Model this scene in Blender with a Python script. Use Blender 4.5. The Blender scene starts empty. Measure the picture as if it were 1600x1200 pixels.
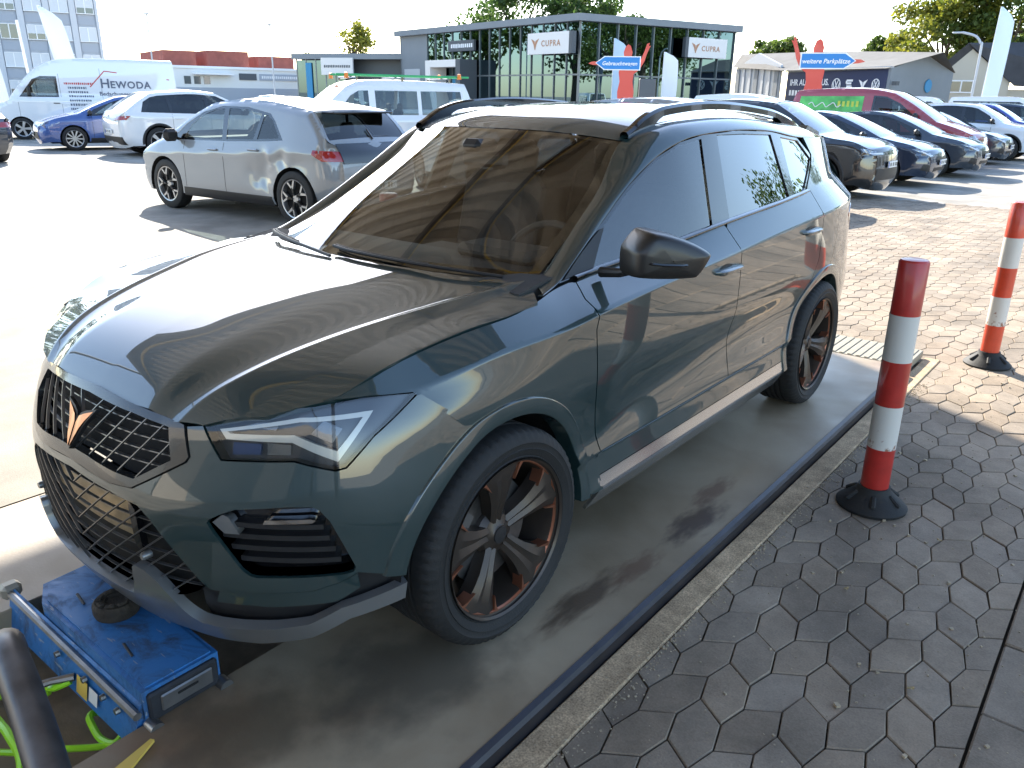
import bpy, bmesh, math, random
import numpy as np
from mathutils import Vector, Matrix
from mathutils.geometry import delaunay_2d_cdt

random.seed(7); RNG = np.random.default_rng(7)
scene = bpy.context.scene
col = scene.collection

# ---------------------------------------------------------------- camera, sky, sun, exposure
CAM = (2.1818, -1.6188, 1.5741); YAW, PITCH, ROLL, FPX = 0.6705, 0.3478, 0.0173, 1244.06
_f = Vector((-math.sin(YAW)*math.cos(PITCH), math.cos(YAW)*math.cos(PITCH), -math.sin(PITCH)))
_r = Vector((math.cos(YAW), math.sin(YAW), 0)); _u = _r.cross(_f)
_r2 = _r*math.cos(ROLL)+_u*math.sin(ROLL); _u2 = -_r*math.sin(ROLL)+_u*math.cos(ROLL)
cd = bpy.data.cameras.new('camera'); cam = bpy.data.objects.new('camera', cd); col.objects.link(cam)
cam.matrix_world = Matrix(((_r2.x, _u2.x, -_f.x, CAM[0]), (_r2.y, _u2.y, -_f.y, CAM[1]), (_r2.z, _u2.z, -_f.z, CAM[2]), (0, 0, 0, 1)))
cd.sensor_fit = 'HORIZONTAL'; cd.sensor_width = 36; cd.lens = 36*FPX/1600; cd.clip_start = .05; cd.clip_end = 3000
scene.camera = cam

SUN_EL = math.radians(31); SUN_AZ = math.radians(180-34.9)      # direction TOWARDS the sun in the XY plane (angle from +X)
sun_dir = Vector((math.cos(SUN_AZ)*math.cos(SUN_EL), math.sin(SUN_AZ)*math.cos(SUN_EL), math.sin(SUN_EL)))
world = bpy.data.worlds.new('World'); scene.world = world; world.use_nodes = True
wn = world.node_tree.nodes; wl = world.node_tree.links
sky = wn.new('ShaderNodeTexSky'); sky.sky_type = 'NISHITA'; sky.sun_disc = False
sky.sun_elevation = SUN_EL; sky.sun_rotation = math.radians(90) - SUN_AZ
sky.air_density = 1.0; sky.dust_density = .6; sky.ozone_density = 1.0; sky.altitude = 100
wn['Background'].inputs['Strength'].default_value = .15
wl.new(sky.outputs[0], wn['Background'].inputs['Color'])
sd = bpy.data.lights.new('sun', 'SUN'); sd.energy = 4.5; sd.angle = math.radians(.53); sd.color = (1, .93, .82)
so = bpy.data.objects.new('sun', sd); col.objects.link(so)
so.rotation_euler = sun_dir.to_track_quat('Z', 'Y').to_euler(); so.location = sun_dir*60
vs = scene.view_settings; vs.view_transform = 'Standard'; vs.look = 'None'; vs.gamma = 1; vs.exposure = 1.85; vs.use_curve_mapping = False
scene.cycles.max_bounces = 8; scene.cycles.transparent_max_bounces = 16; scene.cycles.caustics_reflective = False; scene.cycles.caustics_refractive = False
scene.cycles.sample_clamp_indirect = 8

# ---------------------------------------------------------------- helpers
def link(o, parent=None):
    col.objects.link(o)
    if parent is not None: o.parent = parent
    return o
def tag(o, label=None, cat=None, group=None, kind=None):
    if label: o['label'] = label
    if cat: o['category'] = cat
    if group: o['group'] = group
    if kind: o['kind'] = kind
    return o
def empty(name, loc=(0, 0, 0), rz=0, label=None, cat=None, group=None):
    o = bpy.data.objects.new(name, None); o.empty_display_size = .1; o.location = loc; o.rotation_euler = (0, 0, rz)
    link(o); return tag(o, label, cat, group)
def mesh(name, V, F, mat=None, N=None, smooth=False):
    me = bpy.data.meshes.new(name)
    me.from_pydata([tuple(map(float, v)) for v in V], [], [tuple(map(int, f)) for f in F])
    if mat is not None:
        for m_ in (mat if isinstance(mat, (list, tuple)) else [mat]): me.materials.append(m_)
    if smooth or N is not None:
        me.polygons.foreach_set('use_smooth', [True]*len(me.polygons))
    if N is not None:
        me.update(); me.normals_split_custom_set_from_vertices([tuple(map(float, n)) for n in N])
    me.update(); return me
def obj(name, VFN, mat, parent=None, smooth=None):
    if isinstance(VFN, MB): V, F, N = VFN.V, VFN.F, None; sm = VFN.smooth if smooth is None else smooth
    elif isinstance(VFN, bpy.types.Mesh):
        o = bpy.data.objects.new(name, VFN); return link(o, parent)
    else:
        V, F = VFN[0], VFN[1]; N = VFN[2] if len(VFN) > 2 else None; sm = bool(smooth)
    me = mesh(name, V, F, mat, N, sm)
    if isinstance(VFN, MB) and sm: auto_smooth(me, 35)
    o = bpy.data.objects.new(name, me); return link(o, parent)
def auto_smooth(me, deg):
    bm = bmesh.new(); bm.from_mesh(me); c = math.cos(math.radians(deg))
    bm.normal_update()
    for e in bm.edges:
        if len(e.link_faces) == 2 and e.link_faces[0].normal.dot(e.link_faces[1].normal) < c: e.smooth = False
    bm.to_mesh(me); bm.free()
def copy_tree(o, parent=None, label=None):
    c = o.copy(); col.objects.link(c); c.parent = parent
    if label: c['label'] = label
    for ch in list(o.children): copy_tree(ch, c)
    return c

class MB:
    """collects simple solids into one mesh"""
    def __init__(s, smooth=False): s.V = []; s.F = []; s.smooth = smooth
    def add(s, V, F):
        o = len(s.V); s.V += [tuple(v) for v in V]; s.F += [tuple(i+o for i in f) for f in F]; return s
    def box(s, c, d, b=0, rz=0, M=None):
        hx, hy, hz = d[0]/2, d[1]/2, d[2]/2
        if b <= 0:
            V = [(x, y, z) for x in (-hx, hx) for y in (-hy, hy) for z in (-hz, hz)]
            F = [(0, 1, 3, 2), (4, 6, 7, 5), (0, 4, 5, 1), (2, 3, 7, 6), (0, 2, 6, 4), (1, 5, 7, 3)]
        else:
            b = min(b, hx*.98, hy*.98, hz*.98); V = []; idx = {}
            for sx in (-1, 1):
                for sy in (-1, 1):
                    for sz in (-1, 1):
                        for a in range(3):
                            p = [sx*hx, sy*hy, sz*hz]; h = (hx, hy, hz); sg = (sx, sy, sz)
                            for k in range(3):
                                if k != a: p[k] = sg[k]*(h[k]-b)
                            idx[(sx, sy, sz, a)] = len(V); V.append(tuple(p))
            F = []
            R4 = ((-1, -1), (1, -1), (1, 1), (-1, 1))
            for a in range(3):
                u, v = [(1, 2), (2, 0), (0, 1)][a]
                for sg in (-1, 1):
                    f = []
                    for (p, q) in R4:
                        k = [0, 0, 0]; k[a] = sg; k[u] = p; k[v] = q; f.append(idx[(*k, a)])
                    F.append(tuple(f if sg > 0 else f[::-1]))
            for a in range(3):
                u, v = [(1, 2), (2, 0), (0, 1)][a]
                for su in (-1, 1):
                    for sv in (-1, 1):
                        k0 = [0, 0, 0]; k1 = [0, 0, 0]; k0[a] = -1; k1[a] = 1
                        for k in (k0, k1): k[u] = su; k[v] = sv
                        f = [idx[(*k0, u)], idx[(*k1, u)], idx[(*k1, v)], idx[(*k0, v)]]
                        F.append(tuple(f if su*sv > 0 else f[::-1]))
            for sx in (-1, 1):
                for sy in (-1, 1):
                    for sz in (-1, 1):
                        f = [idx[(sx, sy, sz, a)] for a in range(3)]; F.append(tuple(f if sx*sy*sz > 0 else f[::-1]))
        if M is None:
            cs, sn = math.cos(rz), math.sin(rz)
            V = [(c[0]+x*cs-y*sn, c[1]+x*sn+y*cs, c[2]+z) for x, y, z in V]
        else: V = [tuple(M @ Vector(v) + Vector(c)) for v in V]
        return s.add(V, F)
    def tube(s, path, r, n=8, cap=True, closed=False):
        P = [Vector(p) for p in path]; R = r if isinstance(r, (list, tuple)) else [r]*len(P); V = []; F = []
        up = None; m = len(P)
        for i, p in enumerate(P):
            if closed: t = P[(i+1) % m]-P[i-1]
            else: t = P[min(i+1, m-1)]-P[max(i-1, 0)]
            if t.length < 1e-9: t = Vector((0, 0, 1))
            t.normalize()
            if up is None: up = Vector((0, 0, 1)) if abs(t.z) < .9 else Vector((1, 0, 0))
            a = t.cross(up).normalized(); b = a.cross(t).normalized(); up = b
            for k in range(n):
                th = 2*math.pi*k/n; V.append(tuple(p+(a*math.cos(th)+b*math.sin(th))*R[i]))
        for i in range(m if closed else m-1):
            j = (i+1) % m
            for k in range(n):
                l = (k+1) % n; F.append((i*n+k, i*n+l, j*n+l, j*n+k))
        if cap and not closed:
            F.append(tuple(range(n))[::-1]); F.append(tuple(range((m-1)*n, m*n)))
        F = [f[::-1] for f in F]
        return s.add(V, F)
    def lathe(s, prof, n=32, axis='Z', o=(0, 0, 0), closed=False):
        V = []; F = []; m = len(prof)
        for k in range(n):
            th = 2*math.pi*k/n; c, d = math.cos(th), math.sin(th)
            for r, h in prof:
                if axis == 'Z': V.append((o[0]+r*c, o[1]+r*d, o[2]+h))
                elif axis == 'X': V.append((o[0]+h, o[1]+r*c, o[2]+r*d))
                else: V.append((o[0]+r*d, o[1]+h, o[2]+r*c))
        for k in range(n):
            l = (k+1) % n
            for i in range(m if closed else m-1):
                j = (i+1) % m; F.append((k*m+i, l*m+i, l*m+j, k*m+j))
        return s.add(V, F)
    def prism(s, poly, h0, h1, plane='XY', o=(0, 0, 0), M=None):
        """poly 2d counter-clockwise, extruded along the third axis"""
        n = len(poly); V = []
        for h in (h0, h1):
            for a, b in poly:
                V.append({'XY': (a, b, h), 'XZ': (a, h, b), 'YZ': (h, a, b)}[plane])
        F = [tuple(range(n))[::-1], tuple(range(n, 2*n))]+[(i, (i+1) % n, n+(i+1) % n, n+i) for i in range(n)]
        if plane == 'XZ': F = [f[::-1] for f in F]
        V = [(v[0]+o[0], v[1]+o[1], v[2]+o[2]) for v in V]
        if M is not None: V = [tuple(M @ Vector(v)) for v in V]
        return s.add(V, F)
    def xf(s, M):
        s.V = [tuple(M @ Vector(v)) for v in s.V]; return s

def mirror(G):
    V = np.array(G[0], float).copy(); V[:, 0] *= -1; F = [tuple(f)[::-1] for f in G[1]]
    if len(G) > 2 and G[2] is not None:
        N = np.array(G[2], float).copy(); N[:, 0] *= -1; return V, F, N
    return V, F
def merge(*Gs):
    V = []; F = []; N = []; o = 0
    for G in Gs:
        V.append(np.array(G[0], float)); F += [tuple(i+o for i in f) for f in G[1]]; N.append(np.array(G[2], float)); o += len(G[0])
    return np.concatenate(V), F, np.concatenate(N)

# ---- splines
def pslopes(X, Y):
    h = np.diff(X, axis=-1); d = np.diff(Y, axis=-1)/h; m = np.zeros_like(Y)
    a, b = d[..., :-1], d[..., 1:]; ha, hb = h[..., :-1], h[..., 1:]; w1 = 2*hb+ha; w2 = hb+2*ha
    with np.errstate(divide='ignore', invalid='ignore'): mm = (w1+w2)/(w1/a+w2/b)
    m[..., 1:-1] = np.where(a*b > 0, mm, 0.0); m[..., 0] = d[..., 0]; m[..., -1] = d[..., -1]
    return m, d, h
def pch(knots):
    k = np.array(sorted(knots), float); X, Y = k[:, 0], k[:, 1]; m, d, h = pslopes(X, Y)
    def f(q):
        q = np.asarray(q, float); i = np.clip(np.searchsorted(X, q)-1, 0, len(X)-2)
        qc = np.clip(q, X[0], X[-1]); t = (qc-X[i])/h[i]; ext = q-qc
        v = Y[i]*(1+2*t)*(1-t)**2+m[i]*h[i]*t*(1-t)**2+Y[i+1]*t*t*(3-2*t)+m[i+1]*h[i]*t*t*(t-1)
        return v+ext*np.where(ext < 0, m[0], m[-1])
    return f
def smooth_pch(knots, sig=.05, lo=None, hi=None):
    f = pch(knots); g = np.arange(lo, hi, .01); v = f(g); n = int(4*sig/.01)
    ker = np.exp(-.5*(np.arange(-n, n+1)*.01/sig)**2); ker /= ker.sum()
    vp = np.concatenate([2*v[0]-v[1:n+1][::-1], v, 2*v[-1]-v[-n-1:-1][::-1]]); v = np.convolve(vp, ker, 'valid')
    return lambda q: np.interp(q, g, v)
def rowint(Z, X, crease, q):
    m, d, h = pslopes(Z, X); ml = m.copy(); mr = m.copy()
    for c in crease: ml[:, c] = d[:, c-1]; mr[:, c] = d[:, c]
    i = (q[:, None] > Z[:, 1:-1]).sum(1); r = np.arange(len(q))
    hh = h[r, i]; t = (q-Z[r, i])/hh; tc = np.clip(t, 0, 1); ext = (t-tc)*hh
    a, b = X[r, i], X[r, i+1]; ma, mb = mr[r, i], ml[r, i+1]; t = tc
    v = a*(1+2*t)*(1-t)**2+ma*hh*t*(1-t)**2+b*t*t*(3-2*t)+mb*hh*t*t*(t-1)
    return v+ext*np.where(ext < 0, ma, mb)
def crspline(P, n=8, closed=False):
    P = np.array(P, float); m = len(P); out = []
    for i in range(m if closed else m-1):
        if closed: a, b, c, d = P[i-1], P[i], P[(i+1) % m], P[(i+2) % m]
        else: a, b, c, d = P[max(i-1, 0)], P[i], P[i+1], P[min(i+2, m-1)]
        for t in np.arange(n)/n:
            out.append(.5*((2*b)+(c-a)*t+(2*a-5*b+4*c-d)*t*t+(3*b-a-3*c+d)*t**3))
    if not closed: out.append(P[-1])
    return np.array(out)
def resample(P, n):
    P = np.array(P, float); l = np.concatenate([[0], np.cumsum(np.linalg.norm(np.diff(P, axis=0), axis=1))])
    q = np.linspace(0, l[-1], n); return np.stack([np.interp(q, l, P[:, k]) for k in range(P.shape[1])], 1)
def dense(P, step, closed=True):
    P = [np.array(p, float) for p in P]; out = []
    for i in range(len(P) if closed else len(P)-1):
        a, b = P[i], P[(i+1) % len(P)]; k = max(1, int(round(np.linalg.norm(b-a)/step)))
        for j in range(k): out.append(a+(b-a)*j/k)
    if not closed: out.append(P[-1])
    return np.array(out)
def inpoly(Q, P):
    Q = np.asarray(Q); x, y = Q[:, 0], Q[:, 1]; r = np.zeros(len(Q), bool); n = len(P)
    for i in range(n):
        x0, y0 = P[i]; x1, y1 = P[i-1]
        if y0 == y1: continue
        c = ((y0 > y) != (y1 > y)) & (x < (x1-x0)*(y-y0)/(y1-y0)+x0); r ^= c
    return r
def segdist(Q, P, closed=True):
    Q = np.asarray(Q, float); P = np.asarray(P, float)
    A = P; B = np.roll(P, -1, 0)
    if not closed: A, B = A[:-1], B[:-1]
    d = B-A; L = (d**2).sum(1)+1e-12
    t = np.clip(((Q[:, None]-A)*d).sum(2)/L, 0, 1); X = A+t[..., None]*d
    return np.sqrt(((Q[:, None]-X)**2).sum(2)), t
def triangulate(outline, step, holes=(), feats=()):
    loops = [dense(outline, step)]+[dense(h, step) for h in holes]
    pts = []; edges = []
    for l in loops:
        o = len(pts); n = len(l); pts += list(map(tuple, l)); edges += [(o+i, o+(i+1) % n) for i in range(n)]
    allb = np.array(pts)
    extra = []
    for ft in feats:
        q = dense(ft, step, False); q = q[inpoly(q, loops[0])]
        if len(q):
            for h in loops[1:]: q = q[~inpoly(q, h)]
        if len(q):
            dmin = np.min(np.linalg.norm(q[:, None]-allb[None], axis=2), 1); q = q[dmin > step*.35]; extra.append(q)
    ex = np.concatenate(extra) if extra else np.zeros((0, 2))
    lo, hi = allb.min(0), allb.max(0)
    gx, gy = np.meshgrid(np.arange(lo[0]+step*.5, hi[0], step), np.arange(lo[1]+step*.5, hi[1], step), indexing='ij')
    gx = gx+(np.arange(gx.shape[1]) % 2)*step*.5*0
    G = np.stack([gx.ravel(), gy.ravel()], 1)
    if len(G):
        k = inpoly(G, loops[0])
        for h in loops[1:]: k &= ~inpoly(G, h)
        G = G[k]
        if len(G):
            dm = np.concatenate([np.min(np.linalg.norm(G[i:i+400, None]-allb[None], axis=2), 1) for i in range(0, len(G), 400)]); G = G[dm > step*.45]
        if len(ex) and len(G):
            dm = np.min(np.linalg.norm(G[:, None]-ex[None], axis=2), 1); G = G[dm > step*.5]
    P = np.concatenate([allb, ex, G]) if len(G) else np.concatenate([allb, ex])
    vo, eo, fo, _, _, _ = delaunay_2d_cdt([Vector(q) for q in P], edges, [], 0, 1e-6)
    vo = np.array([tuple(v) for v in vo]); fo = np.array(fo)
    c = vo[fo].mean(1); k = inpoly(c, loops[0])
    for h in loops[1:]: k &= ~inpoly(c, h)
    fo = fo[k]
    a, b, c_ = vo[fo[:, 0]], vo[fo[:, 1]], vo[fo[:, 2]]
    ar = (b[:, 0]-a[:, 0])*(c_[:, 1]-a[:, 1])-(b[:, 1]-a[:, 1])*(c_[:, 0]-a[:, 0])
    fo = fo[np.abs(ar) > 1e-9]; ar = ar[np.abs(ar) > 1e-9]
    fo[ar < 0] = fo[ar < 0][:, ::-1]
    return vo, fo, loops
def fnormals(fmap, uv, eps=.004):
    u, v = uv[:, 0], uv[:, 1]
    a = fmap(u+eps, v)-fmap(u-eps, v); b = fmap(u, v+eps)-fmap(u, v-eps)
    n = np.cross(a, b); l = np.linalg.norm(n, axis=1, keepdims=True); return n/np.maximum(l, 1e-12)
def cut(outline, fmap, step=.02, holes=(), feats=(), flange=.012, flip=False, off=0.0, eps=.004):
    """panel: a 2d outline cut out of the surface fmap(u,v), with smooth normals and a turned-in edge"""
    vo, fo, loops = triangulate(outline, step, holes, feats)
    P = fmap(vo[:, 0], vo[:, 1]); N = fnormals(fmap, vo, eps)
    if flip: N = -N; fo = fo[:, ::-1]
    P = P+N*off
    V = [P]; F = [tuple(f) for f in fo]; NN = [N]; o = len(P)
    if flange:
        for li, l in enumerate(loops):
            A = fmap(l[:, 0], l[:, 1]); n = fnormals(fmap, l, eps)*(-1 if flip else 1); A = A+n*off
            B = A-n*flange; T = np.roll(A, -1, 0)-np.roll(A, 1, 0); ar = np.sum(l[:, 0]*np.roll(l[:, 1], -1)-np.roll(l[:, 0], -1)*l[:, 1])
            sg = (1 if ar > 0 else -1)*(1 if li == 0 else -1)*(-1 if flip else 1)
            w = np.cross(T, n)*sg; w /= np.maximum(np.linalg.norm(w, axis=1, keepdims=True), 1e-9)
            k = len(l); V += [A, B]; NN += [w, w]
            for i in range(k):
                j = (i+1) % k; f = (o+i, o+k+i, o+k+j, o+j)
                F.append(f if sg > 0 else f[::-1])
            o += 2*k
    return np.concatenate(V), F, np.concatenate(NN)
def loft(curves, nu=40, nv=4, smooth_v=True, flip=False, closed_v=False):
    """surface through 3d polylines; nu samples along, nv steps between neighbouring curves"""
    Cs = [resample(c, nu) for c in curves]; A = np.stack(Cs)       # k,nu,3
    if len(Cs) > 2 and smooth_v: rows_ = crspline(A.reshape(len(Cs), -1), nv, closed_v).reshape(-1, nu, 3)
    elif len(Cs) == 2: t = np.linspace(0, 1, nv+1)[:, None, None]; rows_ = A[0]*(1-t)+A[1]*t
    else: rows_ = A
    m = len(rows_); V = rows_.reshape(-1, 3)
    du = np.gradient(rows_, axis=1); dv = np.gradient(rows_, axis=0) if m > 1 else None
    N = np.cross(du, dv).reshape(-1, 3); N /= np.maximum(np.linalg.norm(N, axis=1, keepdims=True), 1e-12)
    F = []
    for i in range(m if closed_v else m-1):
        for j in range(nu-1):
            k = (i+1) % m; F.append((i*nu+j, i*nu+j+1, k*nu+j+1, k*nu+j))
    if flip: F = [f[::-1] for f in F]; N = -N
    return V, F, N
def text_mesh(txt, size, mat, name='lettering', depth=.0, bold=0.0, align='LEFT', shear=0, space=1.0):
    c = bpy.data.curves.new(name, 'FONT'); c.body = txt; c.size = size; c.extrude = depth; c.offset = bold; c.align_x = align; c.shear = shear; c.space_character = space; c.resolution_u = 3
    o = bpy.data.objects.new(name, c); col.objects.link(o)
    dg = bpy.context.evaluated_depsgraph_get(); me = bpy.data.meshes.new_from_object(o.evaluated_get(dg))
    bpy.data.objects.remove(o); bpy.data.curves.remove(c); me.materials.clear(); me.materials.append(mat); return me
def loftk(A, n=6, m=4, flip=False):
    """surface through a matched grid of knots A[row][k] = (x,y,z)"""
    A = np.array(A, float); r, k, _ = A.shape
    B = np.stack([crspline(a, n) for a in A]); nu = B.shape[1]
    R = crspline(B.reshape(r, -1), m).reshape(-1, nu, 3); return grid(R, flip)
def grid(R, flip=False):
    m, nu, _ = R.shape; du = np.gradient(R, axis=1); dv = np.gradient(R, axis=0)
    N = np.cross(du, dv).reshape(-1, 3); N /= np.maximum(np.linalg.norm(N, axis=1, keepdims=True), 1e-12)
    F = [(i*nu+j, i*nu+j+1, (i+1)*nu+j+1, (i+1)*nu+j) for i in range(m-1) for j in range(nu-1)]
    if flip: F = [f[::-1] for f in F]; N = -N
    return R.reshape(-1, 3), F, N
# ---------------------------------------------------------------- materials
def newmat(name):
    m = bpy.data.materials.new(name); m.use_nodes = True; return m, m.node_tree.nodes, m.node_tree.links, m.node_tree.nodes['Principled BSDF']
def setp(b, **k):
    for n, v in k.items(): b.inputs[n.replace('_', ' ')].default_value = v
def rgb(c): return (c[0], c[1], c[2], 1)
def noise(nt, scale, detail=4, rough=.55, coord='Object', dist=0):
    tc = nt.new('ShaderNodeTexCoord'); n = nt.new('ShaderNodeTexNoise'); n.inputs['Scale'].default_value = scale; n.inputs['Detail'].default_value = detail
    n.inputs['Roughness'].default_value = rough; n.inputs['Distortion'].default_value = dist; return tc, n
def plain(name, c, rough=.5, metal=0, coat=0, var=.0, scale=6, bump=0, bscale=60, spec=.5, coord='Object', rvar=0, **k):
    m, n, l, b = newmat(name); setp(b, Base_Color=rgb(c), Roughness=rough, Metallic=metal, Coat_Weight=coat); b.inputs['Specular IOR Level'].default_value = spec
    b.inputs['Coat Roughness'].default_value = .02
    for kk, v in k.items(): b.inputs[kk.replace('_', ' ')].default_value = v
    if var > 0 or rvar > 0:
        tc, nz = noise(n, scale); l.new(tc.outputs[coord], nz.inputs['Vector'])
        if var > 0:
            r = n.new('ShaderNodeMapRange'); r.inputs['From Min'].default_value = .25; r.inputs['From Max'].default_value = .75; r.inputs['To Min'].default_value = 1-var; r.inputs['To Max'].default_value = 1+var
            l.new(nz.outputs[0], r.inputs[0]); mx = n.new('ShaderNodeVectorMath'); mx.operation = 'SCALE'; mx.inputs[0].default_value = c; l.new(r.outputs[0], mx.inputs['Scale']); l.new(mx.outputs[0], b.inputs['Base Color'])
        if rvar > 0:
            r = n.new('ShaderNodeMapRange'); r.inputs['From Min'].default_value = .3; r.inputs['From Max'].default_value = .7; r.inputs['To Min'].default_value = max(0, rough-rvar); r.inputs['To Max'].default_value = rough+rvar
            l.new(nz.outputs[0], r.inputs[0]); l.new(r.outputs[0], b.inputs['Roughness'])
    if bump > 0:
        tc, nz = noise(n, bscale, 3); l.new(tc.outputs[coord], nz.inputs['Vector']); bp = n.new('ShaderNodeBump'); bp.inputs['Strength'].default_value = bump; bp.inputs['Distance'].default_value = .01
        l.new(nz.outputs[0], bp.inputs['Height']); l.new(bp.outputs[0], b.inputs['Normal'])
    return m
def paint(name, c, metal=.35, rough=.38, flake=.0):
    m = plain(name, c, rough, metal, 1.0)
    b = m.node_tree.nodes['Principled BSDF']; b.inputs['Coat IOR'].default_value = 1.75; b.inputs['Coat Roughness'].default_value = .012
    # a breath of dust: roughens the lacquer a little in patches
    n, l = m.node_tree.nodes, m.node_tree.links
    tc, nz = noise(n, 3.0, 5); l.new(tc.outputs['Object'], nz.inputs['Vector']); r = n.new('ShaderNodeMapRange'); r.inputs['From Min'].default_value = .45; r.inputs['From Max'].default_value = .8
    r.inputs['To Min'].default_value = .002; r.inputs['To Max'].default_value = .014; l.new(nz.outputs[0], r.inputs[0]); l.new(r.outputs[0], b.inputs['Coat Roughness'])
    return m
def glass(name, tint, ior=1.5, rough=0.0, k=1.6):
    m, n, l, b = newmat(name); n.remove(b); out = n['Material Output']
    t = n.new('ShaderNodeBsdfTransparent'); t.inputs[0].default_value = rgb(tint); g = n.new('ShaderNodeBsdfGlossy'); g.inputs['Roughness'].default_value = rough; g.inputs['Color'].default_value = (1, 1, 1, 1)
    lw = n.new('ShaderNodeLayerWeight'); lw.inputs['Blend'].default_value = .5; pw = n.new('ShaderNodeMath'); pw.operation = 'POWER'; pw.inputs[1].default_value = 5; l.new(lw.outputs['Facing'], pw.inputs[0])
    r0 = ((ior-1)/(ior+1))**2; fr = n.new('ShaderNodeMath'); fr.operation = 'MULTIPLY_ADD'; fr.inputs[1].default_value = 1-r0; fr.inputs[2].default_value = r0; l.new(pw.outputs[0], fr.inputs[0]); mu = n.new('ShaderNodeMath'); mu.operation = 'MULTIPLY'; mu.inputs[1].default_value = k; mu.use_clamp = True
    mx = n.new('ShaderNodeMixShader'); l.new(fr.outputs[0], mu.inputs[0]); l.new(mu.outputs[0], mx.inputs[0]); l.new(t.outputs[0], mx.inputs[1]); l.new(g.outputs[0], mx.inputs[2]); l.new(mx.outputs[0], out.inputs[0])
    return m
M = {}
M['hero'] = paint('dark_green_paint', (.007, .028, .030), .0, .5)
M['gloss_black'] = plain('gloss_black', (.006, .006, .007), .12, 0, 1.0)
M['black'] = plain('black_plastic', (.014, .014, .015), .5, var=.15, scale=20)
M['rubber'] = plain('rubber', (.014, .014, .014), .72, var=.25, scale=12, bump=.15, bscale=200)
M['liner'] = plain('wheel_liner', (.006, .006, .006), .85)
M['gun'] = plain('bronze_gunmetal', (.062, .049, .040), .42, .6, .15, var=.15, scale=8)
M['lipgrey'] = plain('silver_grey_trim', (.20, .205, .205), .36, .5, .4)
M['copper'] = plain('copper', (.42, .17, .10), .34, .8)
M['badge'] = plain('badge_copper', (.45, .24, .15), .22, 1.0)
M['chrome'] = plain('chrome', (.62, .62, .62), .12, 1.0)
M['sillsilver'] = plain('sill_silver', (.55, .56, .57), .22, .9)
M['steel'] = plain('steel', (.28, .28, .28), .38, .9, var=.2, scale=15)
M['disc'] = plain('brake_disc', (.22, .21, .20), .35, .9, var=.2, scale=30)
M['grillebar'] = plain('grille_bar', (.16, .16, .16), .3, .7)
M['glass_w'] = glass('windshield_glass', (.86, .89, .86), 1.5, 0, 2.7)
M['glass_s'] = glass('side_glass', (.40, .46, .47), 1.6, 0, 2.3)
M['glass_p'] = glass('privacy_glass', (.07, .08, .08), 1.6, 0, 2.6)
M['lens'] = glass('lamp_lens', (.86, .88, .88), 1.48)
M['redlens'] = plain('red_lens', (.30, .012, .015), .12, 0, 1)
M['drl'] = plain('light_guide', (.62, .60, .55), .25, .2, .5)
M['lampdark'] = plain('lamp_housing', (.035, .037, .045), .28, .3, .3)
M['lamprefl'] = plain('lamp_reflector', (.16, .165, .175), .2, .8)
M['interior'] = plain('interior_black', (.040, .038, .036), .75, var=.2, scale=30)
M['seat'] = plain('seat_cloth', (.055, .053, .052), .85, var=.2, scale=30)
M['plate'] = plain('number_plate_white', (.75, .75, .73), .45)
M['plateblue'] = plain('number_plate_blue', (.02, .07, .35), .45)
M['ink'] = plain('black_ink', (.01, .01, .012), .5)
M['orange'] = plain('orange_lens', (.8, .22, .02), .3)
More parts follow.
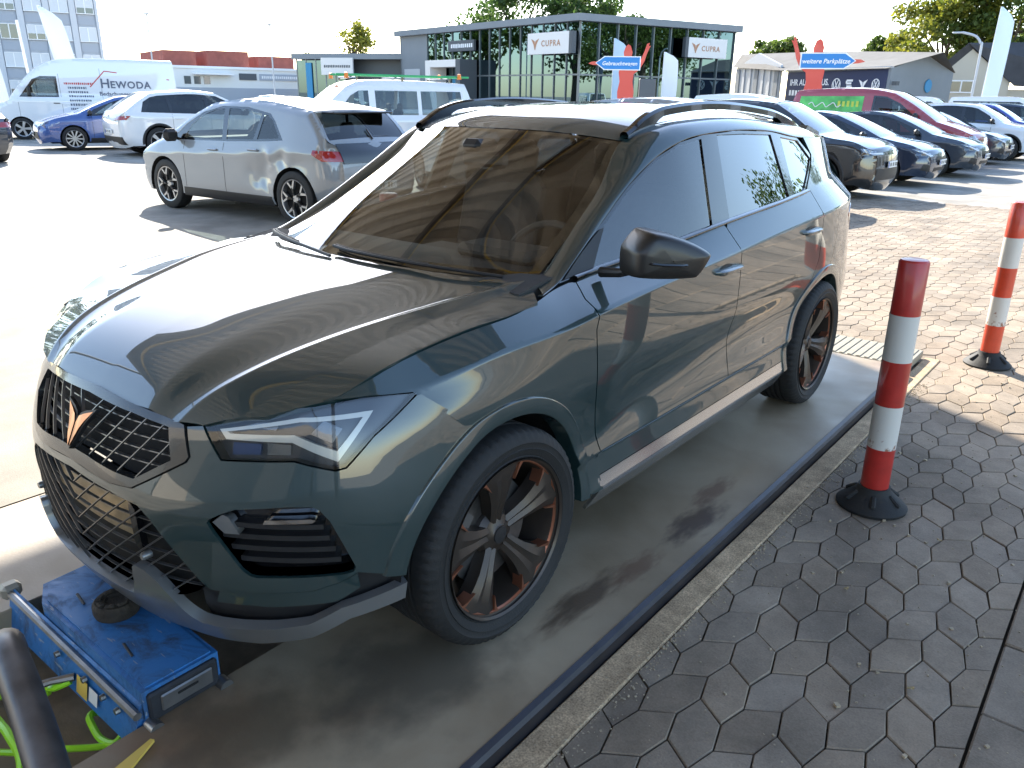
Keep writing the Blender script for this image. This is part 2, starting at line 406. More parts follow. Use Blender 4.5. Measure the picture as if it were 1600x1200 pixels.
# ---------------------------------------------------------------- ground, lift platform, paving
G0 = -.06
def stone_mat(name, c, per='object', var=.22, rough=.85, scale=9, grit=.5):
    m, n, l, b = newmat(name); setp(b, Roughness=rough); b.inputs['Specular IOR Level'].default_value = .25
    if per == 'object': src = n.new('ShaderNodeObjectInfo').outputs['Random']
    elif per == 'island': src = n.new('ShaderNodeNewGeometry').outputs['Random Per Island']
    else: src = None
    tc, nz = noise(n, scale, 6, .65); l.new(tc.outputs['Object'] if per != 'object' else n.new('ShaderNodeNewGeometry').outputs['Position'], nz.inputs['Vector'])
    tc2, fine = noise(n, 160, 2, .6); l.new(tc.outputs['Object'] if per != 'object' else n.new('ShaderNodeNewGeometry').outputs['Position'], fine.inputs['Vector'])
    r1 = n.new('ShaderNodeMapRange'); r1.inputs['From Min'].default_value = .25; r1.inputs['From Max'].default_value = .75; r1.inputs['To Min'].default_value = 1-var; r1.inputs['To Max'].default_value = 1+var; l.new(nz.outputs[0], r1.inputs[0])
    r2 = n.new('ShaderNodeMapRange'); r2.inputs['From Min'].default_value = .3; r2.inputs['From Max'].default_value = .7; r2.inputs['To Min'].default_value = 1-.25*grit; r2.inputs['To Max'].default_value = 1+.25*grit; l.new(fine.outputs[0], r2.inputs[0])
    mu = n.new('ShaderNodeMath'); mu.operation = 'MULTIPLY'; l.new(r1.outputs[0], mu.inputs[0]); l.new(r2.outputs[0], mu.inputs[1]); fac = mu.outputs[0]
    if src is not None:
        r3 = n.new('ShaderNodeMapRange'); r3.inputs['To Min'].default_value = .86; r3.inputs['To Max'].default_value = 1.12; l.new(src, r3.inputs[0])
        m2 = n.new('ShaderNodeMath'); m2.operation = 'MULTIPLY'; l.new(fac, m2.inputs[0]); l.new(r3.outputs[0], m2.inputs[1]); fac = m2.outputs[0]
    sc = n.new('ShaderNodeVectorMath'); sc.operation = 'SCALE'; sc.inputs[0].default_value = c
    if src is not None:
        hx = n.new('ShaderNodeMath'); hx.operation = 'FRACT'; hm = n.new('ShaderNodeMath'); hm.operation = 'MULTIPLY'; hm.inputs[1].default_value = 37.7; l.new(src, hm.inputs[0]); l.new(hm.outputs[0], hx.inputs[0])
        hmix = n.new('ShaderNodeMix'); hmix.data_type = 'RGBA'; hmix.inputs[6].default_value = (c[0]*.985, c[1]*1.0, c[2]*1.02, 1); hmix.inputs[7].default_value = (c[0]*1.03, c[1]*.995, c[2]*.95, 1); l.new(hx.outputs[0], hmix.inputs[0]); l.new(hmix.outputs[2], sc.inputs[0])
    big = n.new('ShaderNodeTexNoise'); big.inputs['Scale'].default_value = 1.7; big.inputs['Detail'].default_value = 6; l.new(n.new('ShaderNodeNewGeometry').outputs['Position'], big.inputs['Vector']); rb_ = n.new('ShaderNodeMapRange'); rb_.inputs['From Min'].default_value = .35; rb_.inputs['From Max'].default_value = .65; rb_.inputs['To Min'].default_value = .74; rb_.inputs['To Max'].default_value = 1.15; l.new(big.outputs[0], rb_.inputs[0]); mb_ = n.new('ShaderNodeMath'); mb_.operation = 'MULTIPLY'; l.new(fac, mb_.inputs[0]); l.new(rb_.outputs[0], mb_.inputs[1]); fac = mb_.outputs[0]
    l.new(fac, sc.inputs['Scale']); l.new(sc.outputs[0], b.inputs['Base Color'])
    bp = n.new('ShaderNodeBump'); bp.inputs['Strength'].default_value = .35; bp.inputs['Distance'].default_value = .004; l.new(fine.outputs[0], bp.inputs['Height']); l.new(bp.outputs[0], b.inputs['Normal'])
    return m
M['paver'] = stone_mat('paver_stone', (.275, .225, .172), 'object'); M['paver_far'] = stone_mat('paver_stone_field', (.275, .225, .172), 'island')
M['asphalt'] = stone_mat('lot_surface', (.30, .278, .24), None, .18, scale=1.2)
M['joint'] = stone_mat('joint_sand', (.06, .05, .038), None, .3, scale=20)
gb = MB(); gb.add([(-1500, -1500, G0-.035), (1500, -1500, G0-.035), (1500, 1500, G0-.035), (-1500, 1500, G0-.035)], [(0, 1, 2, 3)])
# the sheet leaves the lift pit open
gb = MB(); X0, X1, Y0, Y1 = -.41, .41, -3.0, 3.6; E = 1500; z = G0-.035
gb.add([(-E, -E, z), (E, -E, z), (E, Y0, z), (-E, Y0, z), (-E, Y1, z), (E, Y1, z), (E, E, z), (-E, E, z), (X0, Y0, z), (X0, Y1, z), (X1, Y0, z), (X1, Y1, z)], [(0, 1, 2, 10, 8, 3), (4, 9, 11, 5, 6, 7), (3, 8, 9, 4), (10, 2, 5, 11)])
tag(obj('ground', gb, M['asphalt']), kind='structure')

def slab_mat():
    m, n, l, b = newmat('oily_platform'); tc = n.new('ShaderNodeTexCoord')
    def nz(scale, det=5, dist=0.0):
        x = n.new('ShaderNodeTexNoise'); x.inputs['Scale'].default_value = scale; x.inputs['Detail'].default_value = det; x.inputs['Distortion'].default_value = dist; l.new(tc.outputs['Object'], x.inputs['Vector']); return x.outputs[0]
    def ramp(src, stops):
        r = n.new('ShaderNodeValToRGB'); e = r.color_ramp.elements
        while len(e) < len(stops): e.new(.5)
        for k, (p, c) in enumerate(stops): e[k].position = p; e[k].color = (*c, 1)
        l.new(src, r.inputs[0]); return r.outputs[0]
    base = ramp(nz(1.6, 7, .4), [(.30, (.20, .15, .09)), (.5, (.31, .245, .165)), (.72, (.41, .34, .24))])
    rust = ramp(nz(.9, 6, 1.2), [(.54, (0, 0, 0)), (.68, (1, 1, 1))])
    mx = n.new('ShaderNodeMix'); mx.data_type = 'RGBA'; mx.inputs[7].default_value = (.20, .115, .065, 1); l.new(base, mx.inputs[6]); mlt = n.new('ShaderNodeMath'); mlt.operation = 'MULTIPLY'; mlt.inputs[1].default_value = .85; l.new(rust, mlt.inputs[0]); l.new(mlt.outputs[0], mx.inputs[0])
    cur = mx.outputs[2]
    # oil spots at their places
    for (x, y, rx, ry, c, a) in ((1.03, 1.02, .07, .20, (.035, .02, .02), .85), (.97, 1.30, .05, .16, (.09, .035, .025), .6), (.98, .30, .06, .22, (.05, .03, .02), .8), (1.02, .58, .05, .14, (.11, .05, .03), .6), (.80, -.30, .25, .30, (.05, .045, .035), .7), (.62, -.75, .2, .2, (.06, .05, .035), .6)):
        mp = n.new('ShaderNodeMapping'); mp.inputs['Location'].default_value = (-x/rx, -y/ry, 0); mp.inputs['Scale'].default_value = (1/rx, 1/ry, 0); l.new(tc.outputs['Object'], mp.inputs[0])
        dn = n.new('ShaderNodeTexNoise'); dn.inputs['Scale'].default_value = 1.6; dn.inputs['Detail'].default_value = 5; l.new(mp.outputs[0], dn.inputs['Vector'])
        ln = n.new('ShaderNodeVectorMath'); ln.operation = 'LENGTH'; l.new(mp.outputs[0], ln.inputs[0]); ad = n.new('ShaderNodeMath'); ad.operation = 'MULTIPLY_ADD'; ad.inputs[1].default_value = 1.7; l.new(dn.outputs[0], ad.inputs[0]); l.new(ln.outputs[1], ad.inputs[2])
        r = n.new('ShaderNodeMapRange'); r.interpolation_type = 'SMOOTHSTEP'; r.inputs['From Min'].default_value = 1.25; r.inputs['From Max'].default_value = 2.1; r.inputs['To Min'].default_value = a; r.inputs['To Max'].default_value = 0; l.new(ad.outputs[0], r.inputs[0])
        m2 = n.new('ShaderNodeMix'); m2.data_type = 'RGBA'; m2.inputs[7].default_value = (*c, 1); l.new(cur, m2.inputs[6]); l.new(r.outputs[0], m2.inputs[0]); cur = m2.outputs[2]
    l.new(cur, b.inputs['Base Color'])
    rr = n.new('ShaderNodeMapRange'); rr.inputs['From Min'].default_value = .3; rr.inputs['From Max'].default_value = .7; rr.inputs['To Min'].default_value = .32; rr.inputs['To Max'].default_value = .62; l.new(nz(2.3, 6), rr.inputs[0]); l.new(rr.outputs[0], b.inputs['Roughness'])
    bp = n.new('ShaderNodeBump'); bp.inputs['Strength'].default_value = .12; bp.inputs['Distance'].default_value = .004; l.new(nz(90, 3), bp.inputs['Height']); l.new(bp.outputs[0], b.inputs['Normal'])
    return m
M['slab'] = slab_mat()
M['edge'] = plain('steel_edge', (.035, .035, .042), .38, .5, var=.3, scale=10)
M['curb'] = stone_mat('border_concrete', (.46, .34, .215), None, .35, scale=14, grit=1.6)
M['pit'] = plain('pit_concrete', (.24, .185, .12), .9, var=.45, scale=5, bump=.3, bscale=50)
for sg, nm in ((1, 'runway'), (-1, 'runway')):
    r = MB(); r.box((sg*.770, .55, -.035), (.740, 6.28, .07), .004); o = obj('lift_runway', r, M['slab'])
    tag(o, ['long flat runway of the vehicle lift under the sunlit side of the SUV', 'oil stained runway of the vehicle lift beside the paving'][sg > 0], 'lift runway', 'runways of the vehicle lift')
    e = MB(True); pr = [(1.140, -.075), (1.164, -.075), (1.164, -.016), (1.156, -.004), (1.140, .0035)]
    e.prism([(sg*a, b) for a, b in (pr if sg > 0 else pr[::-1])], -2.58, 3.68, 'XZ'); obj('edge_rail', e, M['edge'], o, smooth=False)
    rp = MB(); rp.box((sg*.770, 3.935, -.030), (.770, .44, .05), .004); q = obj('ramp_plate', rp, plain('ramp_wood', (.30, .27, .20), .6, var=.2, scale=8), o)
    for k in range(14):
        g_ = MB(); g_.box((sg*(.425+k*.053), 3.935, -.003), (.030, .42, .006), .002); obj('tread_rib', g_, plain('rib', (.26, .235, .175), .6) if k == 0 else bpy.data.materials['rib'], q)
pt = MB(); pt.add([(-.42, -3.0, -.20), (.42, -3.0, -.20), (.42, 3.6, -.20), (-.42, 3.6, -.20), (-.42, -3.0, -.07), (.42, -3.0, -.07), (.42, 3.6, -.07), (-.42, 3.6, -.07)], [(0, 1, 2, 3), (1, 5, 6, 2), (4, 0, 3, 7), (0, 4, 5, 1), (3, 2, 6, 7)])
tag(obj('lift_pit', pt, M['pit']), kind='structure')
for sg in (1, -1):
    c = MB(); c.box((sg*1.216, .58, -.085), (.098, 7.2, .06), .006); tag(obj('border_kerb', c, M['curb']), kind='structure')

# hexagonal pavers: columns 0.1145 wide, 0.2 long, boundaries zigzag and slide to and fro
PX, PY, EZ, DZ = .1145, .200, .013, .028
def hexagon(k, j):
    """corner points of stone j in column k (column centre k*PX)"""
    def bx(b, i):                                     # boundary b lies between column b and b+1; corner index i at half steps
        side = 1 if (i+b) % 2 == 0 else -1
        return (b+.5)*PX+side*EZ, i*PY/2+(DZ if b % 2 == 0 else -DZ)
    i0 = 2*j+(k % 2)
    L = [bx(k-1, i) for i in (i0-1, i0, i0+1)]; R = [bx(k, i) for i in (i0-1, i0, i0+1)]
    return [R[0], R[1], R[2], L[2], L[1], L[0]]
def paver_geo(poly, z0, z1, tilt=0.0):
    P = np.array(poly); c = P.mean(0); V = []; g = .0024
    for s_, z in ((1, z0), (1, z1-.0035), (None, z1)):
        for p in P:
            d = p-c; l_ = np.linalg.norm(d); k = (l_-g)/l_ if s_ else (l_-g-.0035)/l_; q = c+d*k; V.append((q[0], q[1], z+(tilt*(q[0]-c[0]) if z > z0 else 0)))
    F = [tuple(range(12, 18))]+[(r*6+i, r*6+(i+1) % 6, (r+1)*6+(i+1) % 6, (r+1)*6+i) for r in (0, 1) for i in range(6)]
    return V, F
XO, YO = 1.395-12*PX, .761-.2*3
pave = MB(); pave.add([(1.265, -4, G0-.03), (2.106, -4, G0-.03), (2.106, 4.16, G0-.03), (1.265, 4.16, G0-.03)], [(0, 1, 2, 3)]); pave.add([(-4.05, 4.16, G0-.03), (2.106, 4.16, G0-.03), (2.106, 13.97, G0-.03), (-4.05, 13.97, G0-.03)], [(0, 1, 2, 3)])
pavement = tag(obj('pavement', pave, M['joint']), kind='structure')
stuff = MB(); near = []
def clip_x(poly, x0, x1):
    out = []
    for sgn, lim in ((1, x0), (-1, x1)):
        src = poly if sgn == 1 else out; res = []
        for i in range(len(src)):
            a, b = src[i-1], src[i]; ia, ib = sgn*(a[0]-lim) >= 0, sgn*(b[0]-lim) >= 0
            if ia != ib:
                t = (lim-a[0])/(b[0]-a[0]); res.append((lim, a[1]+t*(b[1]-a[1])))
            if ib: res.append(b)
        out = res
        if not out: return []
    return out
protos = {}
for k in range(-45, 20):
    for j in range(-25, 82):
        P = [(x+XO, y+YO) for x, y in hexagon(k, j)]; cx, cy = np.mean(P, 0)
        inA = 1.265-.06 < cx < 2.106+.06 and -4 < cy < 4.16; inB = 4.16 <= cy < 14 and -4 < cx < 2.106+.06
        if not (inA or inB): continue
        lo_ = 1.268 if inA else -9; Q = clip_x(P, lo_, 2.103)
        if len(Q) < 3: continue
        a_ = abs(sum(Q[i-1][0]*Q[i][1]-Q[i][0]*Q[i-1][1] for i in range(len(Q))))/2
        if a_ < .003: continue
        r_ = random.uniform(-.0025, .0025); full_ = len(Q) == 6 and a_ > .021
        depth = (cx-CAM[0])*_f.x+(cy-CAM[1])*_f.y+(0-CAM[2])*_f.z
        vis = depth > .8 and cy > -.62 and cx > 1.2 and cy < 5.0 and inA | (cy > 4.1)
        if vis and len(near) < 300 and (full_ or inA):
            near.append((k, j, Q, full_, r_))
        elif full_ and (cy > -4): stuff.add(*paver_geo(Q, G0-.05, G0+r_))
near.sort(key=lambda a: a[1])
for k, j, Q, full_, r_ in near:
    if full_:
        key = k % 2
        c = np.mean(Q, 0)
        if key not in protos: protos[key] = mesh('paver', *paver_geo([(q[0]-c[0], q[1]-c[1]) for q in Q], -.05, 0), M['paver'])
        o = obj('paver', protos[key], None, pavement); o.location = (c[0], c[1], G0+r_); o.rotation_euler = (random.uniform(-.012, .012), random.uniform(-.012, .012), random.uniform(-.012, .012))
    else:
        c = np.mean(Q, 0); n_ = len(Q); mb = MB(); Pz = np.array(Q); V = []
        for z in (G0-.05, G0+r_):
            for p_ in Pz:
                d = p_-c; l_ = np.linalg.norm(d)+1e-9; q_ = c+d*(l_-.004)/l_; V.append((q_[0], q_[1], z))
        mb.add(V, [tuple(range(n_, 2*n_))]+[(i, (i+1) % n_, n_+(i+1) % n_, n_+i) for i in range(n_)]); obj('paver', mb, M['paver'], pavement)
tag(obj('paver_field', stuff, M['paver_far'], pavement), kind='stuff')
# large slabs beyond the seam
bs = MB(); bs.add([(2.106, -6, G0-.03), (14, -6, G0-.03), (14, 16, G0-.03), (2.106, 16, G0-.03)], [(0, 1, 2, 3)]); slabs = tag(obj('slab_pavement', bs, M['joint']), kind='structure')
sm = MB(); sm.box((0, 0, -.025), (.392, .392, .05), .005); sme = mesh('paving_slab', sm.V, sm.F, M['paver'])
far = MB()
for i in range(30):
    for j in range(-14, 40):
        x, y = 2.106+.2+i*.4, j*.4+.05+(.2 if i % 2 else 0)
        if i < 3 and -1.2 < y < 3.5:
            o = obj('paving_slab', sme, None, slabs); o.location = (x, y, G0+random.uniform(-.002, .002)); o.rotation_euler = (random.uniform(-.006, .006), random.uniform(-.006, .006), 0)
        else: far.box((x, y, G0-.025+random.uniform(-.002, .002)), (.392, .392, .05), .005)
tag(obj('slab_field', far, M['paver_far'], slabs), kind='stuff')
# grit and leaf scraps on the paving
gr = MB()
for q_ in range(2600):
    if q_ < 1500:                                                          # sand gathered along the kerb
        x = 1.268+abs(random.gauss(0, .028))*(1 if random.random() < .75 else -1); x = max(x, 1.17); y = random.uniform(-.7, 3.6)
    else: x, y = random.uniform(1.2, 2.6), random.uniform(-.7, 4.1)
    s_ = random.uniform(.001, .0035) if q_ < 2480 else random.uniform(.004, .008)
    gr.box((x, y, G0+s_*.5+(.003 if x < 1.265 else 0)), (s_*random.uniform(.7, 2.2), s_*random.uniform(.7, 2.2), s_), rz=random.random()*3)
tag(obj('grit', gr, plain('grit', (.40, .33, .23), .9, var=.4, scale=40)), 'scattered sandy grit and crumbs lying on the paving', 'grit', kind='stuff')

lf_ = plain('dry_leaf', (.34, .25, .12), .8); pp_ = plain('paper_scrap', (.70, .68, .62), .8)
for i, (x, y, m_, lab) in enumerate(((2.22, .98, pp_, 'white paper scrap lying at the right edge of the paving'), (1.62, 1.02, lf_, 'tiny dry leaf on the hexagonal paving, left one'), (1.80, 1.60, lf_, 'tiny dry leaf on the hexagonal paving, farther back'), (1.93, .62, lf_, 'tiny dry leaf on the hexagonal paving near the bottom'))):
    n_ = 10; V = [(0, 0, .006)]+[((.020 if m_ is pp_ else .011)*(1+.35*math.sin(3*a+i))*math.cos(a), (.030 if m_ is pp_ else .007)*math.sin(a), .002+.006*abs(math.sin(2*a+i))) for a in np.linspace(0, 2*math.pi, n_+1)[:-1]]
    sc_ = MB(); sc_.add(V, [(0, 1+k, 1+(k+1) % n_) for k in range(n_)]); o = obj('paper_scrap' if m_ is pp_ else 'leaf', sc_, m_); o.location = (x, y, G0+.003); o.rotation_euler = (0, 0, i*1.3); tag(o, lab, 'paper' if m_ is pp_ else 'leaf')
# ---------------------------------------------------------------- workshop canopy over the bay (above and behind the camera)
HC = 6.0; k_ = 1/math.tan(SUN_EL); shx, shy = .82*k_*HC, -.572*k_*HC
EX = -.42-shx; ex, ey = 1.27-shx, 3.30-shy; dvx, dvy = .876, -.48
front_y = lambda x: ey+(x-ex)/dvx*dvy
can = empty('canopy', (0, -6, 0), 0, 'brown corrugated workshop canopy roof on steel posts above the bay', 'canopy')
M['corr'] = plain('corrugated_sheet', (.54, .48, .40), .5, .0, var=.12, scale=2)
M['beam'] = plain('brown_beam', (.13, .10, .075), .6, var=.2, scale=6)
M['yellow'] = plain('yellow_paint', (.72, .50, .10), .45)
cs = MB(); y = -7.5; k = 0; V = []
prof = [(0, 0), (.20, 0), (.25, .17), (.40, .17)]
ys = []
while y < front_y(EX)+.3:
    for dy, dz in prof: ys.append((y+dy, HC+.06+dz))
    y += .45
xr = lambda yy: min(5.0, ex+(yy-ey)/dvy*dvx)                       # right end at this y, cut along the skewed edge
for yy, zz in ys:
    x1 = max(EX+.01, xr(yy)); V += [(EX, yy, zz), (x1, yy, zz)]
cs.add(V, [(2*i, 2*i+1, 2*i+3, 2*i+2) for i in range(len(ys)-1)])
sh = obj('roof_sheet', cs, M['corr'], can); sh.location = (0, 6, 0)
for x in (EX+.05, -3.2, -.9, 1.6, 4.6):
    y1 = min(front_y(x), front_y(EX))-.05
    b = MB(); b.box((x, (y1-7.5)/2, HC-.09), (.14, y1+7.5, .28), .01); q = obj('beam', b, M['beam'], can); q.location = (0, 6, 0)
    t = MB(True); t.tube([(x+.16, -7.3, HC-.12), (x+.16, y1-.1, HC-.12)], .022, 8); q = obj('pipe', t, M['yellow'], can); q.location = (0, 6, 0)
lf = MB(); lf.box((EX-.03, (front_y(EX)-7.5)/2, HC+.06), (.06, front_y(EX)+7.5, .42)); q = obj('fascia', lf, M['beam'], can); q.location = (0, 6, 0)
fa = MB(); a_, b_ = Vector((EX, front_y(EX), 0)), Vector((5, front_y(5), 0)); mid_ = (a_+b_)/2; fa.box((mid_.x, mid_.y, HC+.02), ((b_-a_).length, .06, .36), rz=math.atan2(dvy, dvx)); q = obj('fascia', fa, M['beam'], can); q.location = (0, 6, 0)
for x, y in ((EX+.1, -2.5), (4.8, -4.2), (4.8, -7.2)):
    p = MB(); p.box((x, y, HC/2-.05), (.16, .16, HC+.0), .01); q = obj('post', p, M['beam'], can); q.location = (0, 6, 0)
ws_ = empty('workshop', (0, -10.2, 0), 0, 'grey workshop wall with rolling doors behind the bay', 'building')
wl_ = MB(); wl_.box((0, 0, 2.2), (24, .3, 4.6)); obj('wall', wl_, plain('workshop_wall', (.60, .55, .48), .8, var=.15), ws_)
for x in (-6, 0, 6):
    d = MB(); d.box((x, .16, 1.7), (3.6, .06, 3.5))
    for k in range(14): d.box((x, .195, .12+k*.25), (3.56, .03, .2), .008)
    obj('rolling_door', d, plain('rolling_door_%d' % 1, (.30, .33, .34), .5, .2), ws_)
# ---------------------------------------------------------------- kit for the other cars
SEGC = dict(f=(.34, .075), h=(.11, .03), w=(.07, .045), r=(.10, .028), b=(.08, .035), t=(.30, .05))
def wheel_meshes(R, style, tag_):
    key = (round(R, 3), style)
    if key in wheel_meshes.c: return wheel_meshes.c[key]
    w = .21; h = w/2; rb = R*.70
    t = MB(True); t.lathe([(rb, -h+.015), (rb+.02, -h), (R-.03, -h), (R-.008, -h+.012), (R, -h+.03), (R, h-.03), (R-.008, h-.012), (R-.03, h), (rb+.02, h), (rb, h-.015)][::-1], 40, 'X')
    r = MB(True); r.lathe([(rb+.004, h-.012), (rb+.002, h-.004), (rb-.012, h-.008), (rb-.02, h-.03), (rb-.03, -h+.02)][::-1], 40, 'X'); r.lathe([(0, h-.03), (.05, h-.03), (.06, h-.06)][::-1], 16, 'X')
    d = MB(True); d.lathe([(0, h-.075), (rb-.02, h-.075)][::-1], 32, 'X')
    n = 10 if style == 'multi' else 5
    s = MB(True)
    for k in range(n):
        th = 2*math.pi*k/n+.3
        def pt(r_, t_, x_): c, q = math.cos(th), math.sin(th); return (x_, r_*c-t_*q, r_*q+t_*c)
        if style == 'star':
            for sg in (1, -1):
                a = [(.04, .0), (.05, .012), (rb*.55, .018+.0), (rb*.97, sg*.075+.012), (rb*.99, sg*.075-.016), (rb*.5, -.018)]
                V = [pt(r_, t_, h-.012) for r_, t_ in a]+[pt(r_, t_, h-.05) for r_, t_ in a]; m_ = len(a); s.add(V, [tuple(range(m_)), tuple(range(2*m_-1, m_-1, -1))]+[(i, m_+i, m_+(i+1) % m_, (i+1) % m_) for i in range(m_)])
        else:
            w0, w1 = (.014, .02) if style == 'multi' else (.028, .045)
            a = [(.04, -w0), (rb*.985, -w1), (rb*.985, w1), (.04, w0)]; V = [pt(r_, t_, h-.012) for r_, t_ in a]+[pt(r_, t_, h-.05) for r_, t_ in a]
            s.add(V, [(0, 1, 2, 3), (7, 6, 5, 4)]+[(i, 4+i, 4+(i+1) % 4, (i+1) % 4) for i in range(4)])
    res = []
    for nm, b, m_ in (('tyre', t, M['rubber']), ('rim', r, M['alloy']), ('brake_disc', d, M['liner']), ('spokes', s, M['alloy'])):
        me = mesh(nm, b.V, b.F, m_, smooth=True); auto_smooth(me, 35); res.append(me)
    wheel_meshes.c[key] = res; return res
wheel_meshes.c = {}
M['alloy'] = plain('alloy', (.42, .42, .43), .3, .8)
M['tint'] = glass('car_glass', (.50, .56, .55), 1.5); M['tintdark'] = glass('dark_car_glass', (.09, .10, .10), 1.55)
M['headlamp'] = plain('headlamp', (.30, .32, .34), .12, .6, 1.0, var=.5, scale=25); M['whitelamp'] = plain('lamp_strip', (.75, .76, .78), .2, .2, .5)

class Car:
    def __init__(s, name, label, cat, loc, heading, spec, paint_, group=None, det=.05, dent=None):
        s.sp = spec; s.L, s.W, s.H = spec['L'], spec['W'], spec['H']; s.dent = dent
        s.root = empty(name, (loc[0], loc[1], G0-.034), 0, label, cat, group); s.root.rotation_euler = (0, 0, math.atan2(heading[0], -heading[1]))
        s.build(paint_, det)
    def yl(s, y): return y-s.L/2
    def outline(s, n=5):
        P = []; R = []; Cr = []; seg = []
        for i, (k, pts) in enumerate(s.sp['segs']):
            q = crspline(pts, n) if len(pts) > 2 else dense(pts, .25, False)
            if len(pts) == 2: q = np.concatenate([[pts[0]], np.array(pts[0])+(np.array(pts[1])-np.array(pts[0]))*np.linspace(0, 1, 6)[1:, None]])
            if i: q = q[1:]
            for p in q: P.append(p); R.append(SEGC[k][0]*s.sp.get('Rk', 1) if k in 'ft' else SEGC[k][0]); Cr.append(SEGC[k][1]); seg.append(k)
        P = np.array(P); R = np.array(R); Cr = np.array(Cr)
        for _ in range(3): R[1:-1] = (R[:-2]+2*R[1:-1]+R[2:])/4; Cr[1:-1] = (Cr[:-2]+2*Cr[1:-1]+Cr[2:])/4
        return P, R, Cr, seg
    def x(s, y, z, want_d=True):
        y = np.ravel(y).astype(float); z = np.ravel(z).astype(float); sp = s.sp
        zz = z-sp.get('bslope', .03)*(y-s.L/2); zb = sp['zb']; zs = sp['zs']
        dz = s.fz(zz); v = s.W/2-dz-s.fy(y)
        D, _ = segdist(np.stack([y, z], 1), s.P, False); k = np.argmin(D, 1); d = D[np.arange(len(y)), k]; R = np.minimum(s.R[k], s.R[np.minimum(k+1, len(s.R)-1)])*.5+.5*s.R[k]
        t = 1-np.minimum(d/R, 1); v = v-.85*R*(1-np.sqrt(np.maximum(1-t*t*.98, 0)))
        return v
    def smap(s, sg=1):
        def f(y, z):
            v = s.x(y, z)
            if s.dent is not None and sg > 0: v = v-s.dent(np.ravel(y), np.ravel(z))
            return np.stack([v, np.ravel(y)-s.L/2, np.ravel(z)], 1)
        return f
    def cmap(s, end, off=.006):
        """(s,z) -> point on the horizontal contour round the nose (end=-1) or tail (end=1), s=0 in the middle"""
        P = s.P; k = len(P)
        cache = {}
        def contour(z):
            key = round(z, 3)
            if key in cache: return cache[key]
            half = P if end < 0 else P[::-1]; Cr = s.Cr if end < 0 else s.Cr[::-1]; i = 0
            while i < len(half)-2 and not (half[i][1] <= z <= half[i+1][1]): i += 1
            a, b = half[i], half[i+1]; t = (z-a[1])/max(b[1]-a[1], 1e-6); t = min(max(t, 0), 1); y0 = a[0]+(b[0]-a[0])*t; c = Cr[i]
            nrm = np.array([b[1]-a[1], -(b[0]-a[0])]); nrm = nrm/np.linalg.norm(nrm); ny = abs(nrm[0])
            xe = float(s.x([y0], [z])[0]); u = np.linspace(0, 1, 14)[:-1]
            q = [(xe*uu, y0+end*c*(1-uu*uu)*ny) for uu in u]
            ys = y0-end*np.concatenate([np.linspace(0, .1, 8), np.linspace(.12, 1.2, 26)]); xs = s.x(ys, np.full(len(ys), z)); q += list(zip(xs, ys)); q = np.array(q)
            l = np.concatenate([[0], np.cumsum(np.linalg.norm(np.diff(q, axis=0), axis=1))]); T = np.gradient(q, axis=0); n_ = np.stack([-T[:, 1]*end*-1, T[:, 0]*end*-1*-1], 1)
            n_ = np.stack([np.abs(T[:, 1]), end*np.abs(T[:, 0])], 1); n_ /= np.linalg.norm(n_, axis=1, keepdims=True)+1e-9
            cache[key] = (l, q, n_); return cache[key]
        def f(ss, zz):
            out = []
            for a, z in zip(np.ravel(ss), np.ravel(zz)):
                l, q, n_ = contour(float(z)); b = abs(a); sg = -1 if a < 0 else 1
                x = np.interp(b, l, q[:, 0])+np.interp(b, l, n_[:, 0])*off; y = np.interp(b, l, q[:, 1])+np.interp(b, l, n_[:, 1])*off; out.append((sg*x, y-s.L/2, z))
            return np.array(out)
        return f
    def build(s, pm, det):
        sp = s.sp; L, W, H = s.L, s.W, s.H; root = s.root; zb, zs = sp['zb'], sp['zs']; tum = sp.get('tum', .40)
        s.fz = pch([(.05, .10), (.18, .055), (.30, .012), (.45, .0), (zs-.12, .002), (zs, .0), (zs+.02, .006), (zb, .045), (zb+.3, .045+.3*tum*.9), (zb+1.4, .045+1.4*tum)])
        s.fy = pch([(0, .05), (.7, .0), (L-.8, .0), (L, .05)])
        s.P, s.R, s.Cr, seg = s.outline(); P = s.P
        wr = sp['wr']; yf = sp['fo']; yr = yf+sp['wb']; ra = wr+.045; z0 = sp.get('z0', .24); zc = wr
        def notch(yc):
            a0 = math.asin(max(-1, (z0-zc)/ra)); return [(yc+ra*math.cos(t), zc+ra*math.sin(t)) for t in np.linspace(a0, math.pi-a0, 18)]
        bottom = [(L-.25, z0)]+notch(yr)+notch(yf)+[(.25, z0)]
        outl = [tuple(p) for p in P]+bottom
        dlo, panes = sp.get('dlo'), sp.get('panes', [])
        body = []
        holes = [dlo] if dlo else []
        for sg in (1, -1):
            G = cut(outl[::-1], s.smap(sg), det, holes=holes, flange=.0, eps=.01)
            if sg < 0: G = mirror(G)
            body.append(G)
        # the band over nose, bonnet, screen, roof and tail
        n = len(P); T = np.gradient(P, axis=0); nr = np.stack([T[:, 1], -T[:, 0]], 1); nr /= np.linalg.norm(nr, axis=1, keepdims=True); nr = -nr     # outward: left of travel
        xe = s.x(P[:, 0], P[:, 1]); us = np.array([-1, -.95, -.9, -.7, -.4, 0, .4, .7, .9, .95, 1.0])
        B = np.zeros((n, 11, 3))
        for j, u in enumerate(us):
            q = P+nr*(s.Cr*(1-u*u))[:, None]; B[:, j] = np.stack([xe*u, q[:, 0]-L/2, q[:, 1]], 1)
        V, F, N = grid(B)
        c = B.reshape(-1, 3).mean(0)
        if np.mean(np.sum(N*(V-c), 1)) < 0: N = -N; F = [f[::-1] for f in F]
        glassF = {'w': [], 'b': []}; bodyF = []
        cnt = {k: [i for i in range(n-1) if seg[i+1] == k] for k in 'wb'}
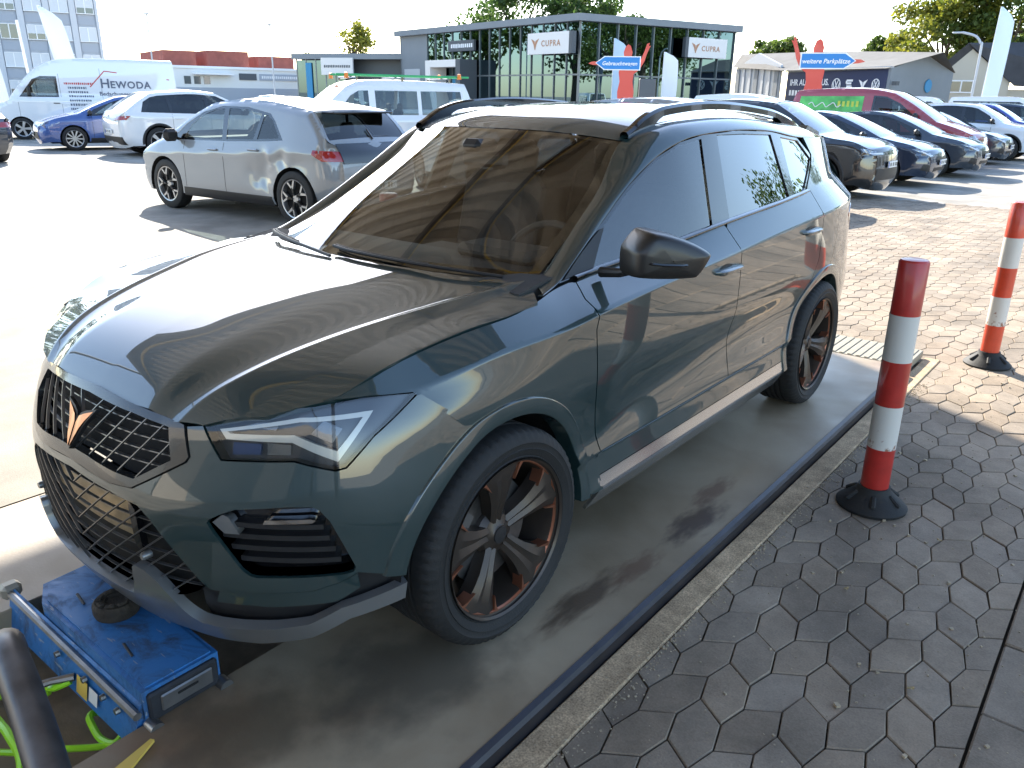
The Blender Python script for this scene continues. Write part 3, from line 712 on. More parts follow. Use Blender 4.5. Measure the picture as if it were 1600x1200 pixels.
        for i in range(n-1):
            for j in range(10):
                f = F[i*10+j]; k = seg[i+1]
                if k in 'wb' and (k == 'w' or not sp.get('noback')) and 1 < j < 8+1 and cnt[k][0] < i < cnt[k][-1]+(1 if k == 'w' else 0): glassF[k].append(f)
                else: bodyF.append(f)
        body.append((V, bodyF, N)); s.bo = obj('body', merge(*body), pm, root)
        for k, nm in (('w', 'windshield'), ('b', 'rear_window')):
            if glassF[k]:
                used = sorted({i for f in glassF[k] for i in f}); mp = {a: b for b, a in enumerate(used)}
                obj(nm, (V[used]-N[used]*.004, [tuple(mp[i] for i in f) for f in glassF[k]], N[used]), M[sp.get('gl_'+k, 'tint')], root)
        if dlo:
            for sg in (1, -1):
                G = cut(dlo, s.smap(sg), det*1.6, holes=[p for p in panes], flange=.0, off=-.004, eps=.01); fr = obj('window_frame', G if sg > 0 else mirror(G), sp.get('frame_mat', M['gloss_black']), root)
                for i, p in enumerate(panes):
                    G = cut(p, s.smap(sg), det*2, flange=0, off=-.010, eps=.01); obj('side_window', G if sg > 0 else mirror(G), M['tintdark' if i in sp.get('dark', ()) else 'tint'], root)
        # seams
        for yv, za, zb_ in sp.get('seams', ()):
            for sg in (1, -1):
                zz = np.linspace(za, zb_, 8); q = s.smap(sg)(np.full(8, yv)+sp.get('seamlean', 0)*(zz-za), zz)*[1, 1, 1]; a = q+[.0012, -.004, 0]; b = q+[.0012, .004, 0]
                if sg < 0: a = a*[-1, 1, 1]; b = b*[-1, 1, 1]
                G = grid(np.stack([a, b]), sg > 0); obj('door_seam', (G[0], G[1]), M['liner'], root)
        for yv, zv in sp.get('handles', ()):
            for sg in (1, -1):
                x = float(s.x([yv], [zv])[0]); h = MB(True); h.box((sg*(x+.012), yv-L/2, zv), (.035, .20, .026), .01); obj('door_handle', h, sp.get('handle_mat', pm), root)
        # dark sill and optional arch cladding
        if sp.get('clad'):
            for sg in (1, -1):
                for yc in (yf, yr):
                    th = np.linspace(-.12, math.pi+.12, 30); rw = []
                    for r_, dx in ((ra-.012, -.03), (ra-.004, .012), (ra+.045, .012), (ra+.055, .0)):
                        y = yc-r_*np.cos(th); z = np.maximum(zc+r_*np.sin(th), .2); q = s.smap(sg)(y, z); q[:, 0] += dx; rw.append(q)
                    G = grid(np.stack(rw), True); obj('arch_cladding', G if sg > 0 else mirror(G), M['black'], root)
        sl = [(yf+ra+.02, z0-.02), (yr-ra-.02, z0-.02), (yr-ra-.04, z0+.10), (yf+ra+.04, z0+.10)]
        for sg in (1, -1):
            G = cut(sl, s.smap(sg), det*2, flange=.01, off=.006, eps=.01); obj('sill', G if sg > 0 else mirror(G), M['black'], root)
        # underbody and liners
        ub = MB(); ub.box((0, 0, z0+.02), (W*.72, L*.86, .14)); ub.box((0, (yf+yr)/2-L/2, z0+.02), (W*.90, sp['wb']-2*ra-.06, .12)); obj('underbody', ub, M['liner'], root)
        # wheels
        t, r, d, spk = wheel_meshes(wr, sp.get('wheel', 'five'), '')
        for yc in (yf, yr):
            for sg in (1, -1):
                th = np.linspace(-.1, math.pi+.1, 16); xo = float(s.x([yc], [min(zc+ra+.05, zs)])[0])-.02
                a = np.stack([np.full(16, sg*xo), yc-L/2-(ra+.004)*np.cos(th), zc+(ra+.004)*np.sin(th)], 1); b = a.copy(); b[:, 0] = sg*(xo-.30); c_ = b.copy(); c_[:, 1] = yc-L/2; c_[:, 2] = zc
                G = grid(np.stack([a, b, c_])); obj('wheel_liner', (G[0], G[1]), M['liner'], root)
                w = obj('wheel', r, None, root); w.location = (sg*(W/2-.12), yc-L/2, wr); w.rotation_euler = (random.uniform(0, 1.2), 0, 0 if sg > 0 else math.pi)
                obj('tyre', t, None, w); obj('spokes', spk, None, w); obj('brake_disc', d, None, w)
        # lights, grille, plates
        fm, rm = s.cmap(-1), s.cmap(1)
        def patch(name, poly, mp, mat, parent=None, st=.045, fl=.0, two=True, flip=False):
            G = cut(poly, mp, st, flange=fl, eps=.008)
            c = np.mean(G[0], 0); 
            n_ = np.mean(G[2][:10], 0)
            out = np.array([c[0], c[1]*.5, 0])
            if np.dot(n_, out) < 0: G = (G[0], [tuple(f)[::-1] for f in G[1]], -np.array(G[2]))
            r_ = [obj(name, G, mat, parent or root)]
            if two: r_.append(obj(name, mirror(G), mat, parent or root))
            return r_
        if 'head' in sp:
            hl = patch('headlight', sp['head'], fm, sp.get('head_mat', M['headlamp']))
            if 'drl' in sp:
                G = cut(sp['drl'], s.cmap(-1, .010), .05, flange=0, eps=.008); G = G if np.mean(np.array(G[2])[:, 1]) < 0 else (G[0], [f[::-1] for f in G[1]], -np.array(G[2]))
                obj('light_strip', G, M['whitelamp'], hl[0]); obj('light_strip', mirror(G), M['whitelamp'], hl[1])
        for nm, poly, mt in sp.get('front', ()): patch(nm, poly if nm.endswith('_') else poly, fm, mt, two=False)
        for nm, poly, mt in sp.get('front2', ()): patch(nm, poly, fm, mt)
        if 'tail' in sp: patch('tail_light', sp['tail'], rm, M['redlens'])
        rm2 = s.cmap(1, .018)
        for nm, poly, mt in sp.get('rear', ()): patch(nm, poly, rm2 if 'hatch' in nm else rm, mt, two=False)
        for nm, poly, mt in sp.get('rear2', ()): patch(nm, poly, rm, mt)
        for end, key in ((-1, 'fplate'), (1, 'rplate')):
            if key in sp:
                z = sp[key]; q = s.cmap(end, .012)([0], [z])[0]; b = MB(); b.box((0, q[1]+end*.004, z), (.52, .012, .11), .003); pl = obj('number_plate', b, M['plate'], root)
                b = MB(); b.box((-.238*(-end), q[1]+end*.0115, z), (.04, .004, .10)); obj('plate_band', b, M['plateblue'], pl)
                m = MB(); xx = -.19
                for w_ in (.035, .05, .0, .045, .03, .0, .04, .035, .045):
                    if w_: m.box((xx+w_/2+.02, q[1]+end*.0112, z), (w_*.62, .003, .062))
                    xx += (w_ or .03)+.012
                obj('plate_marks', m, M['ink'], pl)
        if 'logo' in sp:
            for end, z in sp['logo']:
                q = s.cmap(end, .012)([0], [z])[0]; lg = MB(True); lg.lathe([(.045, -.003), (.056, -.003), (.056, .004), (.045, .004)], 24, 'Y', (0, q[1], z), True)
                for a_, b_ in (((-.034, .030), (-.006, -.040)), ((.034, .030), (.006, -.040)), ((-.018, .036), (0, .0)), ((.018, .036), (0, .0))): lg.tube([(a_[0], q[1], z+a_[1]), (b_[0], q[1], z+b_[1])], .005, 5)
                obj('emblem', lg, M['chrome'], root)
        # mirrors
        if 'mirror' in sp:
            yv, zv = sp['mirror']
            for sg in (1, -1):
                x = float(s.x([yv], [zv-.05])[0]); m_ = MB(True); m_.box((sg*(x+.13), yv-L/2, zv), (.22, .11, sp.get('mh', .15)), .045); m_.tube([(sg*(x-.02), yv-L/2, zv-.06), (sg*(x+.09), yv-L/2, zv-.03)], .022, 6); obj('door_mirror', m_, sp.get('mirror_mat', M['black']), root)
        # cabin
        if not sp.get('nocabin'):
            yc = sp.get('seat', yf+1.25)
            ms = Car.seatmesh()
            for row, xs in ((yc, (-.37, .37)), (yc+.85, (-.40, .40))):
                for x in xs: o = obj('seat', ms, None, root); o.location = (x, row-L/2, zb-.58)
            d = MB(True); d.box((0, yc-.75-L/2, zb-.06), (W*.78, .5, .18), .05); obj('dashboard', d, M['interior'], root)
            fl = MB(); fl.box((0, (yf+yr)/2-L/2+.2, zb-.50), (W*.8, sp['wb']-.2, .05)); obj('cabin_floor', fl, M['interior'], root)
        for k in sp.get('extra', ()): k(s)
    @staticmethod
    def seatmesh():
        if 'seat_block' not in bpy.data.meshes:
            sb = MB(True); sb.box((0, 0, .12), (.48, .50, .2), .06); sb.box((0, .28, .42), (.46, .15, .62), .06, M=Matrix.Rotation(-.24, 3, 'X')); sb.box((0, .38, .77), (.26, .09, .17), .04)
            me = mesh('seat_block', sb.V, sb.F, M['seat'], smooth=True); auto_smooth(me, 35)
        return bpy.data.meshes['seat_block']
# ---------------------------------------------------------------- car shapes (y from the nose, z up)
def pane_split(dlo_top, dlo_bot, cuts, g=.03):
    """panes between belt and roof line: both given as functions of y, cuts = list of (y0,y1, lean0, lean1)"""
    out = []
    for y0, y1, a, b in cuts:
        n = 6; bot = [(y, dlo_bot(y)) for y in np.linspace(y0, y1, n)]; top = [(y, dlo_top(y)) for y in np.linspace(y0+a, y1+b, n)]; out.append(bot+top[::-1])
    return out
def hatch(L=4.28, W=1.80, H=1.46, wb=2.66, fo=.86, wr=.32, hood=(.70, .98), cowl=1.02, roof=(2.05, 3.35), tail=1.02, **k):
    """ordinary hatchback or estate; hood = nose height and cowl height, cowl = y of the windscreen foot"""
    hz, cz = hood; r0, r1 = roof
    segs = [('f', [(.10, .20), (.02, .32), (.0, .48), (.03, hz-.06), (.10, hz+.02)]), ('h', [(.10, hz+.02), (.40, hz+.14), (cowl*.75, cz-.05), (cowl, cz)]), ('w', [(cowl, cz), (cowl+(r0-cowl)*.5, cz+(H-.05-cz)*.55), (r0, H-.045)]),
            ('r', [(r0, H-.045), ((r0+r1)*.5-.15, H), (r1, H-.06)]), ('b', [(r1, H-.06), (r1+(L-r1)*.45, H-.06-(H-tail)*.42), (L-.12, tail)]), ('t', [(L-.12, tail), (L-.01, tail-.16), (L, .60), (L-.03, .40), (L-.12, .22)])]
    zb = k.pop('zb', cz-.03); d = dict(L=L, W=W, H=H, wb=wb, fo=fo, wr=wr, segs=segs, zb=zb, zs=k.pop('zs', zb-.10), mirror=(cowl+.30, zb+.07))
    bs = k.get('bslope', .03); d['bslope'] = bs
    bot = lambda y: zb+.015+bs*(y-L/2)
    P = crspline(segs[2][1], 6); Q = crspline(segs[3][1], 6); R = crspline(segs[4][1], 6); A = np.concatenate([P, Q[1:], R[1:]])
    top = lambda y: float(np.interp(y, A[:, 0], A[:, 1]))-.085
    ya = cowl+.33; yb = k.pop('dlo_end', r1+.28)
    d['dlo'] = [(y, bot(y)-.01) for y in np.linspace(ya-.12, yb, 8)]+[(y, max(top(y)+.015, bot(y)+.05)) for y in np.linspace(yb-.10, ya+.10, 14)]
    m1 = fo+wb*.50; m2 = fo+wb*.86
    cuts = [(ya+.05, m1-.03, .50, .03), (m1+.05, m2, .05, .0)]
    if yb-m2 > .35: cuts.append((m2+.06, yb-.12, .04, -.16))
    d['panes'] = pane_split(lambda y: max(top(y)-.01, bot(y)+.06), bot, cuts)
    d['seams'] = [(fo+.50, .30, zb-.02), (m1, .30, zb), (m2+.02, .52, zb+.02)]; d['handles'] = [(m1-.16, zb-.12), (m2-.14, zb-.10)]
    d.update(k); return d
BK, CH = M['gloss_black'], M['chrome']
SP = {}
SP['golf'] = hatch(head=[(.36, .64), (.72, .66), (.86, .73), (.60, .73), (.36, .70)], front=[('grille', [(-.34, .655), (.34, .655), (.34, .69), (-.34, .69)], BK), ('lower_grille', [(-.62, .30), (.62, .30), (.56, .50), (-.56, .50)], M['black'])], fplate=.44, logo=[(-1, .70)], wheel='multi', wr=.325,
                   tail=.98, rear=[], rplate=.70, dark=(1, 2)); SP['golf']['tail'] = [(.42, .80), (.85, .80), (.95, .90), (.50, .92)]
SP['leon'] = hatch(L=4.37, H=1.44, wb=2.69, fo=.86, wr=.325, hood=(.70, .96), head=[(.40, .645), (.62, .61), (.90, .72), (.96, .775), (.70, .745), (.44, .70)], drl=[(.50, .655), (.62, .628), (.86, .725), (.80, .735), (.62, .655)],
                   front=[('grille', [(-.36, .52), (-.25, .46), (.25, .46), (.36, .52), (.36, .67), (.30, .70), (-.30, .70), (-.36, .67)], M['black']), ('lower_grille', [(-.46, .28), (.46, .28), (.42, .40), (-.42, .40)], M['black'])], front2=[('fog_intake', [(.58, .32), (.86, .36), (.80, .48), (.64, .46)], M['black'])], fplate=.50, wheel='five', rplate=.6, dark=(1, 2))
SP['leon']['tail'] = [(.30, .82), (.85, .80), (.92, .90), (.34, .88)]
SP['suv'] = hatch(L=4.50, W=1.84, H=1.66, wb=2.68, fo=.90, wr=.355, hood=(.86, 1.10), cowl=1.08, roof=(1.95, 3.75), tail=1.12, zb=1.09, z0=.28, clad=True, dlo_end=4.08,
                  head=[(.34, .80), (.70, .79), (.92, .84), (.92, .90), (.60, .905), (.34, .88)], drl=[(.42, .815), (.80, .815), (.80, .83), (.42, .83)], front=[('grille', [(-.36, .795), (.36, .795), (.36, .90), (-.36, .90)], BK), ('lower_grille', [(-.66, .34), (.66, .34), (.60, .56), (-.60, .56)], M['black']), ('grille_bar', [(-.36, .84), (.36, .84), (.36, .855), (-.36, .855)], CH), ('bumper_trim', [(-.60, .33), (.60, .33), (.56, .36), (-.56, .36)], M['lipgrey'])],
                  fplate=.62, logo=[(-1, .845)], wheel='five', rplate=.75, dark=(1, 2)); SP['suv']['tail'] = [(.45, .92), (.88, .90), (.95, 1.02), (.50, 1.03)]
SP['id4'] = hatch(L=4.58, W=1.85, H=1.63, wb=2.77, fo=.88, wr=.37, hood=(.84, 1.06), cowl=.98, roof=(2.0, 3.70), tail=1.08, zb=1.05, z0=.28, clad=True, dlo_end=4.05, rplate=.62, wheel='five', dark=(0, 1, 2),
                  rear=[('light_bar', [(-.50, .945), (.50, .945), (.50, .975), (-.50, .975)], M['redlens']), ('diffuser', [(-.78, .30), (.78, .30), (.74, .50), (-.74, .50)], M['black'])], logo=[(1, .98)])
SP['id4']['tail'] = [(.46, .90), (.90, .92), (1.00, 1.02), (.50, 1.0)]
SP['id3'] = dict(L=4.26, W=1.81, H=1.565, wb=2.77, fo=.80, wr=.355, zb=1.00, zs=.86, bslope=.045, tum=.36, z0=.25, wheel='star', mirror=(1.15, 1.06), mh=.17, seat=2.05,
    segs=[('f', [(.10, .20), (.02, .34), (.0, .52), (.04, .70), (.13, .80)]), ('h', [(.13, .80), (.40, .92), (.66, 1.00), (.80, 1.03)]), ('w', [(.80, 1.03), (1.30, 1.31), (1.78, 1.505)]), ('r', [(1.78, 1.505), (2.35, 1.56), (3.0, 1.54), (3.78, 1.445)]), ('b', [(3.78, 1.445), (3.96, 1.27), (4.12, 1.07)]), ('t', [(4.12, 1.07), (4.22, .90), (4.26, .62), (4.23, .40), (4.15, .24)])],
    dlo=[(.98, 1.00), (1.6, 1.005), (2.3, 1.02), (3.05, 1.05), (3.40, 1.075), (3.20, 1.30), (3.08, 1.395), (2.6, 1.465), (2.05, 1.465), (1.65, 1.38), (1.3, 1.22)],
    panes=[[(1.27, 1.03), (1.6, 1.03), (2.14, 1.04), (2.10, 1.438), (1.9, 1.42), (1.65, 1.345), (1.42, 1.22)], [(2.24, 1.045), (2.80, 1.065), (2.90, 1.39), (2.6, 1.435), (2.2, 1.442)], [(2.88, 1.07), (3.32, 1.10), (3.14, 1.31), (3.02, 1.375), (2.96, 1.38)]],
    seams=[(1.30, .36, .98), (2.20, .34, 1.0)], handles=[(1.98, .90), (2.84, .935)], gl_b='tintdark',
    rplate=.52, rear=[('hatch_panel', [(-.62, .82), (.62, .82), (.66, 1.06), (-.66, 1.06)], BK), ('bumper_panel', [(-.74, .30), (.74, .30), (.72, .42), (-.72, .42)], M['black'])], head=[(.40, .66), (.80, .66), (.86, .74), (.42, .74)])
SP['id3']['tail'] = [(.36, .845), (.90, .85), (1.02, .93), (.98, .985), (.40, .955)]
SP['van'] = dict(L=6.0, W=2.0, H=2.62, wb=3.66, fo=1.0, wr=.35, zb=1.45, zs=1.25, bslope=.0, tum=.10, z0=.32, mirror=(1.35, 1.55), mh=.32, noback=True, Rk=.7, seat=2.0,
    segs=[('f', [(.06, .28), (.0, .45), (.02, .75), (.10, .98)]), ('h', [(.10, .98), (.40, 1.12), (.72, 1.25)]), ('w', [(.72, 1.25), (1.15, 1.80), (1.55, 2.20)]), ('r', [(1.55, 2.20), (2.1, 2.50), (2.9, 2.60), (4.5, 2.62), (5.85, 2.60)]), ('b', [(5.85, 2.60), (5.93, 2.5), (5.97, 1.6)]), ('t', [(5.97, 1.6), (6.0, 1.0), (6.0, .5), (5.95, .32)])],
    dlo=[(1.05, 1.36), (2.22, 1.36), (2.22, 2.02), (1.75, 2.02), (1.5, 1.92)], panes=[[(1.13, 1.39), (2.17, 1.39), (2.17, 1.98), (1.78, 1.98), (1.56, 1.90)]], seams=[(1.0, .5, 1.3), (2.28, .4, 2.1), (3.55, .4, 2.3)], handles=[(2.12, 1.17)], handle_mat=M['black'],
    head=[(.55, .80), (.82, .80), (.90, 1.02), (.62, 1.05)], front=[('grille', [(-.5, .70), (.5, .70), (.45, .92), (-.45, .92)], M['black'])], rplate=.6, fplate=.5)
SP['van']['tail'] = [(.80, .9), (.94, .9), (.94, 1.3), (.80, 1.3)]
SP['bus'] = dict(L=4.90, W=1.90, H=1.97, wb=3.0, fo=.92, wr=.34, zb=1.15, zs=1.02, bslope=.0, tum=.20, z0=.28, mirror=(1.30, 1.25), mh=.22, Rk=.8, seat=1.7,
    segs=[('f', [(.08, .24), (.0, .42), (.02, .72), (.08, .88)]), ('h', [(.08, .88), (.35, 1.0), (.62, 1.08)]), ('w', [(.62, 1.08), (1.05, 1.52), (1.45, 1.83)]), ('r', [(1.45, 1.83), (1.9, 1.95), (3.2, 1.97), (4.65, 1.92)]), ('b', [(4.65, 1.92), (4.78, 1.6), (4.86, 1.2)]), ('t', [(4.86, 1.2), (4.9, .8), (4.9, .5), (4.84, .28)])],
    dlo=[(1.0, 1.12), (4.60, 1.12), (4.52, 1.76), (1.75, 1.76), (1.45, 1.62)], panes=[[(1.08, 1.15), (1.95, 1.15), (1.95, 1.73), (1.70, 1.72), (1.48, 1.60)], [(2.12, 1.15), (3.25, 1.15), (3.25, 1.73), (2.12, 1.73)], [(3.35, 1.15), (4.55, 1.15), (4.48, 1.73), (3.35, 1.73)]], seams=[(2.04, .35, 1.1), (3.3, .35, 1.1)], handles=[(1.92, 1.02)], handle_mat=M['black'],
    head=[(.52, .68), (.80, .68), (.86, .82), (.56, .82)], front=[('grille', [(-.5, .70), (.5, .70), (.5, .80), (-.5, .80)], BK)], fplate=.45, rplate=.8, frame_mat=None)
SP['bus']['tail'] = [(.76, .9), (.9, .9), (.9, 1.3), (.78, 1.3)]
SP['caddy'] = dict(L=4.50, W=1.85, H=1.82, wb=2.75, fo=.90, wr=.325, zb=1.10, zs=.98, bslope=.01, tum=.22, z0=.26, mirror=(1.35, 1.18), mh=.19, noback=True, Rk=.8,
    segs=[('f', [(.08, .22), (.0, .40), (.02, .66), (.10, .80)]), ('h', [(.10, .80), (.45, .95), (.90, 1.08)]), ('w', [(.90, 1.08), (1.45, 1.45), (1.95, 1.72)]), ('r', [(1.95, 1.72), (2.5, 1.81), (3.3, 1.82), (4.3, 1.76)]), ('b', [(4.3, 1.76), (4.38, 1.6), (4.45, 1.2)]), ('t', [(4.45, 1.2), (4.5, .8), (4.5, .5), (4.44, .26)])],
    dlo=[(1.25, 1.09), (2.40, 1.10), (2.40, 1.66), (2.10, 1.64), (1.75, 1.48)], panes=[[(1.42, 1.12), (2.35, 1.13), (2.35, 1.62), (2.12, 1.60), (1.80, 1.45)]], seams=[(1.35, .3, 1.08), (2.46, .3, 1.1), (3.4, .3, 1.6)], handles=[(2.25, 1.0)], handle_mat=M['black'],
    head=[(.44, .66), (.78, .66), (.88, .78), (.50, .80)], front=[('grille', [(-.4, .66), (.4, .66), (.4, .72), (-.4, .72)], BK), ('lower_grille', [(-.6, .28), (.6, .28), (.55, .48), (-.55, .48)], M['black'])], fplate=.45, logo=[(-1, .73)])
SP['caddy']['tail'] = [(.78, .9), (.9, .9), (.9, 1.3), (.80, 1.3)]
# ---------------------------------------------------------------- the other cars
PT = dict(grey=paint('grey_paint', (.21, .235, .26), .1, .4), white=paint('white_paint', (.72, .73, .74), 0, .4), blue=paint('blue_paint', (.045, .10, .30), .3, .4), darkblue=paint('night_blue_paint', (.015, .028, .06), .4, .35), black=paint('black_paint', (.008, .009, .011), .2, .3),
          slate=paint('slate_paint', (.035, .045, .06), .4, .35), red=paint('red_paint', (.32, .014, .022), .1, .4), silver=paint('silver_paint', (.36, .38, .40), .6, .35), royal=paint('royal_blue_paint', (.03, .05, .28), .3, .35))
_dr = np.random.default_rng(5); _dents = [(_dr.uniform(2.6, 3.75), _dr.uniform(.42, .88), _dr.uniform(.05, .16), _dr.uniform(.04, .12), _dr.uniform(-.012, .022), _dr.uniform(0, 3.1)) for _ in range(26)]
def id3_dent(y, z):
    v = .035*np.exp(-((y-2.95)/.28)**2-((z-.62)/.20)**2)+.026*np.exp(-((y-3.62)/.22)**2-((z-.80)/.12)**2)
    for y0, z0, a_, b_, h_, t_ in _dents:
        u = (y-y0)*math.cos(t_)+(z-z0)*math.sin(t_); w = -(y-y0)*math.sin(t_)+(z-z0)*math.cos(t_); v = v+h_*np.exp(-(u/a_)**2-(w/b_)**2)
    return v
def id3_extra(s):
    # black roof spoiler and a tailgate wiper
    b = MB(True); b.box((0, 3.92-s.L/2, 1.425), (1.10, .22, .03), .012); obj('spoiler', b, BK, s.root)
    w = MB(True); w.tube([(0, 4.16-s.L/2, 1.10), (.02, 4.07-s.L/2, 1.22)], .012, 6); w.box((-.16, 4.10-s.L/2, 1.13), (.36, .02, .02), .006); obj('rear_wiper', w, BK, s.root)
SP['id3']['extra'] = [id3_extra]
Car('hatchback', 'grey electric hatchback with dented rear door and black tailgate', 'car', (-8.1, 5.62), (-.997, -.07), SP['id3'], PT['grey'], 'cars parked in the lot', .035, id3_dent)
Car('hatchback', 'blue hatchback with multi spoke wheels parked in front of the lettered van', 'car', (-22.4, 10.4), (-.30, -.954), SP['golf'], PT['blue'], 'cars parked in the lot', .06)
Car('suv', 'white SUV seen from behind between the blue and the grey hatchback', 'car', (-19.25, 11.1), (.16, .987), SP['id4'], PT['white'], 'cars parked in the lot', .06)
Car('hatchback', 'dark car cut off by the left edge, its red tail light showing', 'car', (-20.6, 5.0), (-.985, -.17), SP['golf'], PT['slate'], 'cars parked in the lot', .07)
def van_letters(s):
    # roof emblem and lettering on the left flank
    x0 = .0
    ink = plain('van_ink', (.10, .115, .16), .5); red = plain('van_red', (.50, .05, .05), .5)
    def put(me_, y, z, mat=None, nm='lettering'):
        x = float(s.x([y+.4], [z+.05])[0])+.006; o = obj(nm, me_, None, s.bo); o.location = (x, y-s.L/2, z); o.rotation_euler = (math.pi/2, 0, math.pi/2); return o
    put(text_mesh('H', .42, ink, 'lettering', .001, .008), 3.52, 1.68); put(text_mesh('EWODA', .32, ink, 'lettering', .001, .008, space=1.12), 3.83, 1.68); put(text_mesh('Bedachungen GmbH', .19, ink, 'lettering', .001, .004), 3.46, 1.42)
    for a, b in (((3.20, 1.70), (3.70, 2.22)), ((3.70, 2.22), (5.75, 1.98))):
        q = np.array([a, b]); m = MB(); d = (q[1]-q[0])/np.linalg.norm(q[1]-q[0]); nn = np.array([-d[1], d[0]])*.016; pts = [q[0]-nn, q[1]-nn, q[1]+nn, q[0]+nn]
        m.add([(float(s.x([p[0]], [p[1]])[0])+.006, p[0]-s.L/2, p[1]) for p in pts], [(0, 1, 2, 3)]); obj('roof_line', m, red, s.bo)
    rs = np.random.default_rng(3)
    for i in range(9):
        y_ = 2.42 if i == 0 else 2.52; end = y_+(.85 if i == 0 else rs.uniform(.45, .75)); z_ = 1.80-i*.135; k = 0
        m = MB()
        while y_ < end:                                                     # small print, too far off to read
            w_ = rs.uniform(.03, .07); m.box((float(s.x([y_+w_/2], [z_])[0])+.004, y_+w_/2-s.L/2, z_), (.004, w_*.8, .055+.02*rs.random())); y_ += w_+.012
        obj('small_print', m, red if i == 0 else ink, s.bo)
    st = MB(); st.box((float(s.x([2.6], [.62])[0])+.004, 2.6-s.L/2, .60), (.03, 1.6, .16), .01); obj('rub_strip', st, M['black'], s.root)
SP['van']['extra'] = [van_letters]
Car('delivery_van', 'white high roof delivery van with roofing company lettering', 'van', (-28.2, 12.2), (-.40, -.917), SP['van'], PT['white'], None, .08)
def bus_rack(s):
    for yy in (1.7, 2.9, 4.2):
        r = MB(True); r.box((0, yy-s.L/2, 2.03), (1.5, .05, .04), .01); r.box((-.7, yy-s.L/2, 2.0), (.04, .05, .09)); r.box((.7, yy-s.L/2, 2.0), (.04, .05, .09)); obj('rack_bar', r, BK, s.root)
    for x in (.18, .62):
        r = MB(True); r.box((x, 3.0-s.L/2, 2.085), (.06, 3.6, .05), .012); obj('ladder_rail', r, plain('ladder_green', (.03, .36, .12), .45), s.root)
    for k in range(10):
        r = MB(True); r.box((.40, 1.4+k*.36-s.L/2, 2.085), (.40, .03, .03), .008); obj('ladder_rung', r, bpy.data.materials['ladder_green'], s.root)
    for yy in (1.45, 4.5):
        for x in (-.6, .68):
            r = MB(True); r.lathe([(0, .14), (.045, .13), (.055, .02), (.06, 0)][::-1], 14, 'Z', (x, yy-s.L/2, 2.03 if yy > 2 else 2.0)); obj('beacon', r, M['orange'], s.root)
SP['bus']['frame_mat'] = PT['white']; SP['bus']['extra'] = [bus_rack]
Car('service_bus', 'white minibus with green ladder and orange beacons on its roof', 'van', (-14.3, 13.3), (-.38, -.925), SP['bus'], PT['white'], None, .07)
sp2 = dict(SP['bus']); sp2['extra'] = []
Car('service_bus', 'white van parked just behind the minibus with the green ladder', 'van', (-20.2, 18.2), (-.45, -.89), sp2, PT['white'], None, .09)
# between the grey hatchback and the SUV, seen partly through the SUV's windows
g_ = dict(SP['golf'])
Car('hatchback', 'white hatchback standing right behind the grey hatchback', 'car', (-7.3, 9.6), (-.90, .43), g_, PT['white'], 'cars parked in the lot', .06)
g2 = dict(SP['suv']); g2['clad'] = False
Car('suv', 'silver SUV with roof rails close behind the green SUV roof', 'car', (-4.35, 11.2), (1, -.02), g2, PT['silver'], 'cars parked in the lot', .07)
row = 'cars in the row on the right'
t_ = dict(SP['suv'])
Car('suv', 'black SUV with chrome barred grille, nearest of the right hand row', 'car', (-4.05, 14.2), (1, -.02), t_, PT['black'], row, .05)
Car('hatchback', 'dark blue hatchback next to the black SUV in the right row', 'car', (-3.85, 17.6), (1, -.02), SP['leon'], PT['darkblue'], row, .05)
Car('hatchback', 'slate grey hatchback in front of the red panel van', 'car', (-3.55, 20.8), (1, -.02), SP['leon'], PT['slate'], row, .05)
def caddy_ad(s):
    gr = plain('ad_green', (.10, .42, .10), .4, var=.6, scale=3); yl = plain('ad_yellow', (.55, .62, .08), .4)
    pl = [(2.62, 1.20), (4.22, 1.22), (4.18, 1.62), (2.62, 1.64)]
    for sg in (-1,):
        G = cut(pl, s.smap(1), .12, flange=.0, off=.004, eps=.01); ad = obj('advert_panel', mirror(G), gr, s.root)
    x = float(s.x([3.2], [1.42])[0])+.012; m = MB(True); pts = [(-x-.004, 3.95-s.L/2-.09*k_, 1.42+.06*math.sin(k_*2.1)) for k_ in range(10)]; m.tube(crspline(pts, 4), .012, 5); obj('advert_script', m, M['plate'], ad)
    for k in range(5):
        q = MB(); q.box((-x+.004, 2.75+k*.11-s.L/2, 1.42), (.006, .06, .20-.02*(k % 2)), rz=0); obj('advert_shape', q, yl, ad)
SP['caddy']['extra'] = [caddy_ad]; big = dict(SP['caddy'])
rv = Car('panel_van', 'red panel van with green advert film on its side window', 'van', (-4.45, 23.6), (1, -.02), big, PT['red'], row, .06); rv.root.scale = (1.05, 1.14, 1.10)
Car('hatchback', 'dark hatchback with bright chrome front between red van and white SUV', 'car', (-3.8, 26.2), (1, -.02), SP['leon'], PT['slate'], row, .07)
Car('suv', 'white SUV with black wheel arches at the right end of the row', 'car', (-3.3, 28.9), (1, -.02), SP['suv'], PT['white'], row, .06)
Car('suv', 'royal blue SUV behind the white SUV at the right edge', 'car', (-3.6, 33.6), (1, -.02), SP['suv'], PT['royal'], row, .08)
Car('suv', 'dark blue SUV behind the royal blue one, cut off by the right edge', 'car', (-3.2, 37.8), (1, -.02), SP['suv'], PT['darkblue'], row, .09)
sv = dict(SP['bus']); sv['extra'] = []; sv['frame_mat'] = BK
Car('service_bus', 'white van with long black side window behind the blue SUVs', 'van', (-4.6, 44.0), (1, -.02), sv, PT['white'], row, .10)
sv2 = dict(SP['caddy']); sv2['extra'] = []
Car('panel_van', 'white panel van standing left of the red van roof', 'van', (-8.9, 25.4), (1, .0), sv2, PT['white'], None, .09)
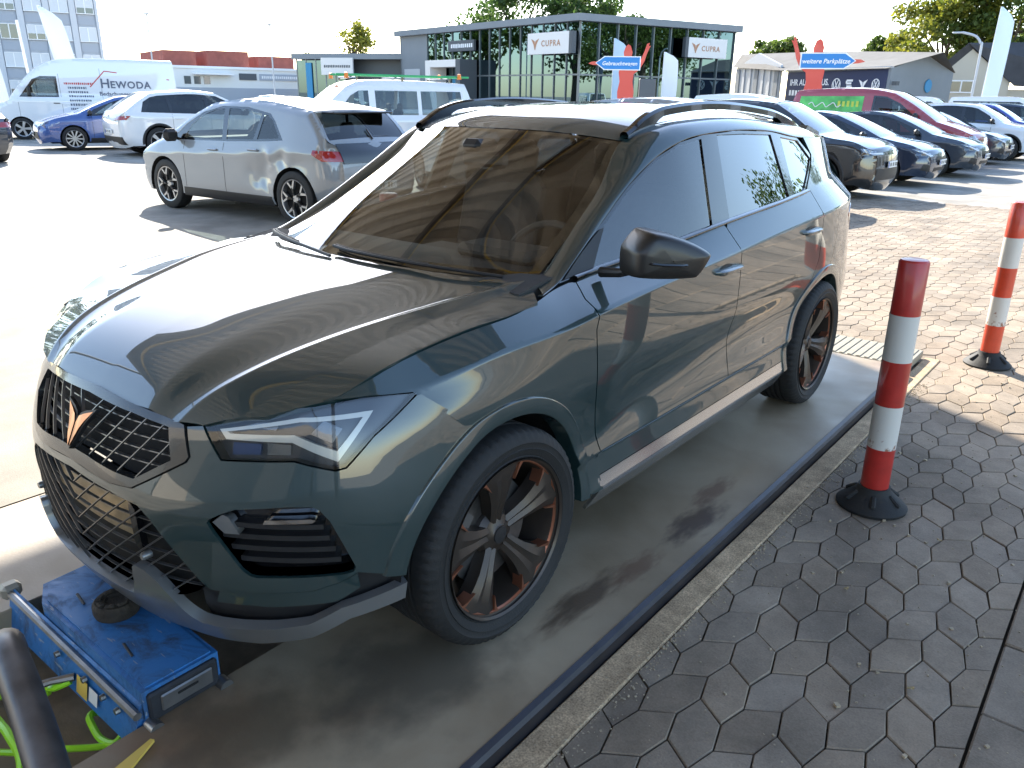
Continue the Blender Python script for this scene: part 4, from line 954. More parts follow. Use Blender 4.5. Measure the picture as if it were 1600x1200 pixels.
Car('delivery_van', 'long white van far behind the dark hatchbacks', 'van', (-9.8, 50.5), (1, -.02), dict(SP['bus'], extra=[]), PT['white'], None, .10)
far_ = [((-24.5, 27.5), 'white', 'white car far back below the grey wall of the showroom', 'golf'), ((-22.4, 29.5), 'slate', 'dark car far back left of the showroom entrance', 'leon'), ((-19.8, 27.2), 'silver', 'silver car parked far back before the showroom glass', 'golf'), ((-17.2, 29.3), 'white', 'white car far back before the showroom corner', 'leon'),
        ((-14.9, 27.0), 'slate', 'dark SUV roof far back under the red arrow figure', 'suv'), ((-12.6, 29.0), 'white', 'white car far back right of the red arrow figure', 'golf'), ((-34.5, 24.0), 'white', 'white car far back below the low white buildings', 'golf'), ((-31.0, 25.5), 'slate', 'dark car far back before the low white buildings', 'leon'), ((-29.5, 21.5), 'silver', 'silver car far back beside the white SUV roof', 'leon'), ((-37.5, 20.5), 'white', 'white car behind the white SUV, far left of the lot', 'suv')]
for (x, y), c, lab, k in far_: Car('far_car', lab, 'car', (x, y), (-.80, -.60), SP[k], PT[c], 'cars far back in the lot', .12)
# ---------------------------------------------------------------- the green SUV
C0 = lambda v: [(-1, v), (4, v)]
def rows(L, sig=.05): return [(smooth_pch(a, sig, -1.2, 4.2), smooth_pch(b, sig, -1.2, 4.2)) for a, b in L]
SIDE = rows([
 (C0(.19), C0(.83)),
 (C0(.295), [(-.5, .84), (.2, .862), (.5, .895), (2.2, .895), (2.5, .862), (3, .84), (3.5, .72)]),
 (C0(.345), [(-.5, .86), (.2, .882), (2.3, .882), (3, .86), (3.5, .74)]),
 (C0(.418), [(-.5, .85), (.2, .870), (2.3, .870), (3, .85), (3.52, .74)]),
 (C0(.438), [(-.5, .865), (.2, .886), (2.3, .886), (3, .865), (3.3, .80), (3.53, .72)]),
 ([(-.5, .50), (.45, .50), (.75, .56), (1.1, .58), (1.46, .60), (2.0, .602), (2.4, .58), (3.5, .58)], [(-.5, .865), (.45, .872), (.8, .863), (2, .863), (2.6, .885), (3, .865), (3.3, .81), (3.53, .73)]),
 (C0(.76), [(-.5, .80), (-.3, .865), (0, .893), (.4, .894), (2.2, .896), (2.63, .902), (2.95, .875), (3.25, .81), (3.45, .74), (3.6, .64)]),
 ([(-.5, .835), (-.276, .872), (-.02, .912), (.32, .925), (.42, .938), (1.41, .993), (2.38, 1.042), (2.76, 1.058), (3.3, 1.07)], [(-.5, .745), (-.28, .828), (-.02, .874), (.3, .894), (.6, .90), (2.2, .902), (2.6, .895), (2.9, .865), (3.1, .825), (3.3, .765), (3.5, .66)]),
 ([(-.5, .868), (-.425, .889), (-.32, .936), (-.19, .959), (-.035, .975), (.10, .98), (.245, .995), (.36, 1.008), (.5, 1.018), (.62, 1.026), (1.05, 1.060), (1.39, 1.093), (2.18, 1.142), (2.35, 1.152), (2.7, 1.175), (3.3, 1.2)], [(-.5, .69), (-.425, .73), (-.32, .768), (-.19, .781), (-.03, .792), (.1, .80), (.25, .785), (.4, .752), (.6, .748), (.8, .764), (1, .784), (1.4, .816), (2, .83), (2.5, .815), (2.8, .78), (3.0, .735), (3.3, .63)]),
 (C0(1.45), [(0, .50), (.6, .54), (.8, .572), (1.0, .615), (1.3, .672), (1.6, .692), (2.0, .695), (2.5, .675), (2.9, .63), (3.2, .57), (3.5, .46)]),
], .04)
def S(y, z):
    y = np.asarray(y, float).ravel(); z = np.asarray(z, float).ravel()
    Z = np.stack([a(y) for a, b in SIDE], 1); X = np.stack([b(y) for a, b in SIDE], 1)
    return rowint(Z, X, (1, 3, 4, 7, 8), z)
def side_map(y, z): return np.stack([S(y, z), np.ravel(y), np.ravel(z)], 1)
HOOD = rows([
 (C0(0.0), [(-.77, .70), (-.735, .765), (-.70, .81), (-.65, .855), (-.55, .905), (-.4, .946), (-.2, .985), (0, 1.013), (.22, 1.035), (.5, 1.055)]),
 (C0(.25), [(-.77, .70), (-.735, .762), (-.70, .808), (-.65, .853), (-.55, .903), (-.4, .943), (-.2, .981), (0, 1.009), (.22, 1.03), (.5, 1.05)]),
 ([(-.77, .31), (-.65, .37), (-.55, .415), (-.4, .460), (-.2, .515), (0, .575), (.2, .615), (.4, .64)], [(-.77, .683), (-.73, .746), (-.69, .789), (-.65, .828), (-.55, .8815), (-.4, .9265), (-.2, .9650), (0, .9930), (.2, 1.0095), (.4, 1.021)]),
 ([(-.77, .34), (-.65, .40), (-.55, .445), (-.4, .49), (-.2, .545), (0, .605), (.2, .645), (.4, .67)], [(-.77, .68), (-.73, .745), (-.69, .79), (-.65, .83), (-.55, .885), (-.4, .931), (-.2, .970), (0, .998), (.2, 1.014), (.4, 1.025)]),
 ([(-.77, .45), (-.645, .53), (-.5, .60), (-.265, .645), (.05, .672), (.37, .695)], [(-.77, .65), (-.70, .745), (-.645, .806), (-.5, .880), (-.265, .949), (.05, .988), (.37, 1.010)]),
 ([(-.77, .66), (-.6, .70), (-.47, .735), (-.425, .745), (-.318, .772), (-.19, .781), (-.035, .792), (.10, .80), (.245, .803), (.5, .81)], [(-.77, .62), (-.66, .74), (-.6, .79), (-.5, .852), (-.425, .889), (-.318, .936), (-.19, .959), (-.035, .975), (.10, .98), (.245, .995), (.5, 1.02)]),
 ([(-.8, .85), (.5, .95)], [(-.77, .50), (-.66, .62), (-.6, .68), (-.5, .76), (-.3, .85), (-.19, .88), (0, .90), (.5, .93)]),
], .025)
def hood_map(x, y):
    x = np.ravel(x).astype(float); y = np.ravel(y).astype(float)
    X = np.stack([a(y) for a, b in HOOD], 1); Z = np.stack([b(y) for a, b in HOOD], 1)
    return np.stack([x, y, rowint(X, Z, (3, 4, 5), np.abs(x))], 1)
PL = np.array([(0, -.828), (.15, -.822), (.30, -.797), (.45, -.747), (.6, -.668), (.72, -.578), (.80, -.488), (.86, -.385), (.895, -.27), (.905, -.15), (.91, -.02)])
_t = np.linspace(0, 1, len(PL)); _tt = np.linspace(0, 1, 600)
_px, _py = pch(list(zip(_t, PL[:, 0])))(_tt), pch(list(zip(_t, PL[:, 1])))(_tt)
_ker = np.exp(-.5*(np.arange(-40, 41)/18.)**2); _ker /= _ker.sum()
def _sm(v, odd):
    l = v[1:41][::-1]; l = -l if odd else l
    return np.convolve(np.concatenate([l, v, 2*v[-1]-v[-41:-1][::-1]]), _ker, 'valid')
_px, _py = _sm(_px, True), _sm(_py, False)
_s = np.concatenate([[0], np.cumsum(np.hypot(np.diff(_px), np.diff(_py)))])
_nx = -np.gradient(_py); _ny = np.gradient(_px); _l = np.hypot(_nx, _ny); _nx /= _l; _ny /= _l
OFF = smooth_pch([(.15, .09), (.22, .045), (.30, .008), (.40, -.004), (.50, -.003), (.56, .0), (.62, .014), (.70, .048), (.785, .092), (.86, .155), (.95, .25)], .012, 0, 1.2)
def fas_map(s, z, d=0.0):
    s = np.asarray(s, float).ravel(); z = np.asarray(z, float).ravel(); sg = np.where(s < 0, -1, 1); a = np.abs(s)
    x = np.interp(a, _s, _px); y = np.interp(a, _s, _py); nx = np.interp(a, _s, _nx); ny = np.interp(a, _s, _ny)
    o = OFF(z)*(1-.5*np.clip((a-.35)/.45, 0, 1)-.2*np.clip((a-.95)/.2, 0, 1))-d
    return np.stack([sg*(x+nx*o), y+ny*o, z], 1)
def sym(h):      # half outline (s>=0) closed by its mirror image
    return list(h)+[(-a, b) for a, b in h[::-1] if a > 1e-6]
def both(name, G, mat, parent):
    return obj(name, G, mat, parent), obj(name, mirror(G), mat, parent)

def tyre_mesh(R=.338, rb=.246, w=.245, seg=198, tread=True):
    h = w/2
    prof = [(rb, -h+.02), (rb+.010, -h+.007), (rb+.013, -h+.010), (rb+.030, -h+.002), (rb+.036, -h-.001), (rb+.038, -h+.002), (R-.040, -h+.0015), (R-.037, -h-.001), (R-.033, -h+.001), (R-.022, -h+.006), (R-.009, -h+.016), (R-.003, -h+.028), (R, -h+.042)]
    for g in (-.045, -.015, .015, .045): prof += [(R, g-.006), (R-.007, g-.004), (R-.007, g+.004), (R, g+.006)]
    prof += [(r_, -x_) for r_, x_ in prof[:13][::-1]]
    V = []; n = len(prof)
    for k in range(seg):
        th = 2*math.pi*k/seg; c, d = math.cos(th), math.sin(th); gr = tread and (k % 3 == 0)
        for i, (r_, x_) in enumerate(prof):
            rr = r_
            if gr and (8 < i < 13 or n-14 < i < n-9): rr = r_-.005
            V.append((x_, rr*c, rr*d))
    F = [(k*n+i, k*n+i+1, ((k+1) % seg)*n+i+1, ((k+1) % seg)*n+i) for k in range(seg) for i in range(n-1)]
    F = [f[::-1] for f in F]
    b = MB(True); b.add(V, F); return b

def build_hero():
    car = empty('parked_suv', (0, 0, 0), 0, 'dark green SUV with copper accented wheels parked on the lift platform', 'car')
    hp = M['hero']
    # --- bonnet
    half = [(0, -.717), (.116, -.715), (.25, -.707), (.37, -.693), (.46, -.668), (.60, -.588), (.714, -.474), (.734, -.428), (.767, -.316), (.781, -.19), (.79, -.035), (.80, .10), (.80, .240), (.735, .305), (.67, .368), (.52, .29), (.35, .232), (.18, .196), (0, .183)]
    ys = np.linspace(-.74, .42, 40)
    ft = []
    for k in (2, 3, 4):
        for dx in (-.006, 0, .006): ft += [[(HOOD[k][0](y)+dx, y) for y in ys], [(-HOOD[k][0](y)-dx, y) for y in ys]]
    obj('hood', cut(sym(half), hood_map, .020, feats=ft, flange=.02), hp, car)
    # --- side panels
    row = lambda k, y: float(SIDE[k][0](y))
    feats = []
    yl = np.linspace(-.5, 3.5, 90)
    for k, d in ((7, .008), (4, .004), (3, .004), (5, .0)):
        for dz in (-d, 0, d) if d else (0,): feats.append([(y, row(k, y)+dz) for y in yl])
    belt = lambda a, b, n=8, dz=-.004: [(y, row(8, y)+dz) for y in np.linspace(a, b, n)]
    def arc(yc, r, a0, a1, n=20, zc=.325): return [(yc-r*math.cos(math.radians(t)), zc+r*math.sin(math.radians(t))) for t in np.linspace(a0, a1, n)]
    g = .0028
    fr = [(.492, 1.010), (.447, .973), (.424, .89), (.445, .753), (.470, .60), (.492, .50), (.507, .442)]          # fender / door seam
    mid = [(1.468, 1.082), (1.480, 1.007), (1.498, .90), (1.512, .737), (1.520, .60), (1.525, .50), (1.527, .442)]
    rr = [(2.44, 1.157), (2.458, 1.04), (2.470, .925), (2.472, .82), (2.42, .74), (2.345, .665), (2.275, .56), (2.225, .442)]
    fender = [(-.304, .868), (-.236, .804), (-.144, .722)]+arc(0, .40, 80, 182, 24)+[(.47, .295), (.523, .295)]+[(a-g, b) for a, b in fr[::-1]]+belt(.46, -.45, 18)+[(-.49, .868), (-.40, .872)]
    both('fender', cut(fender, side_map, .024, feats=feats), hp, car)
    fd = [(a+g, b) for a, b in fr]+[(a-g, b) for a, b in mid[::-1]]+belt(1.46, .52, 12)
    d1 = both('front_door', cut(fd, side_map, .024, feats=feats), hp, car)
    rd = [(a+g, b) for a, b in mid]+[(a-g, b) for a, b in rr[::-1]]+belt(2.42, 1.49, 12)
    d2 = both('rear_door', cut(rd, side_map, .024, feats=feats), hp, car)
    q = [(a+g, b) for a, b in rr]+[(2.231, .30)]+arc(2.631, .40, -3, 183, 40)+[(3.03, .29), (3.50, .29), (3.52, .42), (3.525, .6), (3.51, .8), (3.48, .95), (3.41, 1.12), (3.32, 1.28), (3.24, 1.37), (3.0, 1.385), (2.75, 1.392), (2.60, 1.398), (2.645, 1.315), (2.60, 1.28), (2.40, 1.165)]
    tl = [(3.04, .985), (3.2, 1.02), (3.47, 1.03), (3.485, .92), (3.40, .865), (3.22, .89)]
    both('quarter_panel', cut(q, side_map, .026, feats=feats, holes=[tl]), hp, car)
    both('tail_light', cut(tl, side_map, .03, flange=.02, off=.002), M['redlens'], car)
    # --- sill
    sl = [(.50, .348), (.512, .433), (1.3, .433), (2.215, .433), (2.238, .348), (1.4, .348)]
    both('sill', cut(sl, side_map, .024, feats=feats), hp, car)
    st = [(.505, .20), (.503, .345), (1.4, .345), (2.242, .345), (2.246, .20)]
    both('sill_trim', cut(st, side_map, .03), M['sillsilver'], car)
    # --- wheel arch flares
    def flare_x(y, z):
        xs = S(y, z); ss = np.linspace(.85, 1.38, 120); out = xs.copy()
        for i, (yy, zz) in enumerate(zip(y, z)):
            if yy < -.05:
                q_ = fas_map(ss, np.full(120, zz)); xf = np.interp(yy, q_[:, 1], q_[:, 0]); k = np.clip((-.05-yy)/.12, 0, 1); out[i] = xs[i]*(1-k)+xf*k
        return out
    for yc, a0, a1 in ((0, 10, 184), (2.631, -4, 184)):
        th = np.radians(np.linspace(a0, a1, 60)); rws = []
        for r_, dx in ((.388, -.05), (.393, .004), (.396, .0075), (.415, .0085), (.440, .0075), (.444, .005), (.446, -.006)):
            y = yc-r_*np.cos(th); z = .325+r_*np.sin(th); rws.append(np.stack([flare_x(y, np.maximum(z, .3))+dx, y, z], 1))
        both('wheel_arch', grid(np.stack(rws), True), hp, car)
    # --- roof, pillars, glass
    roof = [[(0, .965, 1.450), (.3, 1.005, 1.444), (.543, 1.087, 1.420)], [(0, 1.15, 1.500), (.3, 1.16, 1.493), (.555, 1.2, 1.460)], [(0, 1.4, 1.534), (.3, 1.4, 1.526), (.565, 1.4, 1.488)],
            [(0, 1.8, 1.552), (.3, 1.8, 1.544), (.57, 1.8, 1.502)], [(0, 2.3, 1.543), (.3, 2.3, 1.533), (.56, 2.3, 1.488)], [(0, 2.75, 1.512), (.3, 2.75, 1.502), (.53, 2.75, 1.458)], [(0, 3.28, 1.456), (.3, 3.25, 1.448), (.49, 3.2, 1.414)]]
    full = lambda R_: [[(-x, y, z) for x, y, z in r_[:0:-1]]+list(r_) for r_ in R_]
    obj('roof', loftk(full(roof), 5, 6), hp, car)
    lo = [(.30, 1.000), (.421, 1.019), (.55, 1.073), (.756, 1.178), (.935, 1.279), (1.123, 1.368), (1.292, 1.419), (1.47, 1.442), (1.8, 1.452), (2.15, 1.440), (2.5, 1.405), (2.85, 1.392), (3.22, 1.372)]
    lo3 = side_map([a for a, b in lo], [b for a, b in lo])
    up3 = np.array([(.672, .385, 1.012), (.667, .43, 1.022), (.655, .50, 1.052), (.627, .663, 1.143), (.589, .88, 1.266), (.543, 1.087, 1.418), (.556, 1.249, 1.467), (.566, 1.46, 1.491), (.57, 1.8, 1.502), (.563, 2.15, 1.493), (.546, 2.5, 1.475), (.52, 2.85, 1.450), (.487, 3.22, 1.412)])
    md = (lo3+up3)/2; n_ = np.stack([np.full(13, .6), np.zeros(13), np.full(13, .8)], 1); md = md+n_*np.array([.004, .010, .014, .018, .02, .022, .02, .018, .016, .015, .014, .012, .01])[:, None]
    inn = up3+np.array([-.012, 0, -.02]); low_in = lo3+np.array([-.02, 0, -.004])
    both('roof_pillar', loftk([low_in, lo3, md, up3, inn], 6, 5, True), hp, car)
    ws = [[(0, .20, 1.030), (.35, .25, 1.024), (.664, .40, 1.014)], [(0, .455, 1.184), (.34, .50, 1.176), (.625, .663, 1.141)], [(0, .715, 1.325), (.325, .755, 1.314), (.587, .88, 1.264)], [(0, .962, 1.447), (.30, 1.002, 1.441), (.541, 1.085, 1.417)]]
    obj('windshield', loftk(full(ws), 6, 6), M['glass_w'], car)
    # black frit band round the screen, 1 mm behind the glass
    fw = np.array(full(ws)); inner = fw*1.0
    c = fw.reshape(-1, 3).mean(0)
    P_ = crspline(np.stack([crspline(a, 6) for a in fw]).reshape(4, -1), 6).reshape(-1, 25, 3)
    nn = np.array([0, .35, -.9])*.002
    fb = MB()
    rim = list(P_[0])+list(P_[1:, -1])+list(P_[-1, ::-1][1:])+list(P_[::-1, 0][1:-1]); rim = np.array(rim)+nn
    inn2 = c+(np.array(rim)-c)*np.array([.945, .93, .93]); inn2 = np.array([P_.reshape(-1, 3)[np.argmin(((P_.reshape(-1, 3)-q_)**2)[:, :2].sum(1))]*[0, 0, 1]+np.array([q_[0], q_[1], 0]) for q_ in inn2])
    # project the inner loop onto the screen surface by local plane fit
    flat = P_.reshape(-1, 3)
    for i, q_ in enumerate(inn2):
        d_ = ((flat[:, :2]-q_[:2])**2).sum(1); k = np.argsort(d_)[:6]; A_ = np.c_[flat[k][:, :2], np.ones(6)]; co = np.linalg.lstsq(A_, flat[k][:, 2], rcond=None)[0]; inn2[i, 2] = co @ [q_[0], q_[1], 1]
    inn2 = inn2+nn; k = len(rim)
    fb.add(list(rim)+list(inn2), [(i, (i+1) % k, k+(i+1) % k, k+i) for i in range(k)])
    obj('screen_band', fb, M['gloss_black'], car)
    dlo = [(.421, 1.016)]+[(a, b-.004) for a, b in lo[2:11]]+[(2.64, 1.315), (2.60, 1.285), (2.42, 1.170)]+belt(2.38, .45, 16, .003)
    wf = [(.630, 1.034), (1.046, 1.069), (1.382, 1.101), (1.452, 1.424), (1.271, 1.402), (1.10, 1.346), (.915, 1.253), (.752, 1.158)]
    wr = [(1.527, 1.115), (1.85, 1.131), (2.160, 1.150), (2.146, 1.424), (1.85, 1.435), (1.585, 1.436)]
    wq = [(2.235, 1.158), (2.365, 1.162), (2.615, 1.30), (2.495, 1.388), (2.262, 1.411)]
    both('window_frame', cut(dlo, side_map, .03, holes=[wf, wr, wq], flange=.015, off=-.004), M['gloss_black'], car)
    both('side_window', cut(wf, side_map, .05, flange=0, off=-.010), M['glass_s'], car)
    both('side_window', cut(wr, side_map, .05, flange=0, off=-.010), M['glass_p'], car)
    both('quarter_window', cut(wq, side_map, .05, flange=0, off=-.010), M['glass_p'], car)
    # chrome-black strip along the belt
    bs = [(y, row(8, y)-.002) for y in np.linspace(.50, 2.40, 24)]; b0 = side_map([a for a, b in bs], [b for a, b in bs])
    rws = [b0+[.004, 0, 0], b0+[.011, 0, .003], b0+[.009, 0, .011], b0+[-.006, 0, .013]]
    both('belt_strip', grid(np.stack(rws)), M['gloss_black'], car)
    # --- roof rails
    zr = smooth_pch([(1.0, 1.42), (1.1, 1.43), (1.25, 1.466), (1.5, 1.489), (1.8, 1.498), (2.3, 1.486), (2.75, 1.456), (3.1, 1.43)], .03, .9, 3.2)
    py = np.linspace(1.10, 2.93, 60); pz = smooth_pch([(1.09, 1.448), (1.13, 1.462), (1.22, 1.508), (1.385, 1.546), (1.8, 1.566), (2.43, 1.536), (2.76, 1.488), (2.93, 1.446)], .02, 1, 3)(py)
    foot = np.clip(np.maximum((1.33-py)/.06, (py-2.58)/.06), 0, 1); bt = (pz-.036)*(1-foot)+(zr(py)-.004)*foot; bt = np.minimum(bt, pz-.004)
    xc = .552-.012*np.abs((py-1.8)/.9)**2; w_ = .019
    rws = [np.stack([xc-w_, py, bt], 1), np.stack([xc-w_, py, pz-.008], 1), np.stack([xc-w_*.5, py, pz], 1), np.stack([xc+w_*.5, py, pz-.001], 1), np.stack([xc+w_, py, pz-.012], 1), np.stack([xc+w_*1.05, py, bt], 1), np.stack([xc-w_, py, bt], 1)]
    rl = grid(np.stack(rws)); rb = MB(True); rb.add(list(rl[0]), [f[::-1] for f in rl[1]])
    r1 = obj('roof_rail', rb, M['gloss_black'], car); rb2 = MB(True); mm = mirror((rl[0], [f[::-1] for f in rl[1]])); rb2.add(list(mm[0]), mm[1]); obj('roof_rail', rb2, M['gloss_black'], car)
    # --- tail
    tc = [(3.24, 1.385), (3.32, 1.28), (3.41, 1.12), (3.48, .95), (3.51, .8), (3.525, .6), (3.52, .42), (3.50, .29)]
    t3 = side_map([a for a, b in tc], [b for a, b in tc]); bulge = np.array([.05, .08, .09, .09, .08, .08, .08, .06])
    A_ = [[(x*k_, y+bl*(1-abs(k_)**2.2), z) for (x, y, z), bl in zip(t3, bulge)] for k_ in (-1, -.8, -.4, 0, .4, .8, 1)]
    A_ = np.array(A_)
    obj('tailgate', loftk(A_[:, :6], 5, 4, True), hp, car)
    obj('rear_bumper', loftk(A_[:, 5:], 5, 4, True), hp, car)
    gl = np.array(A_[1:-1, :3]); gl = gl*[.92, 1, 1]+[0, .006, -.015]
    obj('rear_window', loftk(gl, 5, 4, True), M['glass_p'], car)
    sp = MB(); sp.prism([(3.15, 1.405), (3.40, 1.385), (3.40, 1.40), (3.2, 1.44)], -.50, .50, 'YZ'); obj('spoiler', sp, hp, car)
    # --- front bumper
    hl = [(.492, .789), (.556, .717), (.656, .723), (.751, .728), (.855, .704), (.881, .709), (.961, .779), (1.065, .846), (1.096, .866), (1.02, .868), (.933, .866), (.85, .858), (.763, .848), (.67, .830), (.59, .812)]
    ink = [(.520, .558), (.527, .568), (.559, .585), (.599, .601), (.734, .615), (.794, .615), (.812, .605), (.835, .577), (.866, .505), (.892, .441), (.885, .428), (.863, .423), (.754, .419), (.640, .414), (.622, .418), (.602, .434), (.562, .493), (.526, .546)]
    e = .003
    bh = [(0, .592), (.05, .589), (.20, .580), (.306, .567), (.346, .538), (.395, .483), (.441, .432), (.487, .379), (.508, .362), (.53, .362), (.65, .368), (.78, .379), (.849, .401), (.898, .425), (1.015, .395), (1.02, .40), (1.042, .50), (1.075, .56), (1.118, .605), (1.209, .675), (1.29, .718),
          (1.264, .744), (1.2015, .795), (1.108, .8615), (1.094, .860), (1.065, .842), (.961, .775), (.884, .705), (.855, .700), (.751, .724), (.656, .719), (.553, .713), (.50, .770), (.487, .785), (.436, .777), (.463, .711), (.453, .696), (.286, .606), (.193, .600), (0, .612)]
    obj('front_bumper', cut(sym(bh), fas_map, .022, holes=[ink, [(-a, b) for a, b in ink]], flange=.02), hp, car)
    # grille
    go = [(0, .806), (.116, .802), (.25, .795), (.403, .783), (.428, .779), (.459, .711), (.450, .698), (.285, .609), (.193, .603), (.067, .613), (0, .615)]
    gi = [(0, .786), (.055, .784), (.234, .778), (.377, .767), (.406, .695), (.291, .632), (.216, .634), (.08, .644), (0, .646)]
    go, gi = go[::-1], gi[::-1]
    fr_ = obj('grille', cut(sym(go), fas_map, .025, holes=[sym(gi)], flange=.04, off=.005), plain('grille_frame', (.055, .055, .055), .22, .6, .6), car)
    obj('grille_back', cut(sym(gi), fas_map, .05, flange=0, off=-.045), M['liner'], fr_)
    def bar(a, b, off, w, parent, name='bar', mat=M['grillebar'], n=8, dep=.008):
        a, b = np.array(a), np.array(b); t = (b-a)/np.linalg.norm(b-a); pr = np.array([-t[1], t[0]])*w/2; q_ = np.linspace(0, 1, n)[:, None]
        c_ = a+(b-a)*q_; r0 = fas_map((c_-pr)[:, 0], (c_-pr)[:, 1], off-dep); r1_ = fas_map((c_-pr*.6)[:, 0], (c_-pr*.6)[:, 1], off); r2_ = fas_map((c_+pr*.6)[:, 0], (c_+pr*.6)[:, 1], off); r3 = fas_map((c_+pr)[:, 0], (c_+pr)[:, 1], off-dep)
        G = grid(np.stack([r0, r1_, r2_, r3])); bb = MB(True); bb.add(list(G[0]), G[1]); return obj(name, bb, mat, parent)
    def clip(a, b, poly, n=300):
        a, b = np.array(a, float), np.array(b, float); q_ = a+(b-a)*np.linspace(0, 1, n)[:, None]; k = inpoly(q_, poly); segs = []; st_ = None
        for i, v in enumerate(k):
            if v and st_ is None: st_ = i
            if st_ is not None and (not v or i == n-1):
                if i-st_ > 4: segs.append((q_[st_], q_[i-1]))
                st_ = None
        return segs
    gis = sym(gi)
    for z in (.664, .693, .722, .751):
        for a, b in clip((-.45, z), (.45, z), gis): bar(a, b, -.022, .0045, fr_, n=24)
    for k in range(-3, 8):
        s0 = .0+k*.0735
        for sg in (1, -1):
            poly = [(max(0.004, a) if sg > 0 else min(-.004, a), b) for a, b in gis]
            for a, b in clip((sg*(s0-.1), .54), (sg*(s0+.2), .84), poly): bar(a, b, -.004, .0052, fr_, n=10)
    # badge
    bd = [(.004, .654), (.015, .674), (.029, .706), (.043, .726), (.070, .755), (.032, .743), (.013, .734), (.004, .716)]
    bo = [(0, .645), (.020, .672), (.035, .704), (.049, .724), (.082, .763), (.032, .750), (.012, .741), (0, .726)]
    b1 = obj('badge', cut(sym(bo), lambda s, z: fas_map(s, z, .014), .012, flange=.012), M['black'], car)
    b_half = cut(bd, lambda s, z: fas_map(s, z, .019-.09*np.abs(np.abs(np.ravel(s))-.02)), .012, flange=.008)
    obj('emblem', b_half, M['badge'], b1); obj('emblem', mirror(b_half), M['badge'], b1)
    # lower mesh
    lm = [(0, .588), (.05, .585), (.20, .576), (.303, .563), (.343, .535), (.44, .428), (.485, .372), (.478, .352), (.42, .322), (.33, .30), (.2, .285), (0, .28)][::-1]
    lms = sym(lm)
    lg = obj('lower_grille', cut(lms, fas_map, .04, flange=-.05, off=-.055), M['liner'], car)
    for z in (.555, .515, .475, .43, .39, .35, .31):
        for a, b in clip((-.6, z), (.6, z), lms): bar(a, b, -.024, .0045, lg, n=24)
    for k in range(-6, 9):
        for sg in (1, -1):
            poly = [(max(0.004, a) if sg > 0 else min(-.004, a), b) for a, b in lms]; s0 = k*.075
            for a, b in clip((sg*(s0-.1), .25), (sg*(s0+.40), .62), poly): bar(a, b, -.004, .005, lg, n=10)
    tanp = [(-.245, .540), (-.265, .435), (.265, .435), (.245, .540)]
    obj('intercooler', cut(tanp, lambda s, z: fas_map(s, z, -.045), .06, flange=.005), plain('cooler_reflection', (.36, .29, .18), .35, .6, var=.3, scale=14), lg)  # tan is the ground's reflection on the panel, painted into its colour
    for sg in (1, -1):
        pb = [(sg*.250, .563), (sg*.274, .540), (sg*.288, .425), (sg*.262, .430), (sg*.252, .535)]
        pb = pb if sg < 0 else pb[::-1]
        obj('strut', cut(pb, lambda s, z: fas_map(s, z, -.016), .05, flange=.02), M['gloss_black'], lg)
        sm_ = MB(True); c_ = fas_map([sg*.312], [.423], .004)[0]; sm_.lathe([(0, -.006), (.009, -.006), (.011, 0), (.011, .02)], 16, 'Y', c_); obj('sensor', sm_, M['lipgrey'], lg)
    # side intakes
    for sg in (1, -1):
        mp = (lambda s, z, d=0.0: fas_map(s, z, d)) if sg > 0 else (lambda s, z, d=0.0: fas_map(-np.asarray(s), z, d))
        ci = np.mean(ink, 0); ink2 = [tuple(ci+(np.array(p_)-ci)*.985) for p_ in ink]
        Gk = cut(ink2, fas_map, .03, flange=-.040, off=-.05); ik = obj('air_intake', Gk if sg > 0 else mirror(Gk), M['gloss_black'], car)
        G_ = []
        def half_obj(name, poly, off, mat, fl=.012, st_=.02):
            G = cut(poly, fas_map, st_, flange=fl, off=off); obj(name, G if sg > 0 else mirror(G), mat, ik)
        for z in (.455, .487, .519, .551):
            l_ = clip((.5, z), (.95, z), ink)
            if l_:
                a, b = l_[0]; half_obj('fin', [(a[0]+.004, z-.007), (b[0]-.03, z-.007), (b[0]-.03, z+.007), (a[0]+.004, z+.007)], -.022, M['black'], .03)
        half_obj('fog_trim', [(.665, .563), (.79, .568), (.80, .575), (.785, .579), (.67, .574)], -.010, M['chrome'], .03)
        half_obj('corner_trim', [(.529, .556), (.560, .528), (.600, .529), (.574, .574), (.557, .580)], -.012, M['lipgrey'], .03)
        # headlight
        G = cut(hl[::-1] if False else hl, fas_map, .03, flange=-.036, off=-.038); hd = obj('headlight', G if sg > 0 else mirror(G), M['lampdark'], car)
        def hobj(name, poly, off, mat, fl=.012, holes=(), st_=.02):
            G = cut(poly, fas_map, st_, flange=fl, off=off, holes=holes); obj(name, G if sg > 0 else mirror(G), mat, hd)
        do = [(.533, .785), (.556, .764), (.743, .769), (.863, .721), (.967, .837), (.763, .828)]; di = [(.556, .782), (.566, .778), (.748, .787), (.862, .747), (.938, .824), (.763, .818)]
        hobj('light_guide', do, -.012, M['drl'], .02, [di])
        hobj('reflector', [(.60, .80), (.69, .795), (.70, .815), (.64, .812)], -.026, M['lamprefl'], .008)
        hobj('reflector', [(.79, .79), (.85, .765), (.88, .80), (.83, .822)], -.026, M['lamprefl'], .008)
        hobj('lamp_module', [(.57, .728), (.65, .734), (.65, .760), (.57, .758)], -.026, plain('lamp_blue', (.03, .06, .16), .2, .3), .01)
        hobj('lamp_module', [(.67, .735), (.735, .737), (.735, .762), (.67, .763)], -.024, M['lamprefl'], .01)
        G = cut(hl, fas_map, .04, flange=0, off=.0005); obj('lens', G if sg > 0 else mirror(G), M['lens'], hd)
